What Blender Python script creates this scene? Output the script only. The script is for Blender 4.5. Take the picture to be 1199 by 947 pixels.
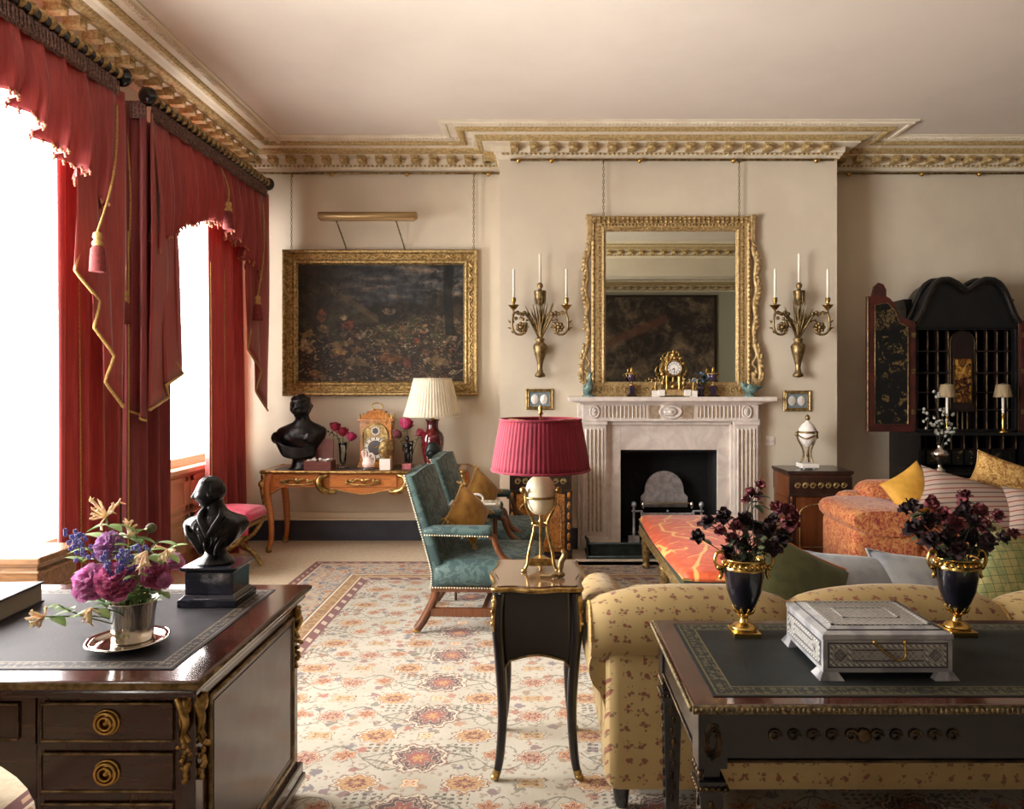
import bpy, math, random
from mathutils import Vector, Matrix, Euler

for _o in list(bpy.data.objects):
    bpy.data.objects.remove(_o, do_unlink=True)
SC = bpy.context.scene
COL = SC.collection
PI = math.pi
R = math.radians
sin, cos = math.sin, math.cos

# ------------------------------------------------------------ camera, sky, exposure
EYE, FPX, CX, CY = 1.5, 850.0, 633.0, 450.0
cam = bpy.data.cameras.new('camera')
cam_o = bpy.data.objects.new('camera', cam)
COL.objects.link(cam_o)
cam_o.location = (0, 0, EYE)
cam_o.rotation_euler = (PI / 2, 0, 0)
cam.sensor_width = 36
cam.lens = FPX / 1199 * 36
cam.shift_x = (599.5 - CX) / 1199
cam.shift_y = (CY - 473.5) / 1199
cam.clip_start = 0.05
SC.camera = cam_o

SC.view_settings.view_transform = 'Standard'
SC.view_settings.look = 'None'
SC.view_settings.gamma = 1
SC.view_settings.use_curve_mapping = False
SC.view_settings.exposure = 0.22
SC.cycles.max_bounces = 10
SC.cycles.diffuse_bounces = 6
SC.cycles.glossy_bounces = 5
SC.cycles.transmission_bounces = 6
SC.cycles.transparent_max_bounces = 12
SC.cycles.use_denoising = True
SC.cycles.sample_clamp_indirect = 6.0
SC.cycles.caustics_reflective = False
SC.cycles.caustics_refractive = False

SKY = 26.0
world = bpy.data.worlds.new('overcast_sky')
SC.world = world
world.use_nodes = True
_bg = world.node_tree.nodes['Background']
_bg.inputs['Color'].default_value = (1.0, 0.98, 0.94, 1)
_bg.inputs['Strength'].default_value = SKY

# windows of the left wall: (y0, y1, sill z, head z)
XL, XR, YB, YR, CEIL = -2.85, 5.6, 7.0, -2.9, 3.74
WINS = [(1.75, 4.6, 0.5, 3.2), (5.28, 6.80, 0.83, 3.2), (-1.9, -1.25, 0.9, 2.7)]  # the third is unseen, added in the rear room to give fill light
for _i, (_a, _b, _s, _h) in enumerate(WINS):
    _l = bpy.data.lights.new('window_portal', 'AREA')
    _l.shape = 'RECTANGLE'
    _l.size, _l.size_y = _b - _a, _h - _s
    _l.cycles.is_portal = True
    _lo = bpy.data.objects.new('window_portal', _l)
    COL.objects.link(_lo)
    _lo.location = (XL - 0.16, (_a + _b) / 2, (_s + _h) / 2)
    _lo.rotation_euler = Euler((0, -PI / 2, 0))
# ------------------------------------------------------------ helpers
def lin(v):
    v /= 255.0
    return v / 12.92 if v <= 0.04045 else ((v + 0.055) / 1.055) ** 2.4
def c(r, g, b):
    return (lin(r), lin(g), lin(b), 1.0)

class E:
    """a scalar socket with operators, so patterns read as formulas"""
    def __init__(self, g, s): self.g, self.s = g, s
    def __add__(a, b): return a.g.math('ADD', a, b)
    def __radd__(a, b): return a.g.math('ADD', b, a)
    def __sub__(a, b): return a.g.math('SUBTRACT', a, b)
    def __rsub__(a, b): return a.g.math('SUBTRACT', b, a)
    def __mul__(a, b): return a.g.math('MULTIPLY', a, b)
    def __rmul__(a, b): return a.g.math('MULTIPLY', b, a)
    def __truediv__(a, b): return a.g.math('DIVIDE', a, b)
    def __neg__(a): return a.g.math('MULTIPLY', a, -1.0)
    def abs(a): return a.g.math('ABSOLUTE', a)
    def sin(a): return a.g.math('SINE', a)
    def cos(a): return a.g.math('COSINE', a)
    def frac(a): return a.g.math('FRACT', a)
    def floor(a): return a.g.math('FLOOR', a)
    def sqrt(a): return a.g.math('SQRT', a)
    def pow(a, p): return a.g.math('POWER', a, p)
    def min(a, b): return a.g.math('MINIMUM', a, b)
    def max(a, b): return a.g.math('MAXIMUM', a, b)
    def lt(a, b): return a.g.math('LESS_THAN', a, b)
    def gt(a, b): return a.g.math('GREATER_THAN', a, b)
    def ss(a, lo, hi):
        n = a.g.n('ShaderNodeMapRange'); n.interpolation_type = 'SMOOTHSTEP'
        a.g.put(n.inputs[0], a)
        n.inputs[1].default_value, n.inputs[2].default_value = lo, hi
        return E(a.g, n.outputs[0])

class G:
    def __init__(self, name):
        self.m = bpy.data.materials.new(name); self.m.use_nodes = True
        self.t = self.m.node_tree; self.b = self.t.nodes['Principled BSDF']
        self.out = self.t.nodes['Material Output']
        self._c = {}
    def n(self, typ): return self.t.nodes.new(typ)
    def put(self, inp, v):
        if isinstance(v, E): v = v.s
        if isinstance(v, bpy.types.NodeSocket): self.t.links.new(v, inp)
        else: inp.default_value = v
    def math(self, op, a, b=None):
        n = self.n('ShaderNodeMath'); n.operation = op
        self.put(n.inputs[0], a)
        if b is not None: self.put(n.inputs[1], b)
        return E(self, n.outputs[0])
    def co(self, kind='Object'):
        if kind not in self._c: self._c[kind] = self.n('ShaderNodeTexCoord').outputs[kind]
        return self._c[kind]
    def uv(self): return self.co('UV')
    def xyz(self, vec=None):
        n = self.n('ShaderNodeSeparateXYZ'); self.put(n.inputs[0], vec or self.co())
        return [E(self, n.outputs[i]) for i in range(3)]
    def vec(self, x, y, z=0.0):
        n = self.n('ShaderNodeCombineXYZ')
        for i, v in enumerate((x, y, z)): self.put(n.inputs[i], v)
        return n.outputs[0]
    def scale(self, s, vec=None, loc=(0, 0, 0), rot=(0, 0, 0)):
        n = self.n('ShaderNodeMapping'); self.put(n.inputs[0], vec or self.co())
        n.inputs[1].default_value = loc; n.inputs[2].default_value = rot
        n.inputs[3].default_value = s if hasattr(s, '__len__') else (s, s, s)
        return n.outputs[0]
    def noise(self, s, detail=3.0, rough=0.5, vec=None, dist=0.0):
        n = self.n('ShaderNodeTexNoise'); self.put(n.inputs['Vector'], vec or self.co())
        n.inputs['Scale'].default_value = s; n.inputs['Detail'].default_value = detail
        n.inputs['Roughness'].default_value = rough; n.inputs['Distortion'].default_value = dist
        return E(self, n.outputs[0])
    def noisec(self, s, detail=2.0, vec=None):
        n = self.n('ShaderNodeTexNoise'); self.put(n.inputs['Vector'], vec or self.co())
        n.inputs['Scale'].default_value = s; n.inputs['Detail'].default_value = detail
        return n.outputs[1]
    def voro(self, s, vec=None, feature='F1', rnd=1.0):
        n = self.n('ShaderNodeTexVoronoi'); n.feature = feature
        self.put(n.inputs['Vector'], vec or self.co()); n.inputs['Scale'].default_value = s
        n.inputs['Randomness'].default_value = rnd
        return n
    def mix(self, f, a, b, mode='MIX'):
        n = self.n('ShaderNodeMix'); n.data_type = 'RGBA'; n.blend_type = mode
        self.put(n.inputs[0], f); self.put(n.inputs[6], a); self.put(n.inputs[7], b)
        return n.outputs[2]
    def ramp(self, f, stops):
        n = self.n('ShaderNodeValToRGB'); self.put(n.inputs[0], f)
        e = n.color_ramp.elements
        while len(e) < len(stops): e.new(0.5)
        for i, (p, col) in enumerate(stops): e[i].position = p; e[i].color = col
        return n.outputs[0]
    def bump(self, h, strength=0.3, dist=0.01):
        n = self.n('ShaderNodeBump'); n.inputs['Strength'].default_value = strength
        n.inputs['Distance'].default_value = dist; self.put(n.inputs['Height'], h)
        self.put(self.b.inputs['Normal'], n.outputs[0])
    def set(self, col=None, rough=None, metal=None, coat=None, sheen=None, spec=None):
        b = self.b.inputs
        if col is not None: self.put(b['Base Color'], col)
        if rough is not None: self.put(b['Roughness'], rough)
        if metal is not None: self.put(b['Metallic'], metal)
        if coat is not None: self.put(b['Coat Weight'], coat); b['Coat Roughness'].default_value = 0.08
        if sheen is not None: self.put(b['Sheen Weight'], sheen); b['Sheen Roughness'].default_value = 0.4
        if spec is not None: self.put(b['Specular IOR Level'], spec)
        return self.m
    def translucent(self, col, f):
        t = self.n('ShaderNodeBsdfTranslucent'); self.put(t.inputs[0], col)
        x = self.n('ShaderNodeMixShader'); self.put(x.inputs[0], f)
        self.t.links.new(self.b.outputs[0], x.inputs[1]); self.t.links.new(t.outputs[0], x.inputs[2])
        self.t.links.new(x.outputs[0], self.out.inputs[0])

def pm(name, col, rough=0.5, metal=0.0, col2=None, ns=8.0, bump=None, coat=None, sheen=None, spec=None, trans=0.0, dist=0.0):
    g = G(name)
    cs = g.mix(g.noise(ns, 4, 0.6, dist=dist).ss(0.35, 0.65), col, col2) if col2 else col
    g.set(cs, rough, metal, coat, sheen, spec)
    if bump: g.bump(g.noise(bump[0], 3), bump[1], bump[2] if len(bump) > 2 else 0.003)
    if trans: g.translucent(cs, trans)
    return g.m
def woodm(name, c1, c2, axis='X', s=6.0, rough=0.25, coat=0.4, c3=None):
    g = G(name)
    sc = {'X': (1.2, 9, 9), 'Y': (9, 1.2, 9), 'Z': (9, 9, 1.2)}[axis]
    f = g.noise(s, 5, 0.65, vec=g.scale(sc), dist=0.6)
    st = [(0.3, c1), (0.7, c2)]
    if c3: st = [(0.25, c1), (0.5, c2), (0.75, c3)]
    g.set(g.ramp(f, st), rough, 0, coat)
    return g.m

class MB:
    """collects shapes into ONE mesh; T is the transform the next shapes get, m the material slot"""
    def __init__(self): self.v, self.f, self.fm, self.fs = [], [], [], []; self.T = Matrix(); self.m = 0; self.uvs = {}
    def at(self, x=0, y=0, z=0, rx=0, ry=0, rz=0, s=1.0):
        sc = Matrix.Diagonal((*(s if hasattr(s, '__len__') else (s, s, s)), 1))
        self.T = Matrix.Translation((x, y, z)) @ Euler((rx, ry, rz)).to_matrix().to_4x4() @ sc
        return self
    def add(self, vs, fs, smooth=True):
        o = len(self.v)
        self.v += [tuple(self.T @ Vector(p)) for p in vs]
        for f in fs:
            self.f.append([i + o for i in f]); self.fm.append(self.m); self.fs.append(smooth)
        return self
    def box(self, x0, x1, y0, y1, z0, z1):
        v = [(x, y, z) for z in (z0, z1) for y in (y0, y1) for x in (x0, x1)]
        return self.add(v, [(0, 2, 3, 1), (4, 5, 7, 6), (0, 1, 5, 4), (2, 6, 7, 3), (0, 4, 6, 2), (1, 3, 7, 5)], False)
    def frust(self, z0, z1, a, b):
        """a, b = (x0, x1, y0, y1) of the bottom and top rectangle"""
        v = [(x, y, z0) for y in a[2:] for x in a[:2]] + [(x, y, z1) for y in b[2:] for x in b[:2]]
        return self.add(v, [(0, 2, 3, 1), (4, 5, 7, 6), (0, 1, 5, 4), (2, 6, 7, 3), (0, 4, 6, 2), (1, 3, 7, 5)], False)
    def loft(self, rings, cap=True, smooth=True, close=True):
        n = len(rings[0]); v = [p for r in rings for p in r]; f = []
        for i in range(len(rings) - 1):
            for j in range(n if close else n - 1):
                k = (j + 1) % n
                f.append((i * n + j, i * n + k, (i + 1) * n + k, (i + 1) * n + j))
        self.add(v, f, smooth)
        if cap and close:
            self.add(list(rings[0]), [tuple(reversed(range(n)))], False); self.add(list(rings[-1]), [tuple(range(n))], False)
        return self
    def lathe(self, prof, n=24, fl=None, cap=True, sx=1.0, sy=1.0):
        """prof [(r, z)]; fl(theta, i) scales the radius"""
        rings = []
        for i, (r, z) in enumerate(prof):
            rings.append([(r * sx * (fl(2 * PI * j / n, i) if fl else 1) * cos(2 * PI * j / n),
                           r * sy * (fl(2 * PI * j / n, i) if fl else 1) * sin(2 * PI * j / n), z) for j in range(n)])
        return self.loft(rings, cap)
    def tube(self, pts, rad, n=8, closed=False, flat=1.0):
        pts = [Vector(p) for p in pts]; m = len(pts)
        if not hasattr(rad, '__len__'): rad = [rad] * m
        rings = []; nrm = None
        for i, p in enumerate(pts):
            if closed: t = pts[(i + 1) % m] - pts[i - 1]
            else: t = pts[min(i + 1, m - 1)] - pts[max(i - 1, 0)]
            if t.length < 1e-9: t = Vector((0, 0, 1))
            t.normalize()
            if nrm is None:
                a = Vector((0, 0, 1)) if abs(t.z) < 0.9 else Vector((1, 0, 0))
                nrm = t.cross(a).normalized()
            nrm = (nrm - t * nrm.dot(t)).normalized(); bn = t.cross(nrm)
            rings.append([tuple(p + (nrm * cos(2 * PI * j / n) + bn * flat * sin(2 * PI * j / n)) * rad[i]) for j in range(n)])
        if closed: rings.append(rings[0])
        return self.loft(rings, not closed)
    def prism(self, pts, y0, y1, plane='XZ', smooth=False):
        """outline in plane, extruded along the third axis from y0 to y1"""
        def p3(a, b, h): return {'XZ': (a, h, b), 'YZ': (h, a, b), 'XY': (a, b, h)}[plane]
        n = len(pts); A = [p3(a, b, y0) for a, b in pts]; B = [p3(a, b, y1) for a, b in pts]
        self.add(A + B, [(j, (j + 1) % n, n + (j + 1) % n, n + j) for j in range(n)], smooth)
        self.add(A, [tuple(reversed(range(n)))], False); return self.add(B, [tuple(range(n))], False)
    def grid(self, fn, nu, nv, smooth=True):
        v = [tuple(fn(i / nu, j / nv)) for j in range(nv + 1) for i in range(nu + 1)]
        w = nu + 1
        return self.add(v, [(j * w + i, j * w + i + 1, (j + 1) * w + i + 1, (j + 1) * w + i) for j in range(nv) for i in range(nu)], smooth)
    def ball(self, p, r, n=10):
        if not hasattr(r, '__len__'): r = (r, r, r)
        m = max(4, n // 2 + 1); rings = []
        v = [(p[0], p[1], p[2] - r[2])]
        for i in range(1, m):
            a = -PI / 2 + PI * i / m
            v += [(p[0] + r[0] * cos(a) * cos(2 * PI * j / n), p[1] + r[1] * cos(a) * sin(2 * PI * j / n), p[2] + r[2] * sin(a)) for j in range(n)]
        v.append((p[0], p[1], p[2] + r[2])); f = []
        for j in range(n):
            k = (j + 1) % n
            f.append((0, 1 + k, 1 + j)); b = 1 + (m - 2) * n
            f.append((b + j, b + k, len(v) - 1))
            for i in range(m - 2): f.append((1 + i * n + j, 1 + i * n + k, 1 + (i + 1) * n + k, 1 + (i + 1) * n + j))
        return self.add(v, f)
    def pillow(self, w, h, t, n=14, pinch=0.12, cv=2.2):
        """a cushion lying in XZ, thickness along Y"""
        def side(sg):
            def fn(u, v):
                a, b = u * 2 - 1, v * 2 - 1
                e = (1 - abs(a) ** cv) * (1 - abs(b) ** cv)
                x = a * w / 2 * (1 - pinch * (1 - b * b) * abs(a) ** 3 * 0.8); z = b * h / 2 * (1 - pinch * (1 - a * a) * abs(b) ** 3 * 0.8)
                return (x, sg * (t / 2 * max(e, 0) ** 0.45 + 0.001), z)
            return fn
        self.grid(side(-1), n, n)
        f0 = len(self.f); self.grid(side(1), n, n)
        for i in range(f0, len(self.f)): self.f[i].reverse()
        return self
    def cushion(self, x0, x1, y0, y1, z0, z1, r=0.06, n=3, puff=0.0):
        """a soft box: rounded edges, slightly domed faces"""
        cx, cy, cz = (x0 + x1) / 2, (y0 + y1) / 2, (z0 + z1) / 2
        hx, hy, hz = (x1 - x0) / 2, (y1 - y0) / 2, (z1 - z0) / 2
        r = min(r, hx * 0.99, hy * 0.99, hz * 0.99)
        N = 8
        def face(fn):
            pts = []
            for j in range(N + 1):
                for i in range(N + 1): pts.append(fn(i / N * 2 - 1, j / N * 2 - 1))
            out = []
            for p in pts:
                q = Vector((p[0] * hx, p[1] * hy, p[2] * hz))
                core = Vector((max(-hx + r, min(hx - r, q.x)), max(-hy + r, min(hy - r, q.y)), max(-hz + r, min(hz - r, q.z))))
                d = q - core
                if d.length > 1e-9: q = core + d.normalized() * r
                pf = puff
                if pf:
                    k = [1 - abs(p[i]) ** 2 for i in range(3)]
                    if abs(p[2]) > 0.999: q.z += math.copysign(pf * k[0] * k[1], p[2])
                    if abs(p[1]) > 0.999: q.y += math.copysign(pf * k[0] * k[2], p[1])
                    if abs(p[0]) > 0.999: q.x += math.copysign(pf * k[1] * k[2], p[0])
                out.append((q.x + cx, q.y + cy, q.z + cz))
            w = N + 1
            self.add(out, [(j * w + i, j * w + i + 1, (j + 1) * w + i + 1, (j + 1) * w + i) for j in range(N) for i in range(N)])
        # non-uniform spacing so the rounded edge gets its own rows
        def sp(a, h):
            s = 1 - r / h * 0.98
            t = abs(a)
            v = (t / 0.5 * s) if t <= 0.5 else s + (t - 0.5) / 0.5 * (1 - s)
            return math.copysign(v, a)
        face(lambda a, b: (sp(a, hx), sp(b, hy), 1)); face(lambda a, b: (-sp(a, hx), sp(b, hy), -1))
        face(lambda a, b: (sp(a, hx), -1, sp(b, hz))); face(lambda a, b: (-sp(a, hx), 1, sp(b, hz)))
        face(lambda a, b: (1, sp(a, hy), sp(b, hz))); face(lambda a, b: (-1, -sp(a, hy), sp(b, hz)))
        return self
    def build(self, name, mats, parent=None, bevel=0.0, solid=0.0, sub=0, weld=False):
        me = bpy.data.meshes.new(name)
        me.from_pydata(self.v, [], self.f)
        ms = mats if isinstance(mats, (list, tuple)) else [mats]
        for m in ms: me.materials.append(m)
        me.polygons.foreach_set('material_index', self.fm); me.polygons.foreach_set('use_smooth', self.fs)
        me.update()
        o = bpy.data.objects.new(name, me); COL.objects.link(o)
        if parent is not None: o.parent = parent
        if weld:
            w = o.modifiers.new('weld', 'WELD'); w.merge_threshold = 0.0004
        if sub:
            s = o.modifiers.new('sub', 'SUBSURF'); s.levels = s.render_levels = sub
        if solid:
            s = o.modifiers.new('solid', 'SOLIDIFY'); s.thickness = solid; s.offset = 0
        if bevel:
            b = o.modifiers.new('bevel', 'BEVEL'); b.width = bevel; b.segments = 2; b.limit_method = 'ANGLE'
        return o

def thing(name, label, cat, loc=(0, 0, 0), rz=0.0, group=None):
    o = bpy.data.objects.new(name, None); COL.objects.link(o)
    o.empty_display_size = 0.05
    o.location = loc; o.rotation_euler = (0, 0, rz)
    return tag(o, label, cat, group)
def tag(o, label, cat, group=None, kind=None):
    o['label'] = label; o['category'] = cat
    if group: o['group'] = group
    if kind: o['kind'] = kind
    return o
def struct(name, mb, mats, parent=None, **k):
    o = mb.build(name, mats, parent, **k)
    if parent is None: o['kind'] = 'structure'
    return o
def dup(root, loc, rz=None, label=None, group=None, scale=None):
    r = root.copy(); COL.objects.link(r); r.location = loc
    if rz is not None: r.rotation_euler = (r.rotation_euler[0], r.rotation_euler[1], rz)
    if scale is not None: r.scale = (scale,) * 3
    if label: r['label'] = label
    if group: r['group'] = group
    def kids(a, b):
        for ch in list(a.children):
            d = ch.copy(); COL.objects.link(d); d.parent = b; kids(ch, d)
    kids(root, r)
    return r
def W(px, py, d): return Vector(((px - CX) * d / FPX, d, EYE - (py - CY) * d / FPX))
def arc(cx, cz, r, a0, a1, n=8, sx=1.0): return [(cx + sx * r * cos(a0 + (a1 - a0) * i / n), cz + r * sin(a0 + (a1 - a0) * i / n)) for i in range(n + 1)]
def bez(p0, p1, p2, p3, n=10):
    out = []
    for i in range(n + 1):
        t = i / n; a, b, d, e = (1 - t) ** 3, 3 * t * (1 - t) ** 2, 3 * t * t * (1 - t), t ** 3
        out.append(tuple(a * x + b * y + d * z + e * w for x, y, z, w in zip(p0, p1, p2, p3)))
    return out
def smooth_path(pts, n=6):
    """Catmull-Rom through pts"""
    P = [Vector(p) for p in pts]; out = []
    for i in range(len(P) - 1):
        a, b, d, e = P[max(i - 1, 0)], P[i], P[i + 1], P[min(i + 2, len(P) - 1)]
        for k in range(n):
            t = k / n
            out.append(0.5 * ((2 * b) + (d - a) * t + (2 * a - 5 * b + 4 * d - e) * t * t + (3 * b - a - 3 * d + e) * t ** 3))
    out.append(P[-1]); return out
RND = random.Random(7)
U = RND.uniform
# ------------------------------------------------------------ materials
M = {}
M['rightwall'] = pm('dark_unseen_wall_paint', c(84, 80, 72), 0.85)  # made-up dark tone for the unseen wall, cuts bounce on the right side
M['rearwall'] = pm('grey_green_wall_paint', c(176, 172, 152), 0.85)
M['wall'] = pm('cream_wall_paint', c(220, 207, 186), 0.85, col2=c(212, 199, 179), ns=1.6, bump=(90, 0.05, 0.002), spec=0.2)
M['plaster'] = pm('ceiling_plaster', c(224, 211, 198), 0.9, col2=c(218, 205, 192), ns=1.0, spec=0.15)
M['cornice'] = pm('cornice_paint', c(232, 220, 198), 0.75, col2=c(222, 208, 184), ns=5)
M['cornice_gilt'] = pm('cornice_gilding', c(208, 182, 130), 0.55, 0.2, col2=c(168, 140, 92), ns=45, bump=(70, 0.8, 0.008))
M['skirting'] = pm('slate_blue_paint', c(64, 70, 84), 0.45, col2=c(56, 60, 74), ns=5)
M['cream_paint'] = pm('cream_woodwork', c(232, 218, 190), 0.5)
M['carpet'] = pm('beige_carpet', c(212, 196, 170), 0.95, col2=c(200, 182, 155), ns=30, bump=(400, 0.25, 0.004), spec=0.1)
M['gold'] = pm('gilt_bronze', c(200, 166, 104), 0.32, 1.0, col2=c(128, 100, 56), ns=25)
M['oldgold'] = pm('aged_giltwood', c(192, 164, 110), 0.45, 0.7, col2=c(126, 100, 60), ns=40, bump=(60, 0.5, 0.006))
M['palegold'] = pm('pale_giltwood', c(206, 178, 128), 0.5, 0.45, col2=c(164, 134, 88), ns=40, bump=(80, 0.5, 0.006))
M['brass'] = pm('brass', c(196, 160, 92), 0.25, 1.0)
M['dullbrass'] = pm('dull_brass', c(156, 132, 92), 0.42, 0.85, col2=c(104, 84, 54), ns=30)
M['antique'] = pm('antique_gilding', c(128, 110, 76), 0.5, 0.6, col2=c(70, 58, 40), ns=90)
M['dimbrass'] = pm('darkened_gilding', c(84, 66, 42), 0.4, 0.8, col2=c(40, 30, 22), ns=14)
M['silver'] = pm('polished_silver', c(222, 216, 208), 0.1, 1.0)
M['steel'] = pm('burnished_steel', c(206, 206, 212), 0.42, 0.65, col2=c(168, 168, 176), ns=20, bump=(60, 0.3, 0.004))
M['iron'] = pm('black_iron', c(22, 22, 24), 0.7)
M['bronze'] = pm('dark_bronze', c(38, 34, 34), 0.28, 0.55, col2=c(22, 20, 22), ns=12, bump=(40, 0.15, 0.004))
M['greenbronze'] = pm('green_bronze', c(44, 56, 54), 0.4, 0.4, col2=c(28, 34, 34), ns=20)
M['ebony'] = pm('ebonised_wood', c(17, 15, 19), 0.25, 0, col2=c(25, 21, 24), ns=8, coat=0.25)
M['mahogany'] = woodm('mahogany', c(44, 22, 18), c(72, 36, 28), 'X', 5, 0.16, 0.6)
M['mahogany_z'] = woodm('mahogany_upright', c(46, 24, 20), c(66, 36, 28), 'Z', 5, 0.2, 0.5)
M['chairwood'] = woodm('chair_mahogany', c(84, 48, 28), c(122, 74, 44), 'Z', 6, 0.28, 0.3)
M['kingwood'] = woodm('kingwood_veneer', c(150, 78, 34), c(204, 126, 66), 'X', 5, 0.2, 0.6, c(176, 98, 48))
M['pine'] = woodm('carved_pine', c(108, 72, 44), c(154, 110, 70), 'X', 5, 0.25, 0.3)
M['sunlitpanel'] = pm('sunlit_panel_paint', c(224, 190, 150), 0.5)  # warm light on the window panels is put into this base colour
M['blackmarble'] = pm('black_marble', c(26, 26, 34), 0.15, 0, col2=c(40, 40, 54), ns=10, coat=0.3)
M['marble'] = pm('white_marble', c(226, 216, 206), 0.35, 0, col2=c(204, 192, 184), ns=3, dist=2.0)
M['marblestain'] = pm('veined_marble_inlay', c(178, 158, 134), 0.35, 0, col2=c(148, 128, 106), ns=12, dist=2.0)
M['hearth'] = pm('hearth_stone', c(206, 188, 168), 0.5, 0, col2=c(192, 174, 154), ns=4)
M['soot'] = pm('sooty_brick', c(20, 19, 20), 0.9, bump=(20, 0.5, 0.01))
M['candle'] = pm('white_wax', c(240, 232, 216), 0.5)
M['white'] = pm('white_porcelain', c(236, 230, 222), 0.25)
M['switch'] = pm('white_plastic', c(228, 220, 208), 0.4)
M['paper'] = pm('white_paper', c(232, 226, 212), 0.8)
M['leaf'] = pm('leaf_green', c(158, 182, 112), 0.5, col2=c(112, 144, 84), ns=20, trans=0.25)
M['darkleaf'] = pm('dark_leaf', c(52, 66, 40), 0.6, col2=c(34, 44, 30), ns=20)
M['stem'] = pm('green_stem', c(96, 112, 62), 0.6)
M['peony'] = pm('mauve_pink_petal', c(238, 176, 218), 0.7, col2=c(218, 138, 194), ns=40, trans=0.3)
M['peonydark'] = pm('deep_magenta_petal', c(226, 136, 178), 0.7, col2=c(194, 92, 146), ns=40, trans=0.25)
M['lilac'] = pm('lilac_petal', c(234, 190, 234), 0.7, col2=c(212, 158, 216), ns=60, trans=0.3)
M['honey'] = pm('honeysuckle_petal', c(252, 240, 206), 0.6, col2=c(244, 216, 188), ns=30, trans=0.3)
M['blueflower'] = pm('blue_petal', c(104, 100, 176), 0.6)
M['rose'] = pm('crimson_rose_petal', c(172, 36, 66), 0.6, col2=c(128, 22, 46), ns=60, trans=0.2)
M['rosepink'] = pm('magenta_rose_petal', c(196, 52, 104), 0.6, col2=c(150, 32, 74), ns=60, trans=0.2)
M['driedred'] = pm('dried_red_petal', c(122, 52, 58), 0.85, col2=c(80, 32, 40), ns=50)
M['drieddark'] = pm('dried_brown_petal', c(54, 28, 32), 0.9, col2=c(36, 22, 24), ns=50)
M['driedpink'] = pm('faded_pink_petal', c(206, 124, 104), 0.85)
M['driedstem'] = pm('dried_stem', c(44, 40, 28), 0.8)
M['pot'] = pm('dark_blue_urn_glaze', c(20, 19, 26), 0.22, 0, col2=c(30, 25, 32), ns=9, coat=0.3)
M['oxblood'] = pm('oxblood_glaze', c(98, 26, 30), 0.1, 0, col2=c(68, 16, 24), ns=8, coat=0.6)
M['egg'] = pm('ivory_eggshell', c(240, 226, 196), 0.45, col2=c(226, 206, 170), ns=6)
M['turq'] = pm('turquoise_glaze', c(112, 142, 134), 0.3, 0, col2=c(66, 92, 90), ns=40, coat=0.4)
M['john'] = pm('dark_blue_spar', c(34, 30, 54), 0.15, 0, col2=c(64, 44, 64), ns=40, coat=0.4)
M['pinkstone'] = pm('pink_marble', c(206, 124, 124), 0.4, col2=c(176, 92, 96), ns=30)
M['goldhead'] = pm('worn_gilt_stone', c(180, 150, 92), 0.5, 0.4, col2=c(120, 92, 54), ns=30, bump=(60, 0.4, 0.005))
M['cigar'] = woodm('cigar_box_wood', c(78, 30, 22), c(112, 50, 34), 'X', 6, 0.55, 0.0)
M['cedar'] = pm('pale_cedar_edge', c(214, 150, 74), 0.4)
M['book'] = pm('dark_book_cloth', c(48, 46, 50), 0.55, col2=c(36, 34, 38), ns=10)
M['bluegrey'] = pm('grey_silk', c(150, 152, 152), 0.6, col2=c(120, 122, 128), ns=6, sheen=0.3)
M['greenvelvet'] = pm('olive_velvet', c(88, 90, 54), 0.9, col2=c(68, 70, 44), ns=8, sheen=0.3)
M['mustard'] = pm('mustard_silk', c(218, 164, 62), 0.6, col2=c(196, 142, 48), ns=9, sheen=0.2)
M['goldcord'] = pm('gold_cord', c(206, 170, 104), 0.6, 0.2, col2=c(160, 122, 66), ns=120)
M['rustpiping'] = pm('rust_piping', c(190, 96, 44), 0.7)
M['greentrim'] = pm('dark_green_braid', c(48, 54, 36), 0.8)
M['fringe'] = pm('mauve_gimp', c(148, 120, 108), 0.9, col2=c(92, 62, 64), ns=90)
M['redfringe'] = pm('pink_bobble_fringe', c(206, 150, 112), 0.8, col2=c(164, 70, 60), ns=60, trans=0.1)
M['tassel'] = pm('red_tassel_thread', c(128, 46, 44), 0.8, col2=c(104, 34, 34), ns=60)
M['satin'] = pm('satin_brass', c(168, 140, 98), 0.4, 0.7)
M['blossom'] = pm('white_blossom_petal', c(206, 204, 194), 0.8)

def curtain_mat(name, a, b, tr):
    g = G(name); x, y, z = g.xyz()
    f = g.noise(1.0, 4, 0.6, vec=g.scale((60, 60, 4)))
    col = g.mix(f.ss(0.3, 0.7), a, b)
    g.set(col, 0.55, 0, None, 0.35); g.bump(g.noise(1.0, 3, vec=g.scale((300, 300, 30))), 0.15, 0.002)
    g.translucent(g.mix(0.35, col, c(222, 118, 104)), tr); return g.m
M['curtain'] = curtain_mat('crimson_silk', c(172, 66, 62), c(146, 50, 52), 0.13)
M['curtain_shaded'] = curtain_mat('crimson_silk_shaded', c(140, 54, 54), c(116, 42, 46), 0.05)  # same silk in a darker copy: the shade is put into its colour

# glass: lets light through, reflects at grazing angles
def glass_mat(name, refl=0.5):
    g = G(name); t = g.n('ShaderNodeBsdfTransparent'); gl = g.n('ShaderNodeBsdfGlossy'); gl.inputs['Roughness'].default_value = 0.02
    fr = g.n('ShaderNodeFresnel'); fr.inputs[0].default_value = 1.45
    x = g.n('ShaderNodeMixShader'); g.put(x.inputs[0], E(g, fr.outputs[0]) * refl * 2.0)
    g.t.links.new(t.outputs[0], x.inputs[1]); g.t.links.new(gl.outputs[0], x.inputs[2]); g.t.links.new(x.outputs[0], g.out.inputs[0])
    return g.m
M['glasspane'] = glass_mat('window_glass', 0.3)
M['vaseglass'] = glass_mat('clear_vase_glass', 1.0)
g = G('mirror_glass'); M['mirror'] = g.set(c(206, 206, 194), 0.0, 1.0)

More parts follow.
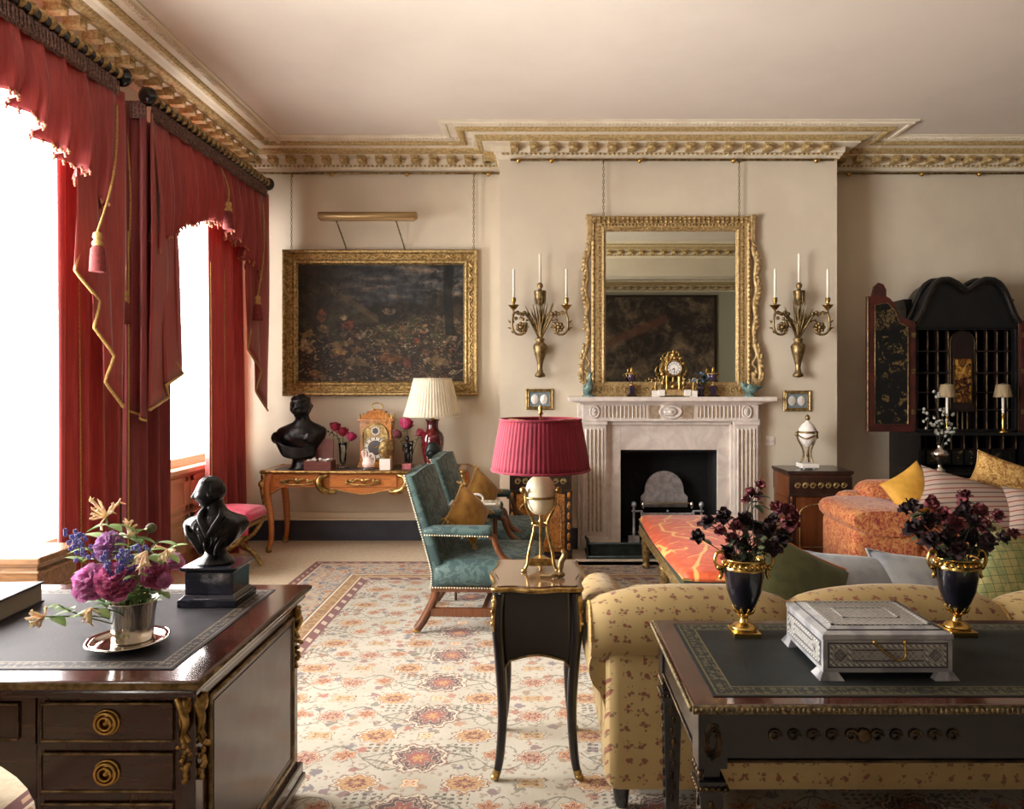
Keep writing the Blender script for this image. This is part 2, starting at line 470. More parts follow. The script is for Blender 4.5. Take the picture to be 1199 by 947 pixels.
# pleated shades
def shade_mat(name, a, b, tr, tcol):
    g = G(name); col = g.mix(g.noise(1, 2, vec=g.scale((50, 50, 2))).ss(0.3, 0.7), a, b)
    g.set(col, 0.8, sheen=0.2); g.translucent(tcol, tr); return g.m
M['redshade'] = shade_mat('crimson_pleated_silk', c(156, 38, 62), c(130, 28, 50), 0.12, c(200, 50, 70))
M['creamshade'] = shade_mat('cream_pleated_silk', c(250, 244, 228), c(240, 230, 206), 0.35, c(250, 238, 205))
M['strawshade'] = shade_mat('straw_pleated_card', c(176, 156, 122), c(146, 124, 92), 0.2, c(200, 170, 120))

# green damask
g = G('green_damask'); x, y, z = g.xyz()
p = g.noise(16, 3, 0.5, dist=1.4).ss(0.47, 0.53)
g.set(g.mix(p, c(48, 68, 68), c(68, 90, 86)), g.mix(p, (0.75, 0.75, 0.75, 1), (0.55, 0.55, 0.55, 1)), 0, None, 0.1)
M['damask'] = g.m
M['goldvelvet'] = pm('bronze_gold_velvet', c(168, 122, 48), 0.8, col2=c(136, 94, 36), ns=12, sheen=0.4)

# yellow sofa chintz: sprays of red flowers on mustard
def chintz(name, ground, ground2, flower, leafc, s):
    g = G(name)
    x, y, z = g.xyz(); v_ = g.vec(x + y * 0.35, z + y * 0.9, 0.0)
    v = g.voro(s, v_, rnd=0.30); v.voronoi_dimensions = '2D'; d = E(g, v.outputs[0])
    v2 = g.voro(s * 3.1, v_, rnd=0.9); v2.voronoi_dimensions = '2D'; d2 = E(g, v2.outputs[0])
    nz = g.noise(s * 4, 3)
    base = g.mix(g.noise(5, 3).ss(0.35, 0.65), ground, ground2)
    fl = (d + (nz - 0.5) * 0.22).ss(0.20, 0.16)
    lf = ((d + (nz - 0.5) * 0.5).ss(0.36, 0.32)) * d2.ss(0.28, 0.22)
    col = g.mix(lf, base, leafc); col = g.mix(fl * d2.ss(0.62, 0.38), col, flower)
    g.set(col, 0.75, sheen=0.15); g.bump(g.noise(350, 2), 0.12, 0.002); return g.m
M['chintz'] = chintz('yellow_chintz', c(166, 140, 92), c(152, 126, 80), c(118, 66, 50), c(106, 88, 56), 17)
M['redsofa'] = None
g = G('rust_paisley'); n1 = g.noise(19, 4, 0.6, dist=2.2); n2 = g.noise(60, 3, 0.6, dist=1.2)
col = g.ramp(n1 * 0.55 + n2 * 0.45, [(0.40, c(126, 46, 40)), (0.47, c(168, 82, 52)), (0.53, c(188, 120, 66)), (0.60, c(198, 146, 88))])
M['redsofa'] = g.set(col, 0.8, sheen=0.2)
g = G('gold_tapestry'); n2 = g.noise(34, 3, 0.6, dist=1.6)
M['tapestry'] = g.set(g.ramp(n2, [(0.38, c(140, 92, 44)), (0.5, c(190, 144, 78)), (0.62, c(214, 178, 112))]), 0.85)
g = G('green_trellis_print'); x, y, z = g.xyz(); n2 = g.noise(22, 3, dist=1.0)
base = g.mix(n2.ss(0.45, 0.55), c(132, 136, 88), c(160, 150, 98))
g.set(g.mix(((x * 95.0).sin().abs()).min((z * 95.0).sin().abs()).ss(0.16, 0.08), base, c(84, 92, 56)), 0.85); M['trellis'] = g.m
g = G('rust_and_oat_stripe'); x, y, z = g.xyz()
st = (z * 30.0).frac()
g.set(g.mix((st - 0.5).abs().ss(0.14, 0.10), c(160, 138, 124), g.mix(((z * 15.0).frac()).gt(0.5), c(128, 62, 52), c(92, 70, 70))), 0.85); M['stripe'] = g.m
# orange bench damask with pale flowing leaves
g = G('orange_bench_silk'); x, y, z = g.xyz()
n1 = g.noise(3.0, 1, dist=0.8)
wv = ((x * 13.0 + (y * 5.2).sin() * 1.1 + (n1 - 0.5) * 3.0) * 1.0)
vein = wv.sin().abs().ss(0.20, 0.10)
wv2 = ((y * 15.0 + (x * 9.0).sin() * 1.5 + (n1 - 0.5) * 5.0)).sin().abs().ss(0.20, 0.10)
g.set(g.mix(vein.max(wv2 * g.noise(4.5, 1).ss(0.48, 0.54)), g.mix(g.noise(14, 2).ss(0.4, 0.6), c(208, 90, 46), c(190, 72, 38)), c(226, 170, 92)), 0.6, sheen=0.2)
M['bench'] = g.m
M['redseat'] = pm('raspberry_silk', c(196, 60, 88), 0.5, col2=c(176, 46, 72), ns=8, sheen=0.3)

# leather writing surface with a gold-tooled border; box half sizes hx, hy, margin
def leather(name, hx, hy, base, base2, gold, w=0.05):
    g = G(name); x, y, z = g.xyz()
    e = (hx - x.abs()).min(hy - y.abs())
    band = e.gt(0.012) * e.lt(w)
    line = ((e - 0.012).abs().lt(0.0022)).max((e - w).abs().lt(0.0022))
    orn = (((x * 150.0).sin() * (y * 150.0).sin()).abs().gt(0.25)) * (g.noise(60, 2).gt(0.48)) * band
    k = line.max(orn * 0.75)
    col = g.mix(g.noise(4, 4, 0.7).ss(0.35, 0.65), base, base2)
    g.set(g.mix(k, col, gold), g.mix(k, (0.55, 0.55, 0.55, 1), (0.45, 0.45, 0.45, 1)), 0, 0.0, None, 0.2)
    g.bump(g.noise(120, 3) + g.noise(9, 3) * 2.0, 0.12, 0.004); return g.m

# marquetry panel: arched reserve with urn-like figure, by object coords half sizes
def marquetry(name, a, b, s=7):
    g = G(name); x, y, z = g.xyz()
    f = g.noise(1, 5, 0.65, vec=g.scale((9 * s / 6, 9, 1.6)), dist=0.7)
    orn = g.noise(s * 3.2, 2, 0.5, dist=2.4).ss(0.50, 0.54)
    g.set(g.mix(orn * 0.55, g.ramp(f, [(0.3, a), (0.7, b)]), c(96, 52, 26)), 0.22, 0, 0.5); return g.m
M['marq'] = marquetry('amber_marquetry', c(176, 106, 46), c(214, 146, 72))
M['marqdark'] = marquetry('brown_marquetry', c(84, 44, 26), c(122, 68, 36))
M['marqblack'] = pm('ebonised_band', c(38, 26, 22), 0.3, col2=c(56, 36, 28), ns=20, coat=0.4)

# japanned lacquer: gold figures on black
g = G('black_japanning'); n1 = g.noise(9, 4, 0.55, dist=1.2); n2 = g.noise(40, 2)
k = n1.ss(0.56, 0.60) * n2.ss(0.40, 0.56)
M['japan'] = g.set(g.mix(k, c(14, 15, 16), c(104, 84, 52)), 0.3, 0, 0.12)
M['lacquer'] = pm('dark_lacquer', c(15, 15, 17), 0.3, 0, col2=c(22, 20, 22), ns=12, coat=0.15)
M['redlacquer'] = pm('red_brown_lacquer', c(80, 34, 28), 0.35, 0, col2=c(56, 26, 24), ns=14, coat=0.2)
M['darkred'] = pm('dark_red_interior', c(38, 20, 19), 0.4, 0, col2=c(26, 17, 17), ns=14)
g = G('gold_lacquer_panel'); n1 = g.noise(14, 5, 0.6, dist=1.8)
M['goldlac'] = g.set(g.ramp(n1, [(0.38, c(48, 22, 14)), (0.5, c(120, 72, 30)), (0.6, c(214, 162, 74))]), 0.25, 0.3, 0.3)

# bone-and-silver inlaid casket
g = G('silver_grey_inlay'); n1 = g.noise(18, 3)
M['inlay'] = g.set(g.mix(n1.ss(0.4, 0.6), c(164, 162, 162), c(134, 132, 136)), 0.35, 0.15, 0.1); g.bump(g.noise(150, 2), 0.12, 0.002)
g = G('engraved_inlay'); x, y, z = g.xyz()
k = ((x * 420.0).sin() * ((y + z) * 420.0).sin()).gt(0.1)
M['engraved'] = g.set(g.mix(k * g.noise(70, 2).ss(0.4, 0.55), c(152, 148, 142), c(118, 114, 112)), 0.45, 0.15); 
g = G('dotted_inlay'); x, y, z = g.xyz()
M['dotted'] = g.set(g.mix(((x + y + z) * 430.0).sin().gt(0.1), c(188, 184, 176), c(104, 101, 102)), 0.4)
M['inlaydark'] = pm('dark_inlay_line', c(54, 52, 58), 0.35)

# clock dials
def dial_mat(name, ring, centre, mark, r):
    g = G(name); x, y, z = g.xyz(); d = (x * x + z * z).sqrt(); a = g.math('ARCTAN2', z, x)
    tick = ((a * 12.0 / (2 * PI)).frac() - 0.5).abs().gt(0.40) * d.gt(r * 0.70) * d.lt(r * 0.92)
    col = g.mix(d.lt(r * 0.60), ring, centre)
    col = g.mix(tick.max((d - r * 0.62).abs().lt(r * 0.03)).max((d - r * 0.95).abs().lt(r * 0.025)), col, mark)
    return g.set(col, 0.4)

# the two paintings
g = G('oil_landscape'); x, y, z = g.xyz()
mp = g.vec(x, z, 0.0)
big = g.noise(2.4, 4, 0.6, vec=mp); fine = g.noise(11, 5, 0.65, vec=mp, dist=0.8)
col = g.ramp(big * 0.6 + fine * 0.4, [(0.35, c(24, 22, 24)), (0.5, c(48, 42, 34)), (0.62, c(78, 66, 48))])
hill = (z - 0.12 - x * 0.10 + (g.noise(3, 4, vec=mp) - 0.5) * 0.5)
sky = hill.ss(0.0, 0.12) * x.ss(-0.55, -0.1)
skyc = g.ramp(g.noise(1, 4, vec=g.vec(x * 2.2, z * 11.0)), [(0.35, c(42, 48, 58)), (0.52, c(88, 92, 98)), (0.64, c(150, 136, 124))])
col = g.mix(sky * 0.85, col, skyc)
col = g.mix(g.noise(7, 5, 0.7, vec=mp).ss(0.50, 0.60) * sky * x.ss(0.05, 0.5) * 0.9, col, c(26, 26, 26))
green = (z + 0.05).abs().ss(0.22, 0.05) * g.noise(5, 3, vec=mp).ss(0.45, 0.6)
col = g.mix(green * 0.6, col, c(74, 76, 48))
# boat roof, upper left: a long slanting plank
pl = (z - 0.30 + (x + 0.45) * 0.62).abs().lt(0.035) * x.gt(-0.48) * x.lt(-0.02)
col = g.mix(pl * 0.6, col, c(104, 88, 62))
# herds: patches of animals in the lower half
low_ = (z + 0.02 - (x * 3.0).sin() * 0.07).ss(0.10, -0.10)
for (sc_, off, t0, cc) in ((8, 0.0, 0.56, (126, 96, 70)), (11, 3.7, 0.585, (176, 156, 128)), (10, 8.1, 0.60, (140, 78, 58)), (17, 5.3, 0.61, (206, 190, 160)), (14, 11.9, 0.57, (36, 31, 30))):
    nn = g.noise(sc_, 5, 0.62, vec=g.vec(x + off, z * 1.5, off), dist=1.6)
    col = g.mix(nn.ss(t0, t0 + 0.05) * low_ * 0.8, col, c(*cc))
tree = (g.noise(5, 5, 0.7, vec=g.vec(x + 4.0, z, 2.0), dist=1.2).ss(0.50, 0.58)) * z.ss(0.0, 0.3) * (x.abs() - 0.1).ss(0.0, 0.4)
col = g.mix(tree * 0.85, col, c(28, 28, 24))
for (ax_, az_, rx_, rz_, cc) in ((.086, -.337, .12, .055, (132, 88, 50)), (-.72, -.215, .09, .07, (176, 152, 120)), (-.574, .07, .05, .06, (136, 80, 54)), (-.31, -.018, .06, .05, (146, 78, 60)), (-.41, -.28, .08, .03, (172, 142, 90)), (-.40, -.205, .09, .035, (140, 122, 86)), (-.19, -.13, .05, .05, (156, 138, 118)), (-.22, -.37, .10, .05, (122, 104, 78)), (.086, .114, .08, .03, (138, 120, 102)), (.636, .026, .11, .05, (130, 112, 90)), (.70, -.15, .06, .03, (138, 120, 102)), (.35, -.17, .04, .03, (156, 86, 60)), (.55, -.37, .10, .05, (130, 108, 76)), (.0, -.19, .06, .03, (140, 120, 92)), (-.70, -.106, .07, .04, (138, 112, 80)), (-.55, -.06, .07, .035, (148, 122, 94)), (-.62, -.48, .06, .03, (172, 138, 84)), (-.35, .05, .04, .03, (184, 166, 130)), (.26, -.40, .05, .05, (138, 76, 58)), (.41, -.03, .05, .02, (172, 138, 86)), (.2, -.06, .05, .03, (120, 96, 72)), (.42, -.28, .06, .04, (118, 84, 62))):
    u_ = (x - ax_) / rx_; v_ = (z - az_) / rz_
    m_ = ((u_ * u_ + v_ * v_).sqrt() + (g.noise(14, 4, vec=mp, dist=0.6) - 0.5) * 2.6).ss(1.05, 0.75)
    col = g.mix(m_ * (g.noise(24, 4, vec=mp).ss(0.35, 0.60) * 0.75 + 0.2), col, c(*cc))
tr = ((x - 0.66 + (z * 5).sin() * 0.015).abs()).ss(0.055, 0.035) * z.gt(-0.12)
col = g.mix(tr * 0.9, col, c(24, 22, 22))
col = g.mix(1.0, col, g.mix(g.noise(13, 4, 0.7, vec=mp).ss(0.35, 0.6), c(150, 142, 134), c(222, 216, 206)), 'MULTIPLY')
M['landscape'] = g.set(col, 0.5, 0, 0.0, None, 0.3)
g = G('dark_history_painting'); x, y, z = g.xyz(); mp = g.vec(x, z, 0.0)
n1 = g.noise(1.6, 4, 0.6, vec=mp, dist=1.0); n2 = g.noise(6, 4, 0.6, vec=mp, dist=1.2)
col = g.ramp(n1 * 0.65 + n2 * 0.35, [(0.36, c(24, 23, 27)), (0.47, c(56, 48, 44)), (0.56, c(104, 88, 74)), (0.66, c(150, 128, 106))])
dg = (z - 0.35 - x * 0.42).abs().ss(0.16, 0.05) * x.lt(0.75)
M['history'] = g.set(g.mix(dg * 0.6, col, c(112, 70, 56)), 0.5)

# the carpet: field lattice of palmettes, borders by distance from the edge
RUG = (-1.885, 3.35, -1.1, 6.1)
RX0 = -0.486
g = G('persian_rug_pile'); gx, gy, gz = g.xyz()
wob = (g.noise(9, 2) - 0.5) * 0.020 + (g.noise(70, 2) - 0.5) * 0.016
x = gx - RX0 + wob; y = gy - 2.894 + wob
A_, B_ = 0.90, 0.365
def cell(ox, oy, px=A_, py=B_):
    u = ((x - ox) / px + 0.5); v = ((y - oy) / py + 0.5)
    return (u.frac() - 0.5) * px, (v.frac() - 0.5) * py
def flower(ox, oy, rx, ry, petals, depth, py=B_, px=A_):
    u, v = cell(ox, oy, px, py)
    uu, vv = u / rx, v / ry
    d = (uu * uu + vv * vv).sqrt(); a = g.math('ARCTAN2', vv, uu)
    return d + (a * petals).cos() * depth
nz = g.noise(60, 3)
ivory = g.mix(g.noise(3, 3).ss(0.3, 0.7), c(194, 187, 172), c(176, 168, 152))
col = ivory
# small scattered sprigs
v = g.voro(13, rnd=0.9); dd = E(g, v.outputs[0]); sc = g.n('ShaderNodeSeparateColor'); g.put(sc.inputs[0], v.outputs['Color'])
col = g.mix((dd + (nz - 0.5) * 0.7).ss(0.33, 0.27) * 0.85, col, g.ramp(E(g, sc.outputs[0]), [(0.0, c(98, 106, 96)), (0.35, c(176, 128, 92)), (0.6, c(156, 78, 72)), (0.85, c(100, 94, 108))]))
v = g.voro(30, rnd=1.0); dd = E(g, v.outputs[0])
col = g.mix((dd + (nz - 0.5) * 0.6).ss(0.30, 0.24) * 0.6, col, c(138, 118, 98))
# vine lattice
u, vv = cell(0, 0)
ln = ((u.abs() / (A_ / 2) + vv.abs() / (B_ / 2) - 0.5).abs()).ss(0.030, 0.018)
ln2 = ((vv - B_ / 4 * (u * (2 * PI / (A_ / 2))).sin()).abs()).ss(0.006, 0.003)
ln3 = ((vv + B_ / 4 * (u * (2 * PI / (A_ / 4)) + 1.3).sin()).abs()).ss(0.005, 0.0025)
col = g.mix(ln.max(ln2).max(ln3) * 0.85, col, c(86, 88, 76))
# checked blocks beside the palmettes
for sx_ in (-0.16, 0.16):
    u, v_ = cell(sx_, B_ / 2 - 0.11)
    blk = u.abs().lt(0.05 + 0.02) * v_.abs().lt(0.04) * ((u * 200.0).sin().gt(0.0)) * ((v_ * 250.0).sin().gt(0.0))
    col = g.mix(blk * 0.9, col, c(66, 66, 66))
for (ox, oy, rx, ry, pt, dp, c0, c1, c2_) in (
        (0.205, B_ / 2, 0.085, 0.060, 10, 0.10, c(158, 104, 70), c(186, 146, 98), c(118, 56, 54)),
        (-0.205, B_ / 2, 0.085, 0.060, 10, 0.10, c(158, 104, 70), c(186, 146, 98), c(118, 56, 54)),
        (0.45, 0, 0.062, 0.050, 8, 0.16, c(136, 66, 66), c(186, 146, 118), c(116, 46, 52)),
        (0.30, 0.02, 0.045, 0.040, 6, 0.2, c(146, 84, 74), c(190, 136, 92), c(118, 52, 54)),
        (-0.30, 0.02, 0.045, 0.040, 6, 0.2, c(146, 84, 74), c(190, 136, 92), c(118, 52, 54)),
        (0.45, B_ / 2, 0.060, 0.035, 4, 0.25, c(166, 136, 92), c(192, 164, 120), c(130, 78, 62)),
        (0, B_ / 2, 0.035, 0.030, 4, 0.25, c(214, 160, 120), c(226, 200, 160), c(170, 90, 80)),
        (0, 0, 0.115, 0.105, 8, 0.10, c(84, 58, 64), c(150, 76, 74), c(184, 138, 84))):
    d = flower(ox, oy, rx, ry, pt, dp) + (nz - 0.5) * 0.45
    col = g.mix(d.ss(1.10, 1.02), col, c(112, 74, 68)); col = g.mix(d.ss(1.0, 0.95), col, c(206, 194, 172)); col = g.mix(d.ss(0.88, 0.82), col, c0)
    col = g.mix((d - 0.62).abs().ss(0.16, 0.10), col, c1 if rx < 0.1 else c(196, 170, 150))
    col = g.mix((d - 0.62).abs().ss(0.10, 0.06) * (1 if rx >= 0.1 else 0), col, c(76, 52, 60)) if rx >= 0.1 else col
    col = g.mix(d.ss(0.48, 0.40), col, c1 if rx >= 0.1 else c2_)
    col = g.mix(d.ss(0.24, 0.18), col, c2_ if rx >= 0.1 else c1)
# borders
e = (gx - RUG[0]).min(RUG[1] - gx).min(RUG[3] - gy).min(gy - RUG[2])
def band(lo, hi): return e.gt(lo) * e.lt(hi)
along = gx + gy
main = g.ramp(g.noise(15, 4, 0.55, dist=1.2), [(0.36, c(74, 76, 104)), (0.45, c(150, 142, 138)), (0.52, c(196, 180, 152)), (0.60, c(176, 116, 82)), (0.68, c(142, 74, 66))])
tan = g.mix(g.noise(26, 3, dist=1).ss(0.45, 0.55), c(172, 138, 90), c(142, 98, 64))
plum = g.mix((along * 42.0).sin().gt(0.45) * ((e - 0.535).abs().lt(0.02)), c(104, 46, 56), c(190, 170, 148))
col = g.mix(e.lt(0.57), col, plum)
col = g.mix(e.lt(0.50), col, c(226, 204, 168)); col = g.mix(e.lt(0.49), col, tan)
col = g.mix(e.lt(0.415), col, c(222, 206, 178)); col = g.mix(e.lt(0.40), col, c(62, 62, 78)); col = g.mix(e.lt(0.39), col, main)
col = g.mix(e.lt(0.085), col, c(214, 196, 170)); col = g.mix(e.lt(0.07), col, plum)
col = g.mix(e.lt(0.07) * (along * 60.0).sin().gt(0.3) * e.gt(0.025) * e.lt(0.05), col, c(190, 150, 120))
col = g.mix(0.16, col, c(190, 178, 162)); col = g.mix((g.noise(90, 2).ss(0.3, 0.7)) * 0.10, col, c(120, 104, 92))
g.set(col, 0.95, spec=0.1, sheen=0.1); g.bump(g.noise(500, 2), 0.2, 0.003); M['rug'] = g.m
# ------------------------------------------------------------ the room shell
CHX0, CHX1, CHY = -0.374, 2.707, 6.63          # chimney breast
FBX0, FBX1, FBZ = 0.698, 1.636, 0.905            # fireplace opening
struct('floor', MB().box(XL - 0.35, XR, YR - 0.1, YB + 0.1, -0.12, 0.0), M['carpet'])
struct('ceiling', MB().box(XL - 0.35, XR, YR - 0.1, YB + 0.1, CEIL, CEIL + 0.12), M['plaster'])
w = MB(); w.box(XL - 0.14, XR + 0.1, YB, YB + 0.12, 0, CEIL); struct('wall_back', w, M['wall'])
w = MB(); w.box(CHX0, FBX0, CHY, YB, 0, CEIL); w.box(FBX1, CHX1, CHY, YB, 0, CEIL); w.box(FBX0, FBX1, CHY, YB, FBZ, CEIL)
struct('wall_chimney', w, M['wall'])
w = MB(); ys = [YR]
prev = YR
for a, b, s, h in sorted(WINS):
    w.box(XL - 0.14, XL, prev, a, 0, CEIL); w.box(XL - 0.14, XL, a, b, h, CEIL); w.box(XL - 0.14, XL - 0.09, a, b, 0, s)
    prev = b
w.box(XL - 0.14, XL, prev, YB, 0, CEIL)
struct('wall_left', w, M['wall'])
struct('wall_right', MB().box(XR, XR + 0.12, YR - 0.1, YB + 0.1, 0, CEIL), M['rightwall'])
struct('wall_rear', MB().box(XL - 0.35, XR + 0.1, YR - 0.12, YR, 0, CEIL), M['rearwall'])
# the wide opening behind the camera's place: a downstand beam between the two rooms
struct('wall_beam', MB().box(XL, XR, 1.0, 1.4, 3.27, CEIL), M['wall'])

# windows: sash frames, sills and panelled aprons in the reveals
for i, (a, b, s, h) in enumerate(WINS):
    f = MB(); X0, X1 = XL - 0.135, XL - 0.085
    f.box(X0, X1, a, a + 0.05, s, h); f.box(X0, X1, b - 0.05, b, s, h); f.box(X0, X1, a, b, h - 0.06, h); f.box(X0, X1, a, b, s, s + 0.07)
    wo = struct('window_%d' % (i + 1), f, M['cream_paint'], bevel=0.006)
    MB().box(XL - 0.112, XL - 0.108, a + 0.05, b - 0.05, s + 0.07, h - 0.06).build('pane', M['glasspane'], wo)
    MB().box(XL - 0.085, XL + 0.03, a - 0.03, b + 0.03, s - 0.04, s).build('window_sill', M['sunlitpanel'], wo, bevel=0.006)
    p = MB(); px = XL - 0.09
    n = 2
    for k in range(n):
        y0 = a + 0.06 + (b - a - 0.06) * k / n; y1 = a + (b - a - 0.06) * (k + 1) / n
        for (za, zb) in ((0.08, s * 0.52), (s * 0.56, s - 0.09)):
            p.box(px, px + 0.022, y0, y1, za, za + 0.045); p.box(px, px + 0.022, y0, y1, zb - 0.045, zb)
            p.box(px, px + 0.022, y0, y0 + 0.045, za, zb); p.box(px, px + 0.022, y1 - 0.045, y1, za, zb)
            p.box(px, px + 0.012, y0 + 0.09, y1 - 0.09, za + 0.09, max(za + 0.1, zb - 0.09))
    p.box(px, px + 0.008, a, b, 0, s - 0.04)
    p.build('panelled_apron', M['sunlitpanel'], wo, bevel=0.004)

# skirting with a gilt-lined cream cap
def skirt(name, segs):
    m = MB(); cap = MB()
    for (x0, x1, y0, y1) in segs:
        m.box(x0, x1, y0, y1, 0, 0.195)
        dx = 0.012 if x1 - x0 > y1 - y0 else 0; dy = 0.012 if dx == 0 else 0
        cap.box(x0 - dy, x1 + dy, y0 - dx, y1 + dx, 0.195, 0.218); cap.box(x0, x1, y0, y1, 0.218, 0.27)
    o = struct(name, m, M['skirting']); cap.build('cap', M['cream_paint'], o, bevel=0.004)
skirt('baseboard_back', [(XL + 0.02, CHX0, YB - 0.022, YB), (CHX1, XR, YB - 0.022, YB)])
skirt('baseboard_chimney', [(CHX0 - 0.001, 0.37, CHY - 0.022, CHY), (1.97, CHX1, CHY - 0.022, CHY)])
skirt('baseboard_left', [(XL, XL + 0.022, WINS[0][1] + 0.02, WINS[1][0] - 0.02), (XL, XL + 0.022, WINS[1][1] + 0.02, YB - 0.02)])

# cornice: mitred runs; profile as (projection, z) pairs, gilt bands, modillions and beads
def run_corners(path, closed=False):
    """mitre offset vectors for a horizontal path; room lies to the right of travel"""
    out = []
    n = len(path)
    for i, p in enumerate(path):
        d0 = (Vector(p) - Vector(path[i - 1])).normalized() if i > 0 else None
        d1 = (Vector(path[i + 1]) - Vector(p)).normalized() if i < n - 1 else None
        n0 = Vector((d0.y, -d0.x)) if d0 else None; n1 = Vector((d1.y, -d1.x)) if d1 else None
        if n0 is None: o = n1
        elif n1 is None: o = n0
        else:
            o = (n0 + n1); o = o / max(1e-6, o.dot(n0))
        out.append(o)
    return out
def sweep(path, prof, mb):
    offs = run_corners(path); rings = []
    for p, o in zip(path, offs): rings.append([(p[0] + o.x * a, p[1] + o.y * a, z) for a, z in prof])
    m = len(prof); v = [q for r in rings for q in r]; f = []
    for i in range(len(rings) - 1):
        for j in range(m):
            k = (j + 1) % m
            f.append((i * m + j, (i + 1) * m + j, (i + 1) * m + k, i * m + k))
    f.append(tuple(range(m))); f.append(tuple((len(rings) - 1) * m + j for j in reversed(range(m))))
    mb.add(v, f, False)
def along_runs(path, step, off, fn, trim=0.0):
    for i in range(len(path) - 1):
        a, b = Vector(path[i]), Vector(path[i + 1]); d = b - a; L = d.length; d.normalize(); nn = Vector((d.y, -d.x))
        lo = -off if False else 0.0
        k = max(1, int(round((L - 2 * trim) / step)))
        for j in range(k + 1):
            s = trim + (L - 2 * trim) * j / k if k else L / 2
            p = a + d * s + nn * off
            fn(p, math.atan2(d.y, d.x))
def cornice(name, path, beads=True, modstep=0.172):
    C = CEIL
    base = MB()
    sweep(path, [(0, 3.555), (0.018, 3.555), (0.022, 3.575), (0.035, 3.58), (0.04, 3.60), (0.05, 3.605), (0.055, 3.655), (0.15, 3.66), (0.155, 3.685), (0.165, 3.70),
                 (0.24, 3.712), (0.26, 3.718), (0.30, 3.718), (0.31, 3.722), (0.43, 3.724), (0.44, 3.715), (0.47, 3.715), (0.475, 3.728), (0.50, 3.73), (0.50, C), (0, C)], base)
    o = struct(name, base, M['cornice'])
    gb = MB()
    sweep(path, [(0.156, 3.672), (0.172, 3.676), (0.20, 3.690), (0.215, 3.708), (0.16, 3.712)], gb)
    sweep(path, [(0.305, 3.706), (0.318, 3.698), (0.345, 3.700), (0.365, 3.714), (0.365, 3.726), (0.305, 3.726)], gb)
    gb.build('gilt_band', M['cornice_gilt'], o)
    md = MB()
    def mod(p, a):
        md.at(p.x, p.y, 0, rz=a)
        md.box(-0.034, 0.034, -0.052, 0.052, 3.604, 3.655); md.box(-0.040, 0.040, -0.058, 0.045, 3.648, 3.662)
        md.ball((0, -0.05, 3.622), (0.032, 0.018, 0.018), 8)
    along_runs(path, modstep, 0.10, mod, 0.14)
    md.build('modillion_row', M['cornice_gilt'], o)['kind'] = 'stuff'
    bd = MB()
    def bead(p, a): bd.at(p.x, p.y, 3.592, rz=a).ball((0, 0, 0), (0.016, 0.012, 0.012), 6)
    along_runs(path, 0.042, 0.044, bead, 0.03)
    bd.at(); bd.build('bead_row', M['cornice_gilt'], o)['kind'] = 'stuff'
    dn = MB()
    def den(p, a): dn.at(p.x, p.y, 3.712, rz=a).box(-0.009, 0.009, -0.016, 0.016, -0.006, 0.01)
    along_runs(path, 0.034, 0.452, den, 0.02)
    dn.at(); dn.build('dentil_row', M['cornice'], o)['kind'] = 'stuff'
    return o
cornice('trim_1', [(XL, 1.4), (XL, YB), (CHX0, YB), (CHX0, CHY), (CHX1, CHY), (CHX1, YB), (XR, YB), (XR, 1.4), (XL, 1.4)][:8])
cornice('trim_2', [(XR, 1.4), (XL, 1.4)])
cornice('trim_3', [(XR, YR), (XL, YR)])

# brass picture rails with round stops
def rail(name, x0, x1, y, z, knobs):
    m = MB().tube([(x0, y - 0.035, z), (x1, y - 0.035, z)], 0.011, 10)
    o = struct(name, m, M['dullbrass'])
    k = MB()
    for kx in knobs:
        k.ball((kx, y - 0.05, z - 0.012), 0.024, 10); k.tube([(kx, y, z), (kx, y - 0.05, z - 0.01)], 0.008, 6)
    k.build('bracket', M['brass'], o)
rail('trim_4', XL + 0.1, CHX0 - 0.02, YB, 3.525, [-2.0, -1.28, -0.50])
rail('trim_5', CHX0 + 0.1, CHX1 - 0.04, CHY, 3.54, [-0.2, 0.1, 0.9, 1.75, 2.5])
rail('trim_6', CHX1 + 0.03, XR - 0.1, YB, 3.525, [2.95, 3.65, 4.2, 5.0])
# ------------------------------------------------------------ curtains of the left wall
PX, PZ = -2.66, 3.385
def fold_sheet(y0, y1, ztop, zbot, x, amp, nf, ph=0.0, nu=120, nv=26, lean=0.0, flare=0.0, pinch=1.0):
    """hanging cloth along Y; folds deepen downward; returns mesh and its point function"""
    def fn(u, v):
        z = ztop + ((zbot(u) if callable(zbot) else zbot) - ztop) * v
        cy = (y0 + y1) / 2; w = (y1 - y0) * (pinch + (1 - pinch) * v + flare * v * v)
        t = 2 * PI * nf * u + ph
        a = amp * (0.45 + 0.55 * v)
        xx = x + lean * v + a * (sin(t) + 0.35 * sin(2.3 * t + 1.1) + 0.2 * sin(0.7 * t + 3 * v))
        yy = cy + (u - 0.5) * w + a * 0.5 * cos(t + 0.6)
        return (xx, yy, z)
    m = MB(); m.grid(fn, nu, nv); return m, fn
def edge_tube(fn, us, v, r, n=6):
    return [fn(u, v) for u in us]
def vertical_trim(fn, u, r=0.009, v0=0.25):
    return [Vector(fn(u, v0 + (1 - v0) * k / 24)) + Vector((0.012, 0, 0)) for k in range(25)]
def curtain(name, label, y0, y1, x, nf, trims, ph=0.0, lean=0.0, flare=0.0, zb=0.02, mat='curtain'):
    m, fn = fold_sheet(y0, y1, 3.33, zb, x, 0.045, nf, ph, lean=lean, flare=flare)
    o = m.build(name, M[mat], None, solid=0.006)
    tag(o, label, 'curtain')
    for u in trims:
        MB().tube(vertical_trim(fn, u), 0.008, 6, flat=0.4).build('gold_braid', M['goldcord'], o)
    return o

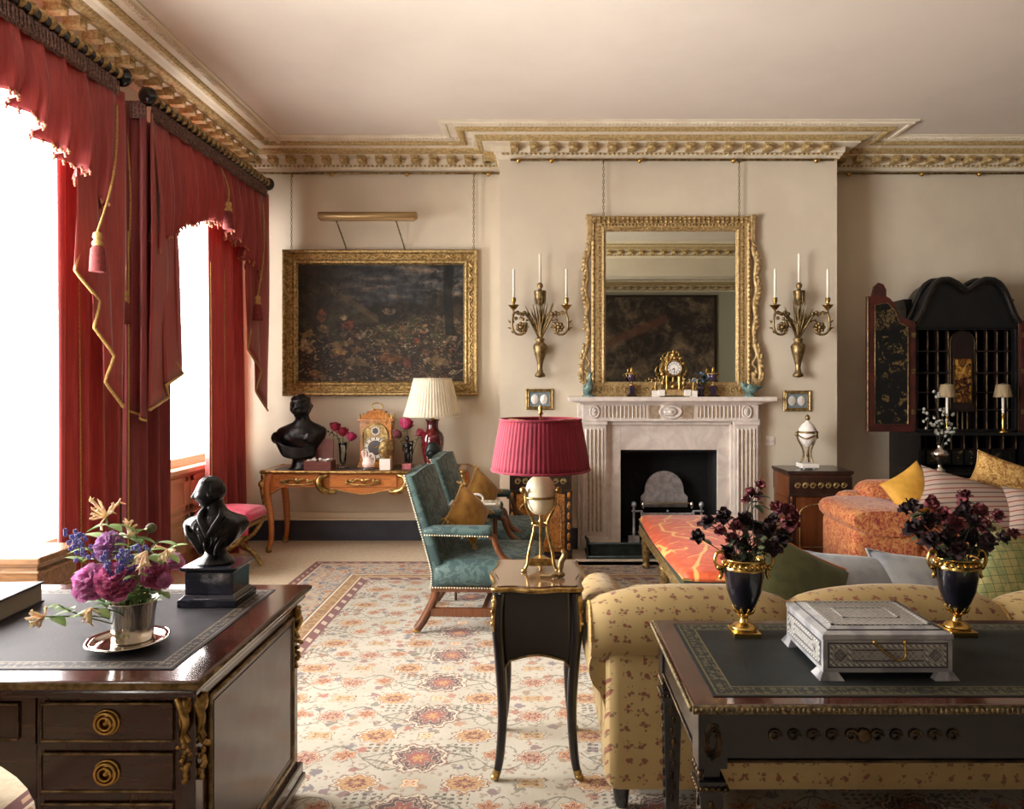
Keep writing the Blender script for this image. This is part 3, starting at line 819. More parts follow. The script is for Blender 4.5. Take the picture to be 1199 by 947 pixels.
def jabot(parent, ys, x, ztop, zlong, zshort, pleats, width, toward=1, deep=0.03, nv=16, mat='curtain'):
    """a cascade: cloth pleated in zigzags whose hem climbs from the long to the short side.
    ys = y of the outer (long) edge; toward = +1 when the short side lies at larger y"""
    K = pleats; pts = []
    n = 10
    for i in range(K * 2):
        for k in range(n):
            pts.append((i + k / n))
    pts.append(K * 2.0)
    step = width / (K * 2.0) * 1.0
    def plan(t):
        i = int(t); f = t - i
        # forward leg is long, return leg is short
        base = (i // 2) * 2 * step
        if i % 2 == 0: yy = base + f * 2.9 * step
        else: yy = base + 2.9 * step - f * 0.9 * step
        xx = x - (t / (2.0 * K)) * deep * 2.2 + deep * 0.4 * cos(PI * t)
        return xx, ys + toward * yy
    N = len(pts) - 1
    def fn(u, v):
        t = pts[min(N, int(round(u * N)))]
        xx, yy = plan(t); yt = ys + toward * width * (t / (2 * K)); s = min(1, v * 1.8); s = s * s * (3 - 2 * s)
        zb = zlong + (zshort - zlong) * (t / (2 * K))
        return (xx + 0.015 * sin(5 * v + t) * v, yt + (yy - yt) * s, ztop + (zb - ztop) * v)
    MB().grid(fn, N, nv).build('cascade', M[mat], parent, solid=0.006)
    MB().tube([Vector(fn(i / N, 1.0)) + Vector((0.006, 0, 0)) for i in range(N + 1)], 0.010, 6).build('gold_braid', M['goldcord'], parent)

def tassel(name, label, p, top):
    """a cord from the pole holding a tassel"""
    t = thing(name, label, 'tassel', p, group='curtain tassels')
    tp = Vector(top) - Vector(p)
    MB().lathe([(0.004, 0), (0.022, -0.01), (0.026, -0.035), (0.018, -0.05), (0.028, -0.06), (0.03, -0.075), (0.02, -0.085)], 14).build('head', M['goldcord'], t)
    MB().lathe([(0.02, -0.08), (0.036, -0.10), (0.040, -0.16), (0.043, -0.225), (0.03, -0.228)], 28, lambda a, i: 1 + 0.10 * sin(a * 14)).build('skirt', M['tassel'], t)
    pts = [tuple(tp * s + Vector((0.02 * sin(PI * s), 0.03 * sin(PI * s), -0.02 * sin(PI * s)))) for s in [k / 14 for k in range(15)]]
    MB().tube(pts, 0.007, 6).build('cord', M['goldcord'], t)
    return t

def pole(name, label, y0, y1):
    t = thing(name, label, 'curtain pole', (PX + 0.075, (y0 + y1) / 2, PZ + 0.012))
    h = (y1 - y0) / 2
    MB().tube([(0, -h, 0), (0, h, 0)], 0.030, 14).build('rod', M['ebony'], t)
    b = MB(); n = int(2 * h / 0.075)
    for i in range(n): b.ball((0.008, -h + (i + 0.5) * 2 * h / n, 0.004), (0.036, 0.027, 0.036), 10)
    o = b.build('gilt_bead_row', M['oldgold'], t); o['kind'] = 'stuff'
    for s in (-1, 1):
        m = MB().at(0, s * h, 0, rx=-s * PI / 2); m.lathe([(0.03, -0.01), (0.05, 0.0), (0.062, 0.02), (0.055, 0.04), (0.03, 0.052), (0.01, 0.055)], 20); m.build('finial', M['ebony'], t)
        m = MB(); m.tube([(0, s * (h - 0.12), 0), (XL - PX - 0.073, s * (h - 0.12), 0)], 0.014, 8); m.build('bracket', M['ebony'], t)
    return t

def valance(name, label, y0, y1, zend, zmid, nf, sharp=1.0, ph=0.0, jl=None, jr=None, ret=None):
    t = thing(name, label, 'valance', (0, 0, 0)); t.location = (0, 0, 0)
    X = PX + 0.045
    def zb(u):
        k = (1 - abs(u * 2 - 1) ** 1.6) ** sharp
        return zend + (zmid - zend) * k + 0.02 * sin(u * 37)
    def fn(u, v):
        z0 = PZ - 0.05; z = z0 + (zb(u) - z0) * v
        t_ = 2 * PI * nf * u + ph
        a = 0.016 + 0.035 * v
        # swags: folds lean toward the middle as they fall
        s = u + 0.03 * v * (0.5 - u)
        return (X + a * (sin(t_) + 0.5 * sin(2.1 * t_ + 1)) + 0.05 * v * sin(PI * v), y0 + (y1 - y0) * s + 0.4 * a * cos(t_), z)
    m = MB(); m.grid(fn, int(nf * 12), 18)
    m.build('swag', M['curtain'], t, solid=0.006)
    fr = MB(); n = int((y1 - y0) / 0.022)
    for i in range(n + 1):
        p = Vector(fn(i / n, 1.0))
        L = 0.018 + 0.007 * sin(i * 1.9)
        fr.tube([p + Vector((0, 0, 0.012)), p + Vector((0.004, 0, -L * 0.5)), p + Vector((0.006, 0.004, -L))], [0.007, 0.006, 0.008], 5)
        fr.ball(p + Vector((0.008, 0, -0.004)), 0.008, 6)
    fo = fr.build('bobble_fringe', M['redfringe'], t); fo['kind'] = 'stuff'
    # looped gimp heading under the pole
    def hd(u, v): return (X + 0.022 + 0.006 * sin(u * 300), y0 + (y1 - y0) * u, PZ - 0.012 - 0.105 * v)
    MB().grid(hd, 300, 3).build('gimp_heading', M['fringe'], t, solid=0.012)
    lp = MB(); n = int((y1 - y0) / 0.028)
    for i in range(n):
        y = y0 + (y1 - y0) * (i + 0.5) / n
        lp.tube([(X + 0.034, y - 0.011, PZ - 0.03), (X + 0.04, y - 0.012, PZ - 0.10), (X + 0.04, y, PZ - 0.118), (X + 0.04, y + 0.012, PZ - 0.10), (X + 0.034, y + 0.011, PZ - 0.03)], 0.005, 4)
    lo = lp.build('gimp_loops', M['fringe'], t); lo['kind'] = 'stuff'
    for j in (jl, jr):
        if j: jabot(t, *j)
    if ret:
        yr, zlow = ret
        def rf(u, v):
            a = 0.012 + 0.016 * v
            return (XL + 0.01 + (X - XL) * u, yr + a * sin(u * 2 * PI * 3) , PZ - 0.05 + (zlow(u) - PZ + 0.05) * v)
        MB().grid(rf, 60, 18).build('return', M['curtain_shaded'], t, solid=0.006)
        MB().tube([Vector(rf(i / 40, 1.0)) + Vector((0, -0.006, 0)) for i in range(41)], 0.009, 6).build('gold_braid', M['goldcord'], t)
        MB().grid(lambda u, v: (XL + 0.01 + (X - XL) * u, yr - 0.022 + 0.005 * sin(u * 60), PZ - 0.02 - 0.11 * v), 60, 3).build('gimp_heading', M['fringe'], t, solid=0.012)
    return t

pole('curtain_pole', 'dark curtain pole studded with bright gilt balls above the nearer window', 1.5, 4.46)
pole('curtain_pole', 'dark curtain pole with gilt beads above the farther window in the corner', 4.80, 6.86)
valance('valance', 'crimson silk swag with bobble fringe across the nearer window', 1.55, 4.44, 2.45, 3.03, 16, 0.8,
        jr=(4.48, PX + 0.085, 3.3, 1.36, 2.3, 3, 0.34, -1, 0.02))
valance('valance', 'crimson silk swag with bobble fringe across the farther window', 4.84, 6.84, 2.40, 2.80, 12, 0.9, 0.7,
        jl=(4.80, PX + 0.075, 3.3, 1.33, 1.66, 2, 0.40, 1, 0.02), jr=(6.88, PX + 0.075, 3.3, 1.25, 2.0, 2, 0.34, -1, 0.02),
        ret=(4.80, lambda u: 1.42 - 0.16 * u))
curtain('curtain', 'crimson silk curtain hanging at the right side of the nearer window', 4.10, 4.68, PX - 0.09, 3.2, (0.34, 0.80), lean=0.0, flare=0.02)
curtain('curtain', 'shaded crimson silk curtain on the left side of the farther window', 4.74, 5.32, PX - 0.07, 3.2, (0.03, 0.42), ph=1.0, mat='curtain_shaded')
curtain('curtain', 'sunlit crimson silk curtain falling in the corner beside the console table', 5.95, 6.74, PX - 0.09, 3.5, (0.02, 0.42), ph=2.0, lean=0.04, flare=0.10)
tassel('tassel', 'red and gold tassel hanging on a cord at the right end of the nearer valance', (PX + 0.17, 4.08, 2.36), (PX + 0.08, 4.42, 3.2))
tassel('tassel', 'red and gold tassel in shadow at the left end of the farther valance', (PX - 0.06, 4.745, 2.12), (PX - 0.06, 4.75, 3.26))
tassel('tassel', 'small red tassel on a cord over the middle of the farther valance', (PX + 0.14, 5.86, 2.98), (PX + 0.06, 5.86, 3.29))
tassel('tassel', 'red and gold tassel at the right end of the farther valance in the corner', (PX + 0.12, 6.52, 2.30), (PX + 0.06, 6.80, 3.2))
# the wall behind the camera, seen in the mirror
pr = thing('history_painting', 'very large dark figure painting on the far wall, seen in the mirror', 'painting', (2.05, YR, 2.3))
MB().box(-1.79, 1.79, 0.004, 0.03, -1.15, 1.13).build('canvas', M['history'], pr)
m = MB()
for (a, b, d, e) in ((-1.85, 1.85, 1.13, 1.18), (-1.85, 1.85, -1.20, -1.15), (-1.85, -1.79, -1.20, 1.18), (1.79, 1.85, -1.20, 1.18)): m.box(a, b, 0.002, 0.05, d, e)
m.build('frame', M['marqblack'], pr, bevel=0.008)
# ------------------------------------------------------------ fireplace wall
def rect_frame(mb, x0, x1, z0, z1, prof):
    """mitred frame in XZ; prof = [(inset from outer edge, y)] going round the section"""
    rings = []
    for (cx, cz, sx, sz) in ((x0, z0, 1, 1), (x1, z0, -1, 1), (x1, z1, -1, -1), (x0, z1, 1, -1)):
        rings.append([(cx + sx * a, y, cz + sz * a) for a, y in prof])
    rings.append(rings[0])
    mb.loft(rings, cap=False, smooth=False)
def leaf_run(mb, p0, p1, step, size, y):
    p0, p1 = Vector(p0), Vector(p1); L = (p1 - p0).length; n = max(1, int(L / step)); d = (p1 - p0) / n
    for i in range(n):
        q = p0 + d * (i + 0.5); mb.ball((q.x, y, q.y), (size, size * 0.6, size), 6)

fp = thing('fireplace', 'white marble chimneypiece with fluted frieze and pilasters on the fireplace wall', 'fireplace', (1.167, CHY, 0))
for s in (-1, 1):
    j = MB(); a, b = sorted((s * 0.79, s * 0.575))
    j.box(a, b, -0.10, 0.02, 0.13, 1.17); j.box(a - 0.015, b + 0.015, -0.125, 0.02, 0, 0.13); j.box(a - 0.01, b + 0.01, -0.12, 0.02, 1.135, 1.17)
    a2, b2 = sorted((s * 0.83, s * 0.78)); j.box(a2, b2, -0.05, 0.02, 0, 1.34)
    jo = j.build('pilaster', M['marble'], fp, bevel=0.004)
    f = MB()
    for k in range(4):
        x = s * 0.6825 + (k - 1.5) * 0.036; f.box(x - 0.008, x + 0.008, -0.106, -0.09, 0.18, 1.09)
    f.build('fluting', M['marblestain'], jo)
    fr = MB()
    for k in range(5):
        x = s * 0.6825 + (k - 2) * 0.036; fr.tube([(x, -0.102, 0.17), (x, -0.102, 1.10)], 0.009, 8)
    fr.build('reeding', M['marble'], jo)
sl = MB(); sl.box(-0.575, -0.44, -0.035, 0.02, 0, 1.15); sl.box(0.44, 0.575, -0.035, 0.02, 0, 1.15); sl.box(-0.44, 0.44, -0.035, 0.02, FBZ, 1.15)
for s in (-1, 1): sl.box(*sorted((s * 0.575, s * 0.55)), -0.075, -0.03, 0, 1.16)
sl.box(-0.575, 0.575, -0.075, -0.03, 1.135, 1.17)
sl.build('slip', M['marble'], fp, bevel=0.003)
fz = MB(); fz.box(-0.79, 0.79, -0.11, 0.02, 1.17, 1.34); fz.box(-0.80, 0.80, -0.125, 0.02, 1.17, 1.182); fz.box(-0.82, 0.82, -0.14, 0.02, 1.322, 1.345)
fz.box(-0.85, 0.85, -0.165, 0.02, 1.338, 1.352)
fo = fz.build('frieze', M['marble'], fp, bevel=0.003)
for s in (-1, 1):
    ff = MB(); fb = MB()
    for k in range(11):
        x = s * (0.235 + 0.035 * k + 0.018); ff.box(x - 0.009, x + 0.009, -0.117, -0.10, 1.205, 1.305)
        fb.tube([(x + 0.0175, -0.113, 1.2), (x + 0.0175, -0.113, 1.31)], 0.008, 6)
    ff.box(*sorted((s * 0.20, s * 0.10)), -0.116, -0.10, 1.195, 1.312)
    ff.build('fluting', M['marblestain'], fo); fb.build('reeding', M['marble'], fo)
for (x, r, kz) in ((-0.6825, 0.045, 1.3), (0.6825, 0.045, 1.3), (0, 0.105, 0.62)):
    pa = MB().at(x, -0.112, 1.255, rx=PI / 2, s=(1, kz, 1))
    pa.lathe([(r, 0), (r, 0.012), (r * 0.9, 0.018), (r * 0.8, 0.010), (r * 0.72, 0.010)], 32)
    pa.lathe([(r * 0.5, 0.006), (r * 0.62, 0.012), (r * 0.4, 0.02), (r * 0.25, 0.014), (r * 0.16, 0.026), (0.001, 0.03)], 24, lambda a, i: 1 + (0.12 * cos(a * 12) if i < 3 else 0))
    pa.build('patera', M['marble'], fo)
sh = MB(); sh.box(-0.92, 0.92, -0.235, 0.02, 1.352, 1.39); sh.box(-0.89, 0.89, -0.2, 0.02, 1.345, 1.355)
sh.build('shelf', M['marble'], fp, bevel=0.007)
bx = MB(); bx.box(-0.467, -0.437, 0.0, 0.36, 0, FBZ); bx.box(0.437, 0.467, 0.0, 0.36, 0, FBZ); bx.box(-0.467, 0.467, 0.34, 0.365, 0, FBZ); bx.box(-0.467, 0.467, 0.0, 0.365, FBZ - 0.02, FBZ + 0.01); bx.box(-0.467, 0.467, -0.02, 0.365, 0, 0.012)
bx.build('firebox', M['soot'], fp)
# grate
gr = thing('fire_grate', 'steel fire grate with arched fireback standing inside the black fireplace', 'fire grate', (1.167, CHY + 0.12, 0.012))
m = MB(); pts = [(-0.2, 0.40), (0.2, 0.40), (0.2, 0.47)] + [(x, z) for x, z in arc(0, 0.47, 0.182, 0, PI, 20)] + [(-0.2, 0.47)]
m.prism([(-0.22, 0.33), (0.22, 0.33), (0.22, 0.43), (0.19, 0.46)] + arc(0, 0.49, 0.182, 0, PI, 24) + [(-0.19, 0.46), (-0.22, 0.43)], 0.10, 0.125)
m.build('fireback', M['steel'], gr, bevel=0.006)
m = MB(); m.box(-0.22, 0.22, -0.06, 0.10, 0.385, 0.40)
for s in (-1, 1): m.ball((s * 0.225, -0.06, 0.375), (0.018, 0.018, 0.035), 10)
m.build('hob_bar', M['silver'], gr)
m = MB()
for k in range(4): m.tube([(-0.24, -0.08, 0.12 + k * 0.055), (0.24, -0.08, 0.12 + k * 0.055)], 0.008, 8)
m.tube([(-0.33, -0.08, 0.325), (-0.235, -0.08, 0.325), (-0.22, -0.08, 0.30), (0.22, -0.08, 0.30), (0.235, -0.08, 0.325), (0.33, -0.08, 0.325)], 0.009, 8)
for s in (-1, 1): m.tube([(s * 0.24, -0.08, 0.09), (s * 0.24, -0.08, 0.32)], 0.009, 8)
m.ball((0, -0.08, 0.325), 0.012, 8)
m.box(-0.25, 0.25, -0.08, 0.1, 0.09, 0.105); m.build('basket', M['steel'], gr)
for s in (-1, 1):
    m = MB().at(s * 0.31, -0.08, 0); m.lathe([(0.035, 0), (0.035, 0.015), (0.014, 0.02), (0.013, 0.12), (0.02, 0.13), (0.013, 0.14), (0.011, 0.36), (0.02, 0.365), (0.024, 0.385), (0.018, 0.405), (0.004, 0.412)], 14)
    m.at(s * 0.31, -0.08, 0); m.box(-0.05, 0.05, -0.015, 0.015, 0, 0.1); m.build('post', M['steel'], gr)
# fender and hearth slab
MB_ = MB(); MB_.box(-0.95, 0.95, -0.52, 0.0, 0.0, 0.012)
tag(MB_.build('hearthstone', M['hearth']), 'pale flat hearth slab in front of the fireplace', 'hearth'); bpy.data.objects['hearthstone'].location = (1.167, CHY - 0.13, 0.0)
fd = thing('fender', 'low dark metal fender round the hearth of the fireplace', 'fender', (1.167, CHY - 0.16, 0.012))
m = MB()
for (a, b, d, e) in ((-0.76, 0.76, -0.27, -0.25), (-0.76, -0.74, -0.27, 0.02), (0.74, 0.76, -0.27, 0.02)): m.box(a, b, d, e, 0.02, 0.12)
m.build('fret_panel', M['greenbronze'], fd)
m = MB(); path = [(-0.765, 0.02), (-0.765, -0.275), (0.765, -0.275), (0.765, 0.02)]
for z, r in ((0.015, 0.014), (0.13, 0.010)): m.tube([(x, y, z) for x, y in path], r, 8)
for x, y in path[1:3]: m.tube([(x, y, 0), (x, y, 0.15)], 0.012, 8)
m.build('rail', M['greenbronze'], fd)

# overmantel mirror
mr = thing('mirror', 'large carved giltwood overmantel mirror above the fireplace', 'mirror', (1.184, CHY, 1.39))
m = MB(); PR = [(0, -0.005), (0, -0.05), (0.02, -0.062), (0.035, -0.05), (0.05, -0.048), (0.10, -0.048), (0.112, -0.055), (0.125, -0.048), (0.135, -0.02), (0.135, -0.005)]
rect_frame(m, -0.725, 0.725, 0.0, 1.635, PR); fo = m.build('frame', M['palegold'], mr)
m = MB()
for zz in (1.615, 1.585): leaf_run(m, (-0.71, zz), (0.71, zz), 0.042, 0.016, -0.058)
for s in (-1, 1):
    leaf_run(m, (s * 0.705, 0.12), (s * 0.705, 1.6), 0.042, 0.014, -0.058); leaf_run(m, (s * 0.65, 0.12), (s * 0.65, 1.55), 0.03, 0.012, -0.05); leaf_run(m, (s * 0.61, 0.12), (s * 0.61, 1.5), 0.022, 0.008, -0.054)
leaf_run(m, (-0.62, 1.52), (0.62, 1.52), 0.022, 0.008, -0.054); leaf_run(m, (-0.64, 1.555), (0.64, 1.555), 0.03, 0.012, -0.05)
m.build('carved_ornament', M['oldgold'], fo)
MB().box(-0.60, 0.60, -0.02, -0.012, 0.10, 1.505).build('glass', M['mirror'], mr)
MB().box(-0.72, 0.72, -0.012, -0.002, 0.0, 1.62).build('backboard', M['ebony'], mr)
m = MB(); m.box(-0.78, 0.78, -0.07, 0, 0.0, 0.115); m.box(-0.80, 0.80, -0.08, 0, 0.0, 0.02); m.box(-0.79, 0.79, -0.078, 0, 0.1, 0.118)
bo = m.build('base_rail', M['palegold'], mr, bevel=0.005)
m = MB()
for k in range(19):
    x = (k - 9) * 0.08
    m.tube([(x + 0.026 * cos(a), -0.074, 0.058 + 0.026 * sin(a)) for a in [i * 0.6 for i in range(9)]], [0.010 - 0.0008 * i for i in range(9)], 6); m.ball((x, -0.074, 0.058), 0.011, 6)
m.build('scroll_ornament', M['oldgold'], bo)
for s in (-1, 1):
    m = MB(); x = s * 0.745
    m.box(*sorted((s * 0.715, s * 0.765)), -0.06, -0.002, 1.40, 1.65); m.box(*sorted((s * 0.715, s * 0.775)), -0.065, -0.002, 1.61, 1.65)
    m.build('ear', M['palegold'], mr, bevel=0.008)
    m = MB()
    prev = None
    path = smooth_path([(s * 0.735, -0.03, 1.40), (s * 0.75, -0.04, 1.3), (s * 0.775, -0.04, 1.2), (s * 0.76, -0.04, 1.08), (s * 0.78, -0.04, 0.98), (s * 0.755, -0.04, 0.85), (s * 0.765, -0.04, 0.72), (s * 0.75, -0.04, 0.58), (s * 0.765, -0.04, 0.46), (s * 0.80, -0.045, 0.32), (s * 0.81, -0.05, 0.2), (s * 0.78, -0.045, 0.13), (s * 0.745, -0.04, 0.16), (s * 0.75, -0.04, 0.22)], 6)
    m.tube(path, [0.016 + 0.008 * abs(sin(i * 0.35)) for i in range(len(path))], 8)
    rr = random.Random(3)
    for i in range(0, len(path), 2):
        p = path[i]
        m.at(p.x + s * rr.uniform(0, 0.03), p.y - 0.012, p.z, ry=rr.uniform(-1, 1)); m.ball((0, 0, 0), (rr.uniform(0.012, 0.026), 0.014, rr.uniform(0.02, 0.034)), 6); m.at()
    m.tube(smooth_path([(s * 0.73, -0.03, 0.5), (s * 0.775, -0.045, 0.38), (s * 0.74, -0.045, 0.30), (s * 0.775, -0.045, 0.24), (s * 0.73, -0.04, 0.12)], 6), 0.012, 8)
    m.build('side_scroll', M['palegold'], mr)

def chain(name, label, x, y, z0, z1):
    t = thing(name, label, 'picture chain', (x, y, z0)); L = z1 - z0; n = int(L / 0.028); m = MB()
    for i in range(n):
        z = (i + 0.5) * L / n; a = PI / 2 * (i % 2)
        m.tube([(0.008 * cos(b) * cos(a), 0.008 * cos(b) * sin(a), z + 0.017 * sin(b)) for b in [k * PI / 4 for k in range(8)]], 0.0028, 4, closed=True)
    m.build('links', M['dullbrass'], t); hk = MB(); hk.tube([(0, 0.0, L), (0, 0.012, L + 0.03), (0, 0.03, L + 0.03), (0, 0.035, L + 0.01)], 0.005, 6); hk.build('hook', M['brass'], t)
chain('picture_chain', 'brass chain from the rail to the left top of the mirror', 0.57, CHY - 0.05, 3.03, 3.50)
chain('picture_chain', 'brass chain from the rail to the right top of the mirror', 1.80, CHY - 0.05, 3.03, 3.50)
chain('picture_chain', 'brass chain from the rail to the left top of the landscape painting', -2.385, YB - 0.05, 2.80, 3.485)
chain('picture_chain', 'brass chain from the rail to the right top of the landscape painting', -0.64, YB - 0.05, 2.80, 3.485)

# landscape painting with its picture light
pt = thing('painting', 'dark pastoral oil painting of a crowded herd in a broad gilt frame above the console', 'painting', (-1.537, YB, 2.09))
m = MB(); PR = [(0, -0.004), (0, -0.06), (0.012, -0.075), (0.03, -0.072), (0.04, -0.05), (0.09, -0.042), (0.11, -0.05), (0.125, -0.045), (0.135, -0.03), (0.142, -0.02), (0.142, -0.004)]
rect_frame(m, -0.935, 0.935, -0.70, 0.70, PR); fo = m.build('frame', M['oldgold'], pt)
m = MB(); rr = random.Random(5)
def lacing(x0, z0, x1, z1):
    p0, p1 = Vector((x0, z0)), Vector((x1, z1)); d = p1 - p0; L = d.length; d.normalize(); nn = Vector((-d.y, d.x)); n = int(L / 0.05)
    for i in range(n):
        q = p0 + d * ((i + 0.5) * L / n); s = 1 if i % 2 else -1
        m.tube([(q.x + d.x * t * 0.03 + nn.x * s * 0.016 * sin(PI * (t + 1) / 2 * 1.0), -0.052, q.y + d.y * t * 0.03 + nn.y * s * 0.016 * sin(PI * (t + 1) / 2)) for t in (-1, -0.5, 0, 0.5, 1)], 0.007, 5)
        m.ball((q.x - nn.x * s * 0.012, -0.05, q.y - nn.y * s * 0.012), 0.010, 6)
lacing(-0.87, 0.635, 0.87, 0.635); lacing(-0.87, -0.635, 0.87, -0.635); lacing(-0.87, -0.60, -0.87, 0.60); lacing(0.87, -0.60, 0.87, 0.60)
m.build('carved_ornament', M['gold'], fo)
MB().box(-0.80, 0.80, -0.02, -0.012, -0.565, 0.565).build('canvas', M['landscape'], pt)
pl = thing('picture_light', 'long brass picture light on two arms above the landscape painting', 'picture light', (-1.615, YB - 0.02, 2.79))
m = MB(); m.at(0, -0.20, 0.285, ry=PI / 2); m.lathe([(0.0, -0.46), (0.032, -0.46), (0.036, -0.455), (0.036, 0.455), (0.032, 0.46), (0, 0.46)], 20); m.at()
m.box(-0.44, 0.44, -0.225, -0.185, 0.238, 0.262); m.build('lamp_tube', M['satin'], pl)
for x in (-0.25, 0.31):
    m = MB(); m.tube(smooth_path([(x, -0.01, 0.0), (x - 0.005, -0.03, 0.04), (x - 0.05, -0.19, 0.25)], 5), 0.007, 6); m.build('arm', M['dullbrass'], pl)

# sconces
def sconce(name, label, x):
    t = thing(name, label, 'wall sconce', (x, CHY, 1.56)); g_ = M['gold']
    m = MB().at(0, -0.075, 0)
    m.lathe([(0.005, 0.0), (0.045, 0.01), (0.048, 0.03), (0.03, 0.05), (0.022, 0.09), (0.028, 0.14), (0.05, 0.22), (0.062, 0.28), (0.058, 0.30), (0.04, 0.315), (0.036, 0.335), (0.046, 0.35), (0.03, 0.36)], 20, lambda a, i: 1 + (0.08 * cos(a * 9) if 4 < i < 8 else 0))
    m.at(); m.box(-0.02, 0.02, -0.06, 0.0, 0.22, 0.30); m.build('backplate_vase', M['dullbrass'], t)
    m = MB(); rr = random.Random(int(x * 10) + 3)
    for k in range(22):
        dx = rr.uniform(-0.16, 0.16); h = rr.uniform(0.58, 0.72) - abs(dx) * 0.4
        m.tube(smooth_path([(dx * 0.1, -0.075, 0.34), (dx * 0.35, -0.085 + rr.uniform(-0.03, 0.02), 0.47), (dx, -0.09 + rr.uniform(-0.05, 0.03), h)], 4), [0.009, 0.009, 0.009, 0.009, 0.010, 0.009, 0.007, 0.005, 0.002], 5)
    m.build('reed_leaves', M['dullbrass'], t)
    def cup(px, py, pz, r=1.0):
        q = MB().at(px, py, pz)
        q.lathe([(0.008, -0.03), (0.018, -0.02), (0.045 * r, 0.012), (0.05 * r, 0.018), (0.016, 0.022), (0.012, 0.035), (0.022, 0.05), (0.02, 0.075), (0.024, 0.08), (0.012, 0.082)], 16); return q
    for s in (-1, 1):
        m = MB(); ex = s * 0.235
        m.tube(smooth_path([(s * 0.01, -0.08, 0.36), (s * 0.06, -0.10, 0.46), (s * 0.12, -0.13, 0.56), (s * 0.19, -0.15, 0.575), (ex, -0.16, 0.57), (s * 0.25, -0.16, 0.47), (s * 0.225, -0.16, 0.40), (s * 0.17, -0.15, 0.385), (s * 0.125, -0.145, 0.42), (s * 0.13, -0.145, 0.47), (s * 0.16, -0.15, 0.475)], 5), 0.011, 7)
        for k in range(9):
            a = rr.uniform(0, 2 * PI); m.ball((s * 0.19 + 0.065 * cos(a), -0.152, 0.46 + 0.075 * sin(a)), (0.017, 0.012, 0.017), 6)
        for k in range(4): m.ball((s * (0.11 + 0.03 * k), -0.14, 0.57 + 0.012 * (k % 2)), 0.019, 6)
        m.ball((s * 0.168, -0.16, 0.45), (0.022, 0.02, 0.022), 8)
        for k in range(7): m.ball((s * 0.168 + 0.032 * cos(k * 0.9), -0.155, 0.45 + 0.032 * sin(k * 0.9)), (0.019, 0.012, 0.019), 6)
        for k in range(8):
            a = -0.4 + k * 0.62; q0 = (s * (0.19 + 0.075 * cos(a)), -0.155, 0.475 + 0.085 * sin(a)); m.tube([q0, (q0[0] + s * 0.03 * cos(a + 0.5), -0.165, q0[2] + 0.03 * sin(a + 0.5))], [0.011, 0.002], 5); m.tube([(ex, -0.16, 0.57), (ex, -0.16, 0.61)], 0.009, 6)
        ao = m.build('branch', M['dullbrass'], t); cup(ex, -0.16, 0.63).build('candle_cup', M['gold'], ao)
        q = MB().at(ex, -0.16, 0.70); q.lathe([(0.0, 0), (0.0115, 0), (0.0115, 0.26), (0.006, 0.268)], 12); q.tube([(0, 0, 0.262), (0, 0, 0.278)], 0.0015, 4); q.build('candle', M['candle'], t)
    q = MB().at(0, -0.10, 0.77); q.tube([(0, 0, -0.28), (0, 0, -0.05)], 0.012, 8)
    q.lathe([(0.012, -0.12), (0.035, -0.10), (0.045, -0.04), (0.05, 0.0), (0.052, 0.012), (0.02, 0.016), (0.014, 0.03), (0.026, 0.05), (0.026, 0.07), (0.012, 0.085)], 18, lambda a, i: 1 + (0.1 * cos(a * 8) if i < 4 else 0))
    for k in range(10): q.tube([(0.045 * cos(k * 0.628), 0.045 * sin(k * 0.628), 0.0), (0.05 * cos(k * 0.628), 0.05 * sin(k * 0.628), -0.12)], [0.006, 0.002], 4)
    q.build('tall_candle_cup', M['dullbrass'], t)
    q = MB().at(0, -0.10, 0.85); q.lathe([(0, 0), (0.0115, 0), (0.0115, 0.26), (0.006, 0.268)], 12); q.tube([(0, 0, 0.262), (0, 0, 0.28)], 0.0015, 4); q.build('candle', M['candle'], t)
sconce('wall_sconce', 'gilt three-candle wall sconce to the left of the mirror', -0.005)
sconce('wall_sconce', 'gilt three-candle wall sconce to the right of the mirror', 2.325)

def cameo(name, label, x, z):
    t = thing(name, label, 'framed cameos', (x, CHY, z))
    m = MB(); rect_frame(m, -0.125, 0.125, -0.095, 0.095, [(0, -0.002), (0, -0.022), (0.008, -0.028), (0.018, -0.02), (0.026, -0.026), (0.032, -0.012), (0.032, -0.002)]); m.build('frame', M['oldgold'], t)
    MB().box(-0.10, 0.10, -0.010, -0.004, -0.07, 0.07).build('mount', pm('pale_blue_mount', c(126, 140, 148), 0.7), t)
    for s in (-1, 1):
        m = MB().at(s * 0.042, -0.010, 0, rx=PI / 2, s=(1, 1.25, 1)); m.lathe([(0.036, 0), (0.036, 0.004), (0.03, 0.006), (0.02, 0.010), (0.001, 0.012)], 24); m.build('medallion', M['white'], t)
cameo('framed_cameos', 'small gilt frame holding two white oval cameos, left of the chimneypiece', -0.01, 1.365)
cameo('framed_cameos', 'small gilt frame holding two white oval cameos, right of the chimneypiece', 2.335, 1.35)
sw = thing('light_switch', 'white light switch plate on the wall right of the chimneypiece', 'light switch', (2.09, CHY, 0.985))
MB().box(-0.043, 0.043, -0.01, 0, -0.043, 0.043).build('plate', M['switch'], sw, bevel=0.004)
for s in (-1, 1):
    m = MB().at(s * 0.018, -0.012, 0, rx=0.2); m.box(-0.008, 0.008, -0.005, 0.005, -0.012, 0.012); m.build('rocker', M['switch'], sw, bevel=0.002)

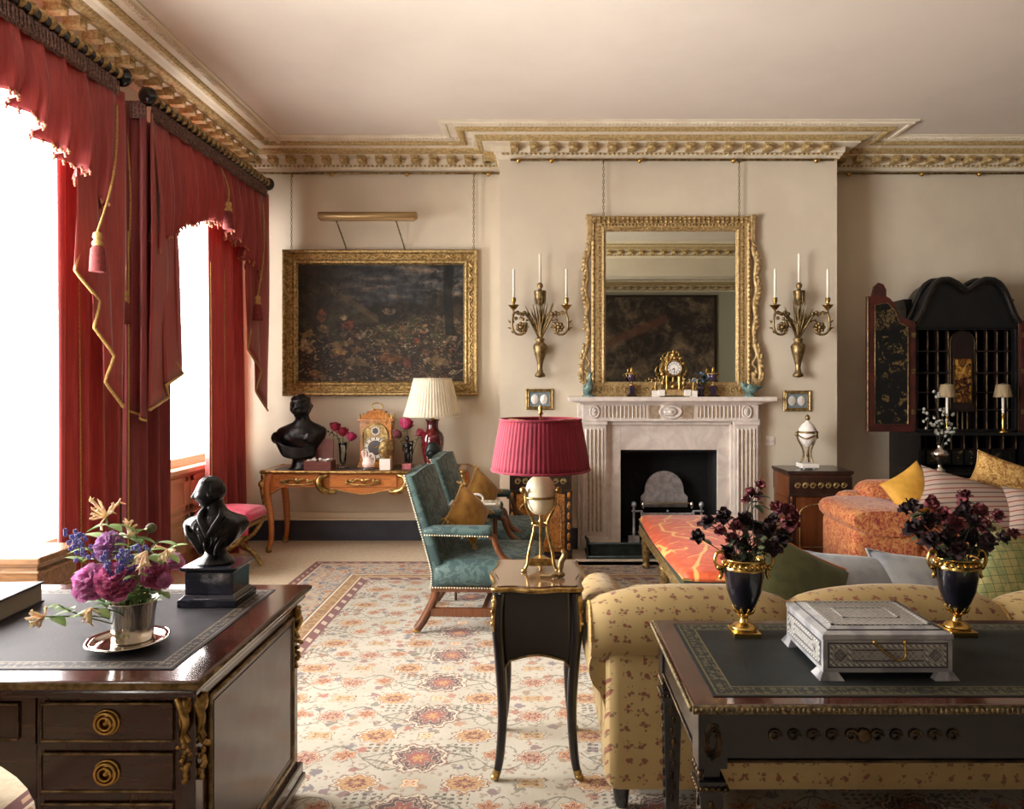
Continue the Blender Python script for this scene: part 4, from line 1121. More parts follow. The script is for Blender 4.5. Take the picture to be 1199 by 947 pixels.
# on the mantelpiece (shelf top z = 1.39)
ZM = 1.39; YM = CHY - 0.15
ck = thing('mantel_clock', 'ornate gilt clock with round white dial at the centre of the mantelpiece', 'clock', (1.185, YM, ZM))
m = MB(); m.box(-0.145, 0.145, -0.06, 0.06, 0.012, 0.06); m.box(-0.155, 0.155, -0.066, 0.066, 0.055, 0.065)
for s in (-1, 1):
    for y in (-0.05, 0.05): m.ball((s * 0.13, y, 0.008), (0.014, 0.014, 0.01), 8)
m.build('plinth', M['palegold'], ck, bevel=0.003)
for s in (-1, 1):
    m = MB(); m.box(*sorted((s * 0.145, s * 0.085)), -0.072, -0.05, 0.008, 0.062); m.build('marble_block', M['white'], ck, bevel=0.003)
m = MB()
for s in (-1, 1):
    m.at(s * 0.055, 0, 0.065); m.lathe([(0.018, 0), (0.022, 0.01), (0.014, 0.03), (0.022, 0.06), (0.016, 0.1), (0.02, 0.125)], 14)
    m.at(); m.tube(smooth_path([(s * 0.085, 0, 0.065), (s * 0.10, -0.005, 0.12), (s * 0.085, 0, 0.18), (s * 0.115, 0, 0.23), (s * 0.10, 0, 0.27), (s * 0.085, 0, 0.255)], 5), 0.010, 7); m.ball((s * 0.10, 0, 0.20), 0.018, 8); m.ball((s * 0.092, -0.005, 0.12), (0.02, 0.016, 0.03), 8)
m.ball((0, -0.015, 0.09), (0.03, 0.02, 0.028), 8); m.box(-0.065, 0.065, -0.03, 0.04, 0.18, 0.20)
m.build('supports', M['gold'], ck)
m = MB().at(0, 0.02, 0.255, rx=PI / 2); m.lathe([(0.001, -0.03), (0.072, -0.03), (0.08, -0.02), (0.08, 0.045), (0.074, 0.055), (0.064, 0.058), (0.062, 0.05)], 32, cap=False); m.build('drum', M['gold'], ck)
m = MB().at(0, -0.0305, 0.255, rx=0); m.prism([(0.062 * cos(k * PI / 16), 0.062 * sin(k * PI / 16)) for k in range(32)], 0, 0.004)
dl = m.build('dial', dial_mat('white_mantel_dial', c(236, 232, 226), c(236, 232, 226), c(40, 38, 44), 0.062), ck)
dl.data.transform(Matrix.Translation((0, 0.0305, -0.255))); dl.location = (0, -0.0305, 0.255)
m = MB(); m.tube([(0, -0.034, 0.255), (-0.022, -0.034, 0.235)], [0.003, 0.002], 4); m.tube([(0, -0.034, 0.255), (0.002, -0.034, 0.21)], [0.003, 0.0015], 4); m.build('hands', M['ebony'], ck)
m = MB(); rr = random.Random(9)
for k in range(26):
    a = rr.uniform(0.1, PI - 0.1); r = rr.uniform(0.07, 0.105); m.ball((r * cos(a) * (1.0), rr.uniform(-0.02, 0.02), 0.262 + r * sin(a)), rr.uniform(0.010, 0.018), 6)
m.ball((0, 0, 0.37), (0.022, 0.016, 0.03), 8); m.ball((0, 0, 0.405), 0.012, 8)
for s in (-1, 1): m.tube(smooth_path([(s * 0.03, 0, 0.34), (s * 0.05, 0, 0.375), (s * 0.03, 0, 0.40), (s * 0.01, 0, 0.385)], 4), 0.007, 6)
m.build('cresting', M['gold'], ck)

def spar_urn(name, label, x, s=1.0):
    t = thing(name, label, 'urn', (x, YM + 0.02, ZM))
    m = MB(); m.box(-0.045, 0.045, -0.045, 0.045, 0, 0.012); m.frust(0.012, 0.025, (-0.04, 0.04, -0.04, 0.04), (-0.026, 0.026, -0.026, 0.026)); m.build('base', M['marqblack'], t)
    m = MB(); m.box(-0.022, 0.022, -0.022, 0.022, 0.025, 0.10); m.build('pedestal', M['john'], t, bevel=0.002)
    m = MB(); m.lathe([(0.026, 0.10), (0.028, 0.108), (0.01, 0.115), (0.008, 0.135), (0.014, 0.14)], 16)
    for s in (-1, 1): m.tube(smooth_path([(s * 0.03, 0, 0.165), (s * 0.048, 0, 0.19), (s * 0.04, 0, 0.215), (s * 0.026, 0, 0.20)], 4), 0.005, 6)
    m.lathe([(0.036, 0.20), (0.037, 0.208), (0.02, 0.215), (0.012, 0.23), (0.016, 0.24), (0.006, 0.262), (0.001, 0.268)], 16); m.build('gilt_mount', M['gold'], t)
    m = MB(); m.lathe([(0.012, 0.135), (0.026, 0.15), (0.036, 0.175), (0.036, 0.20), (0.03, 0.204)], 20); m.build('bowl', M['john'], t)
spar_urn('spar_urn', 'dark blue and gilt urn on a pedestal, left of the mantel clock', 0.815)
spar_urn('spar_urn', 'dark blue and gilt urn on a pedestal, nearer right of the mantel clock', 1.545)
def little_candelabrum(name, label, x):
    t = thing(name, label, 'candelabrum', (x, YM - 0.045, ZM))
    m = MB(); m.box(-0.032, 0.032, -0.02, 0.02, 0, 0.055); m.build('marble_block', M['white'], t, bevel=0.003)
    m = MB(); m.lathe([(0.02, 0.055), (0.012, 0.065), (0.016, 0.09), (0.006, 0.11), (0.006, 0.15), (0.012, 0.155), (0.008, 0.168)], 12)
    for s in (-1, 1):
        m.tube(smooth_path([(0, 0, 0.11), (s * 0.02, 0, 0.10), (s * 0.034, 0, 0.12), (s * 0.034, 0, 0.145)], 4), 0.004, 6); m.ball((s * 0.034, 0, 0.15), 0.008, 6)
    m.build('branches', M['gold'], t)
little_candelabrum('small_candelabrum', 'tiny gilt candelabrum on a white block left of the mantel clock', 1.02)
little_candelabrum('small_candelabrum', 'tiny gilt candelabrum on a white block right of the mantel clock', 1.355)
def bird(name, label, x, up, flip):
    t = thing(name, label, 'bird figurine', (x, YM - 0.02, ZM)); f = -1 if flip else 1
    m = MB(); m.at(0, 0, 0); m.lathe([(0.05, 0), (0.052, 0.01), (0.03, 0.022), (0.02, 0.03)], 16, sx=1.2, sy=0.8); m.build('rock_base', M['turq'], t)
    m = MB()
    if up:
        b = smooth_path([(-f * 0.05, 0, 0.03), (-f * 0.02, 0, 0.055), (0, 0, 0.10), (f * 0.012, 0, 0.15), (f * 0.006, 0, 0.185), (f * 0.018, 0, 0.205), (f * 0.036, 0, 0.20)], 5)
        r = [0.006, 0.014, 0.024, 0.032, 0.040, 0.044, 0.046, 0.045, 0.042, 0.040, 0.036, 0.032, 0.028, 0.024, 0.021, 0.019, 0.017, 0.016, 0.0155, 0.0155, 0.016, 0.017, 0.018, 0.018, 0.017, 0.016, 0.014, 0.011, 0.007, 0.004, 0.002]
    else:
        b = smooth_path([(f * 0.115, 0, 0.095), (f * 0.06, 0, 0.075), (0, 0, 0.065), (-f * 0.045, 0, 0.085), (-f * 0.065, 0, 0.115), (-f * 0.085, 0, 0.118)], 6)
        r = [0.003, 0.006, 0.009, 0.013, 0.018, 0.024, 0.030, 0.035, 0.039, 0.042, 0.043, 0.043, 0.042, 0.040, 0.037, 0.034, 0.030, 0.027, 0.023, 0.021, 0.020, 0.020, 0.020, 0.019, 0.018, 0.016, 0.013, 0.010, 0.006, 0.004, 0.002]
    m.tube(b, r[:len(b)], 12); 
    for s in (-1, 1): m.ball((0.0, s * 0.03, 0.085), (0.035, 0.014, 0.03), 8)
    m.build('body', M['turq'], t)
    m = MB()
    for k in range(3): m.tube(smooth_path([(-f * 0.03 + 0.02 * k, 0.03, 0.02), (-f * 0.02 + 0.03 * k, 0.035, 0.10), (-0.02 + 0.03 * k, 0.03, 0.155 + 0.02 * (k % 2))], 4), 0.004, 5)
    m.build('twig', M['greenbronze'], t)
bird('bird_figurine', 'turquoise glazed bird figurine with raised neck, left end of the mantelpiece', 0.43, True, False)
bird('bird_figurine', 'turquoise glazed bird figurine with level body, right end of the mantelpiece', 1.86, False, False)
sp = thing('flower_ornament', 'small porcelain spray of dark blue flowers beside the mantel clock', 'ornament', (1.44, YM + 0.03, ZM))
m = MB(); m.lathe([(0.03, 0), (0.032, 0.012), (0.016, 0.03), (0.03, 0.07), (0.034, 0.10), (0.03, 0.10), (0.02, 0.07)], 14); m.build('pot', M['john'], sp)
m = MB(); m2 = MB(); rr = random.Random(4)
for k in range(22):
    p = (rr.uniform(-0.085, 0.085), rr.uniform(-0.02, 0.02), rr.uniform(0.12, 0.22)); m.tube([(0, 0, 0.09), (p[0] * 0.5, p[1], p[2] * 0.75), p], 0.002, 4); (m2 if k % 3 else m).ball(p, 0.011, 6)
m.build('stems', M['greenbronze'], sp); m2.build('petals', pm('blue_enamel', c(120, 150, 190), 0.3), sp)

# flanking cabinets
def side_cabinet(name, label, x0, w_, y0, d_, h_, pan, marqk):
    t = thing(name, label, 'cabinet', (x0 + w_ / 2, y0 + d_ / 2, 0)); hx, hy = w_ / 2, d_ / 2
    m = MB(); m.box(-hx + 0.02, hx - 0.02, -hy + 0.02, hy, 0.05, h_ - 0.03); m.build('carcass', pan, t, bevel=0.003)
    m = MB(); m.box(-hx, hx, -hy, hy, h_ - 0.03, h_); m.box(-hx + 0.01, hx - 0.01, -hy + 0.01, hy, h_ - 0.045, h_ - 0.03); m.build('top', M['marqblack'], t, bevel=0.005)
    m = MB(); m.box(-hx + 0.005, hx - 0.005, -hy + 0.005, hy, 0, 0.06); m.build('plinth', M['marqblack'], t, bevel=0.005)
    m = MB(); m.box(-hx + 0.012, hx - 0.012, -hy + 0.006, -hy + 0.02, h_ - 0.20, h_ - 0.05); m.box(-hx + 0.006, hx - 0.006, -hy - 0.004, -hy + 0.02, h_ - 0.215, h_ - 0.2)
    fo = m.build('frieze', M['marqblack'], t, bevel=0.003)
    m = MB(); n = 7
    for k in range(n):
        x = -hx + 0.05 + (w_ - 0.1) * (k + 0.5) / n
        m.tube([(x + 0.026 * cos(a) * (1 - a / 14), -hy + 0.002, h_ - 0.125 + 0.026 * sin(a) * (1 - a / 14)) for a in [i * 0.6 for i in range(16)]], 0.006, 5)
    m.build('scroll_inlay', M['oldgold'], fo)
    m = MB()
    for s in (-1, 1):
        m = MB(); x = s * (hx - 0.035); m.box(x - 0.028, x + 0.028, -hy + 0.004, -hy + 0.02, 0.06, h_ - 0.215)
        po = m.build('pilaster', M['marqblack'], t, bevel=0.002)
        m = MB()
        for k in range(6): m.ball((x, -hy + 0.004, 0.12 + k * (h_ - 0.36) / 5), (0.016, 0.006, 0.034), 8)
        m.build('husk_inlay', marqk, po)
    m = MB(); m.box(-hx + 0.07, hx - 0.07, -hy + 0.004, -hy + 0.02, 0.08, h_ - 0.23); do = m.build('door', marqk, t, bevel=0.002)
    m = MB(); pts = [(-hx + 0.10, 0.12), (hx - 0.10, 0.12), (hx - 0.10, h_ - 0.36)] + arc(0, h_ - 0.36, hx - 0.10, 0, PI, 12)[1:]
    pts3 = [(a, -hy + 0.003, b) if i < 3 else (a, -hy + 0.003, h_ - 0.36 + (b - h_ + 0.36) * 0.45) for i, (a, b) in enumerate(pts)]
    m.tube(pts3, 0.005, 5, closed=True); m.build('inlay_line', M['oldgold'], do)
    for s in (-1, 1):
        m = MB(); m.box(*sorted((s * (hx - 0.02), s * (hx - 0.012))), -hy + 0.06, hy - 0.04, 0.1, h_ - 0.24); m.build('side_panel', marqk, t)
        m = MB(); m.box(*sorted((s * (hx - 0.02), s * (hx - 0.014))), -hy + 0.02, hy, h_ - 0.2, h_ - 0.05); m.build('side_frieze', marqk, t)
side_cabinet('marquetry_cabinet', 'amber marquetry cabinet left of the fireplace behind the red-shaded lamp', -0.275, 0.55, 6.16, 0.44, 0.80, M['marqblack'], M['marq'])
side_cabinet('marquetry_cabinet', 'dark marquetry cabinet right of the fireplace under the marble urn', 2.10, 0.56, 6.16, 0.44, 0.765, M['marqdark'], M['marqdark'])
# marble and ormolu urn on the right cabinet
u = thing('marble_urn', 'white marble urn with gilt tripod mounts on the right marquetry cabinet', 'urn', (2.335, 6.35, 0.765))
m = MB(); m.box(-0.075, 0.075, -0.075, 0.075, 0.012, 0.05)
for a in range(4): m.ball((0.06 * cos(a * PI / 2 + PI / 4), 0.06 * sin(a * PI / 2 + PI / 4), 0.008), 0.014, 8)
m.build('plinth', M['white'], u, bevel=0.004)
m = MB(); m.lathe([(0.012, 0.19), (0.045, 0.215), (0.075, 0.26), (0.083, 0.30), (0.08, 0.315)], 28); m.build('bowl', M['white'], u)
m = MB(); m.lathe([(0.078, 0.325), (0.074, 0.345), (0.05, 0.385), (0.022, 0.405), (0.012, 0.42)], 28); m.build('lid', M['white'], u)
m = MB(); m.lathe([(0.086, 0.31), (0.09, 0.318), (0.086, 0.328)], 28); m.lathe([(0.012, 0.42), (0.018, 0.43), (0.022, 0.445), (0.012, 0.465), (0.002, 0.475)], 14)
for k in range(3):
    a = k * 2 * PI / 3 - PI / 2 + 0.5
    m.tube(smooth_path([(0.09 * cos(a), 0.09 * sin(a), 0.32), (0.085 * cos(a), 0.085 * sin(a), 0.26), (0.045 * cos(a), 0.045 * sin(a), 0.18), (0.035 * cos(a), 0.035 * sin(a), 0.12), (0.055 * cos(a), 0.055 * sin(a), 0.06), (0.062 * cos(a), 0.062 * sin(a), 0.05)], 5), 0.008, 7); m.ball((0.094 * cos(a), 0.094 * sin(a), 0.30), 0.018, 8)
    b = a + 2 * PI / 3; m.tube(smooth_path([(0.09 * cos(a), 0.09 * sin(a), 0.30), (0.088 * cos((a + b) / 2), 0.088 * sin((a + b) / 2), 0.265), (0.09 * cos(b), 0.09 * sin(b), 0.30)], 5), 0.007, 6)
m.ball((0, 0, 0.125), (0.012, 0.012, 0.03), 8); m.build('gilt_mounts', M['dullbrass'], u)
# ------------------------------------------------------------ sculpted heads
def sstep(a, b, x):
    t = max(0.0, min(1.0, (x - a) / (b - a))); return t * t * (3 - 2 * t)
def head(mb, hair='short', seed=1, nu=72, nv=54, beard=0.0, amp=1.25):
    """a head about 1 unit tall centred on the origin, facing -Y"""
    rr = random.Random(seed); curls = [(rr.uniform(-1, 1), rr.uniform(-1, 1), rr.uniform(-1, 1)) for _ in range(60)]
    curls = [Vector(q).normalized() for q in curls if 0.2 < Vector(q).length]
    def ga(x, z, cx, cz, sx, sz): return math.exp(-((x - cx) / sx) ** 2 - ((z - cz) / sz) ** 2)
    def fn(u, v):
        a = 2 * PI * u; b = -PI / 2 + PI * v
        d = Vector((cos(b) * sin(a), -cos(b) * cos(a), sin(b)))
        x, y, z = d.x * 0.36, d.y * 0.44, d.z * 0.5
        low = sstep(0.05, -0.5, z)
        x *= 1 - 0.30 * low
        if y > 0: y *= 1 - 0.45 * low
        else: y *= 1 - 0.04 * low
        front = sstep(0.1, -0.25, y)
        if front > 0:
            ax = abs(x); f = 0.0
            f += 0.115 * ga(x, z, 0, -0.13, 0.052, 0.075) + 0.06 * ga(x, z, 0, -0.02, 0.042, 0.10)
            f += 0.045 * ga(ax, z, 0.055, -0.155, 0.03, 0.03)
            f += 0.035 * ga(ax, z, 0.13, 0.085, 0.09, 0.028) - 0.07 * ga(ax, z, 0.135, 0.02, 0.062, 0.042) + 0.035 * ga(ax, z, 0.135, 0.012, 0.036, 0.026)
            f += 0.03 * ga(ax, z, 0.19, -0.09, 0.08, 0.07) - 0.03 * ga(ax, z, 0.17, -0.22, 0.06, 0.06)
            f += 0.045 * ga(x, z, 0, -0.245, 0.075, 0.02) + 0.042 * ga(x, z, 0, -0.295, 0.065, 0.02) - 0.02 * ga(x, z, 0, -0.27, 0.09, 0.009) - 0.015 * ga(x, z, 0, -0.205, 0.02, 0.025)
            f += 0.055 * ga(x, z, 0, -0.40, 0.085, 0.05) - 0.02 * ga(x, z, 0, -0.34, 0.07, 0.02)
            y -= f * front * amp
        h = 0.0
        if hair == 'curly':
            m = max(sstep(0.24, 0.32, z), sstep(-0.10, 0.06, y) * sstep(-0.36, -0.18, z), sstep(0.22, 0.30, abs(x)) * sstep(-0.28, -0.1, z) * sstep(-0.3, -0.12, y))
            h = m * (0.055 + 0.055 * max(math.exp(-((d - q).length / 0.16) ** 2) for q in curls))
        elif hair == 'short':
            m = max(sstep(0.30, 0.38, z), sstep(0.02, 0.12, y) * sstep(-0.30, -0.12, z))
            h = m * (0.02 + 0.022 * (0.5 + 0.5 * sin(26 * d.x + 4 * d.y) * sin(22 * d.z + 9 * d.y)))
        h += beard * sstep(-0.2, -0.34, z) * sstep(0.15, -0.1, y) * (0.6 + 0.4 * sin(40 * d.x) * sin(33 * d.z))
        return (x * (1 + h / 0.36), y * (1 + h / 0.44), z * (1 + h / 0.5))
    mb.grid(fn, nu, nv)
    for s in (-1, 1):
        T0 = mb.T.copy(); mb.T = T0 @ Matrix.Translation((s * 0.345, 0.05, -0.02)) @ Euler((0.15, 0, s * 0.35)).to_matrix().to_4x4()
        mb.ball((0, 0, 0), (0.03, 0.07, 0.105), 10); mb.ball((s * 0.018, 0.01, 0.0), (0.02, 0.05, 0.075), 8); mb.T = T0
    return mb
def torso(mb, rings, n=40, fold=None):
    """rings: (z, rx, ry, cx, cy)"""
    out = []
    for i, (z, rx, ry, cx, cy) in enumerate(rings):
        r = []
        for j in range(n):
            a = 2 * PI * j / n; k = 1 + (fold(a, z) if fold else 0)
            ca, sa = cos(a), sin(a)
            r.append((cx + rx * k * math.copysign(abs(ca) ** 0.9, ca), cy + ry * k * math.copysign(abs(sa) ** 0.9, sa), z))
        out.append(r)
    mb.loft(out); return mb
def interp(rings, k=4):
    P = [Vector(r[:3]).to_4d() for r in rings]; out = []
    for i in range(len(rings) - 1):
        a, b, d, e = rings[max(i - 1, 0)], rings[i], rings[i + 1], rings[min(i + 2, len(rings) - 1)]
        for q in range(k):
            t = q / k
            out.append(tuple(0.5 * (2 * b[c_] + (d[c_] - a[c_]) * t + (2 * a[c_] - 5 * b[c_] + 4 * d[c_] - e[c_]) * t * t + (3 * b[c_] - a[c_] - 3 * d[c_] + e[c_]) * t ** 3) for c_ in range(5)))
    out.append(tuple(rings[-1])); return out
def remesh(o, size):
    r = o.modifiers.new('remesh', 'REMESH'); r.mode = 'VOXEL'; r.voxel_size = size; r.use_smooth_shade = True
    s = o.modifiers.new('smooth', 'SMOOTH'); s.factor = 0.5; s.iterations = 1
# ------------------------------------------------------------ writing table against the back wall
CZ = 0.737
ct = thing('writing_table', 'kingwood writing table with gilt mounts and cabriole legs against the back wall', 'table', (-1.575, 6.68, 0))
hx, hy = 0.885, 0.25
def serp(x, y, k=0.02): return x, y
def outline(ex, ey, bow=0.02, n=10):
    pts = []
    def side(p0, p1, nrm, b):
        for i in range(n):
            t = i / n; w_ = sin(2 * PI * t * 1.0 - PI / 2) * 0.5 + 0.5
            pts.append((p0[0] + (p1[0] - p0[0]) * t + nrm[0] * b * w_, p0[1] + (p1[1] - p0[1]) * t + nrm[1] * b * w_))
    side((-ex, -ey), (ex, -ey), (0, -1), bow); side((ex, -ey), (ex, ey), (1, 0), bow * 0.5); side((ex, ey), (-ex, ey), (0, 1), 0); side((-ex, ey), (-ex, -ey), (-1, 0), bow * 0.5)
    return pts
MB().prism(outline(hx, hy), CZ - 0.022, CZ - 0.002, 'XY').build('tabletop', M['kingwood'], ct)
MB().prism(outline(hx - 0.07, hy - 0.06), CZ - 0.002, CZ, 'XY').build('leather_top', pm('dark_leather_top', c(52, 42, 44), 0.35, col2=c(40, 34, 38), ns=8), ct)
m = MB(); o_ = outline(hx + 0.004, hy + 0.004); m.tube([(x, y, CZ - 0.012) for x, y in o_], 0.014, 8, closed=True)
for sx in (-1, 1):
    for sy in (-1, 1): m.ball((sx * (hx), sy * hy, CZ - 0.012), (0.03, 0.03, 0.02), 10)
m.build('gilt_edge', M['gold'], ct)
# apron: three drawers, the middle one higher and set back, serpentine lower edge
def apron_low(x):
    a = abs(x) / (hx - 0.05)
    if a < 0.36: return CZ - 0.165 - 0.045 * (0.5 + 0.5 * cos(PI * a / 0.36))
    return CZ - 0.165 + 0.03 * sin(PI * (a - 0.36) / 0.64) - 0.05 * sstep(0.85, 1.0, a)
N = 48
def apr(yf):
    pts = []
    for i in range(N + 1):
        x = -(hx - 0.05) + 2 * (hx - 0.05) * i / N; pts.append((x, apron_low(x)))
    return pts + [(hx - 0.05, CZ - 0.02), (-(hx - 0.05), CZ - 0.02)]
m = MB(); m.prism(apr(0), -hy + 0.02, -hy + 0.045, 'XZ'); m.prism(apr(0), hy - 0.03, hy - 0.01, 'XZ')
for s in (-1, 1): m.box(*sorted((s * (hx - 0.055), s * (hx - 0.03))), -hy + 0.03, hy - 0.02, CZ - 0.16, CZ - 0.02)
m.build('apron', M['kingwood'], ct)
for (x0, x1, nm) in ((-0.80, -0.37, 0), (-0.30, 0.30, 1), (0.37, 0.80, 2)):
    m = MB(); m.box(x0, x1, -hy + 0.008, -hy + 0.03, CZ - 0.15, CZ - 0.035); do = m.build('drawer', M['kingwood'], ct, bevel=0.006)
    xc = (x0 + x1) / 2; m = MB()
    for s in (-1, 1):
        m.tube(smooth_path([(xc, -hy + 0.0, CZ - 0.10), (xc + s * 0.05, -hy - 0.012, CZ - 0.075), (xc + s * 0.09, -hy, CZ - 0.10), (xc + s * 0.14, -hy - 0.008, CZ - 0.085), (xc + s * 0.12, -hy, CZ - 0.115), (xc + s * 0.06, -hy - 0.012, CZ - 0.125), (xc, -hy - 0.015, CZ - 0.125)], 5), 0.008, 6)
        m.ball((xc + s * 0.10, -hy, CZ - 0.088), (0.02, 0.01, 0.012), 6); m.ball((xc + s * 0.14, -hy, CZ - 0.11), (0.016, 0.01, 0.012), 6)
    m.ball((xc, -hy - 0.004, CZ - 0.09), (0.024, 0.014, 0.026), 8); m.build('gilt_handle', M['gold'], do)
for s in (-1, 1):
    m = MB(); x = s * 0.335
    p = smooth_path([(x - s * 0.02, -hy - 0.004, CZ - 0.04), (x + s * 0.035, -hy - 0.022, CZ - 0.06), (x + s * 0.05, -hy - 0.026, CZ - 0.11), (x + s * 0.02, -hy - 0.02, CZ - 0.165), (x - s * 0.05, -hy - 0.006, CZ - 0.19), (x - s * 0.10, -hy - 0.004, CZ - 0.185)], 6)
    m.tube(p, [0.014 + 0.016 * sin(PI * i / (len(p) - 1)) for i in range(len(p))], 8); p2 = [q + Vector((-s * 0.018, -0.008, 0)) for q in p]; m.tube(p2[3:-6], 0.006, 6)
    m.build('scroll_mount', M['gold'], ct)
m = MB(); m.tube([(x, -hy + 0.016, z - 0.002) for x, z in apr(0)[:N + 1]], 0.006, 6); m.build('apron_moulding', M['gold'], ct)
for sx in (-1, 1):
    for sy in (-1, 1):
        m = MB(); bx_, by_ = sx * (hx - 0.05), sy * (hy - 0.045)
        ox, oy = sx, sy
        p = smooth_path([(bx_, by_, CZ - 0.03), (bx_ + ox * 0.028, by_ + oy * 0.02, CZ - 0.12), (bx_ + ox * 0.02, by_ + oy * 0.015, CZ - 0.25), (bx_ - ox * 0.002, by_, CZ - 0.42), (bx_ - ox * 0.008, by_ - oy * 0.004, CZ - 0.58), (bx_ + ox * 0.004, by_ + oy * 0.004, 0.06), (bx_ + ox * 0.02, by_ + oy * 0.016, 0.03)], 6)
        n = len(p); rad = [0.045 - 0.026 * (i / (n - 1)) ** 0.7 for i in range(n)]
        m.tube(p, rad, 10); lo = m.build('leg', M['kingwood'], ct)
        q = MB(); q.ball((bx_ + ox * 0.012, by_ + oy * 0.01, 0.022), (0.03, 0.026, 0.022), 10); q.tube(p[-6:], [r + 0.004 for r in rad[-6:]], 10); q.build('gilt_shoe', M['gold'], lo)
        if sy < 0:
            q = MB(); e = Vector((ox * 0.03, oy * 0.025, 0)); q.tube([v + e for v in p[1:15]], [0.022 - 0.0012 * abs(i - 4) for i in range(14)], 8)
            q.ball(Vector(p[2]) + e * 1.3, (0.026, 0.024, 0.034), 8); q.ball(Vector(p[6]) + e * 1.3, (0.024, 0.02, 0.03), 8); q.build('gilt_chute', M['gold'], lo)

# black bust
bb = thing('bronze_bust', 'large dark bronze bust of a curly-haired youth at the left end of the writing table', 'bust', (-2.165, 6.60, CZ))
m = MB()
torso(m, interp([(0.0, 0.125, 0.10, 0.015, 0), (0.015, 0.125, 0.10, 0.015, 0), (0.06, 0.105, 0.085, 0.015, 0), (0.13, 0.11, 0.09, 0.012, 0), (0.19, 0.15, 0.10, 0.0, 0), (0.25, 0.20, 0.115, -0.01, 0), (0.31, 0.225, 0.12, -0.01, 0), (0.36, 0.215, 0.105, -0.005, 0.01), (0.395, 0.15, 0.085, 0.0, 0.015), (0.425, 0.085, 0.07, 0.0, 0.01), (0.46, 0.06, 0.062, 0.0, 0.0), (0.52, 0.056, 0.06, -0.002, -0.005)]), fold=lambda a, z: 0.0)
# chest planes and a draped sash
for s in (-1, 1): m.ball((s * 0.085, -0.075, 0.285), (0.08, 0.05, 0.06), 12)
for k in range(5):
    m.tube(smooth_path([(-0.235 + 0.012 * k, -0.06 - 0.006 * k, 0.31 - 0.02 * k), (-0.19 + 0.01 * k, -0.115, 0.25 - 0.022 * k), (-0.10, -0.135, 0.205 - 0.02 * k), (0.02, -0.125, 0.185 - 0.018 * k), (0.14, -0.085, 0.19 - 0.012 * k)], 6), 0.017, 6)
m.ball((-0.235, -0.02, 0.28), (0.04, 0.06, 0.055), 10)
m.at(-0.01, -0.02, 0.548, rx=0.10, rz=-0.25, ry=0.05, s=0.225); head(m, 'curly', 3); m.at()
o = m.build('figure', M['bronze'], bb); remesh(o, 0.0042)
MB().lathe([(0.11, 0.0), (0.115, 0.004), (0.11, 0.014)], 28, sx=1.12, sy=0.95).build('socle', M['bronze'], bb)

# cigar box, open
cb = thing('cigar_box', 'small open reddish wooden box with white contents before the dark bronze bust', 'box', (-1.97, 6.48, CZ))
m = MB(); m.box(-0.12, 0.12, -0.075, 0.075, 0, 0.012)
for (a, b, d, e) in ((-0.12, 0.12, -0.075, -0.065), (-0.12, 0.12, 0.065, 0.075), (0.108, 0.12, -0.065, 0.065)): m.box(a, b, d, e, 0.012, 0.085)
m.build('body', M['cigar'], cb, bevel=0.002)
MB().box(-0.12, -0.108, -0.065, 0.065, 0.012, 0.085).build('pale_end', M['cedar'], cb)
m = MB().at(0, 0.078, 0.085, rx=-0.12); m.box(-0.125, 0.095, 0, 0.012, 0, 0.185); m.build('lid', M['cigar'], cb, bevel=0.002)
m = MB().at(0, 0.078, 0.085, rx=-0.12); m.box(-0.137, -0.125, -0.03, 0.012, 0, 0.185); m.build('lid_edge', M['cedar'], cb)
m = MB(); rr = random.Random(2)
for k in range(26): m.at(rr.uniform(-0.095, 0.095), rr.uniform(-0.05, 0.05), 0.09 + rr.uniform(-0.01, 0.014), rz=rr.uniform(0, 3), ry=rr.uniform(-0.5, 0.5)); m.ball((0, 0, 0), (0.02, 0.009, 0.009), 6)
m.at(); o = m.build('white_contents', M['white'], cb); o['kind'] = 'stuff'

# roses
def rose_bloom(mb, p, r, tilt=(0, 0), seed=0, turns=15):
    rr = random.Random(seed)
    T0 = mb.T.copy(); B = T0 @ Matrix.Translation(p) @ Euler((tilt[0], tilt[1], rr.uniform(0, 6))).to_matrix().to_4x4()
    for k in range(turns):
        f = k / (turns - 1); a = k * 2.39996; rad = r * (0.16 + 0.84 * f); op = 0.15 + 0.85 * f
        mb.T = B @ Matrix.Rotation(a, 4, 'Z')
        w_ = (1.25 - 0.45 * f)
        def pet(u, v, rad=rad, op=op, f=f, w_=w_):
            an = (u - 0.5) * 2 * w_ * (0.5 + 0.5 * sin(PI * (0.15 + 0.75 * v)))
            rr_ = rad * sin(PI * (0.10 + (0.62 - 0.10 * f) * v)) * (1 + 0.22 * f * v ** 4)
            z = r * (-0.75 + (1.65 - 0.45 * f) * v) + 0.06 * r * sin(7 * u + a) * v
            return (rr_ * sin(an), -rr_ * cos(an) , z)
        mb.grid(pet, 6, 4)
    mb.T = T0; mb.ball(p, (r * 0.45, r * 0.45, r * 0.45), 8)
def leaf(mb, p, d, L, w_, up=(0, 0, 1), curl=0.25):
    d = Vector(d).normalized(); s = d.cross(Vector(up)); s = s.normalized() if s.length > 1e-4 else Vector((1, 0, 0)); n = s.cross(d); p = Vector(p)
    def fn(u, v):
        wd = w_ * (sin(PI * min(1, v * 0.97 + 0.03)) ** 0.8) * (1 - 0.25 * v); a = (u - 0.5) * 2
        return p + d * (L * v) + s * (a * wd / 2) + n * (-curl * L * v * v + 0.25 * wd * abs(a) * 0.6)
    mb.grid(fn, 4, 7)
def glass_vase(t, prof, n=24, water=None):
    MB().lathe(prof, n, cap=False).build('glass', M['vaseglass'], t)
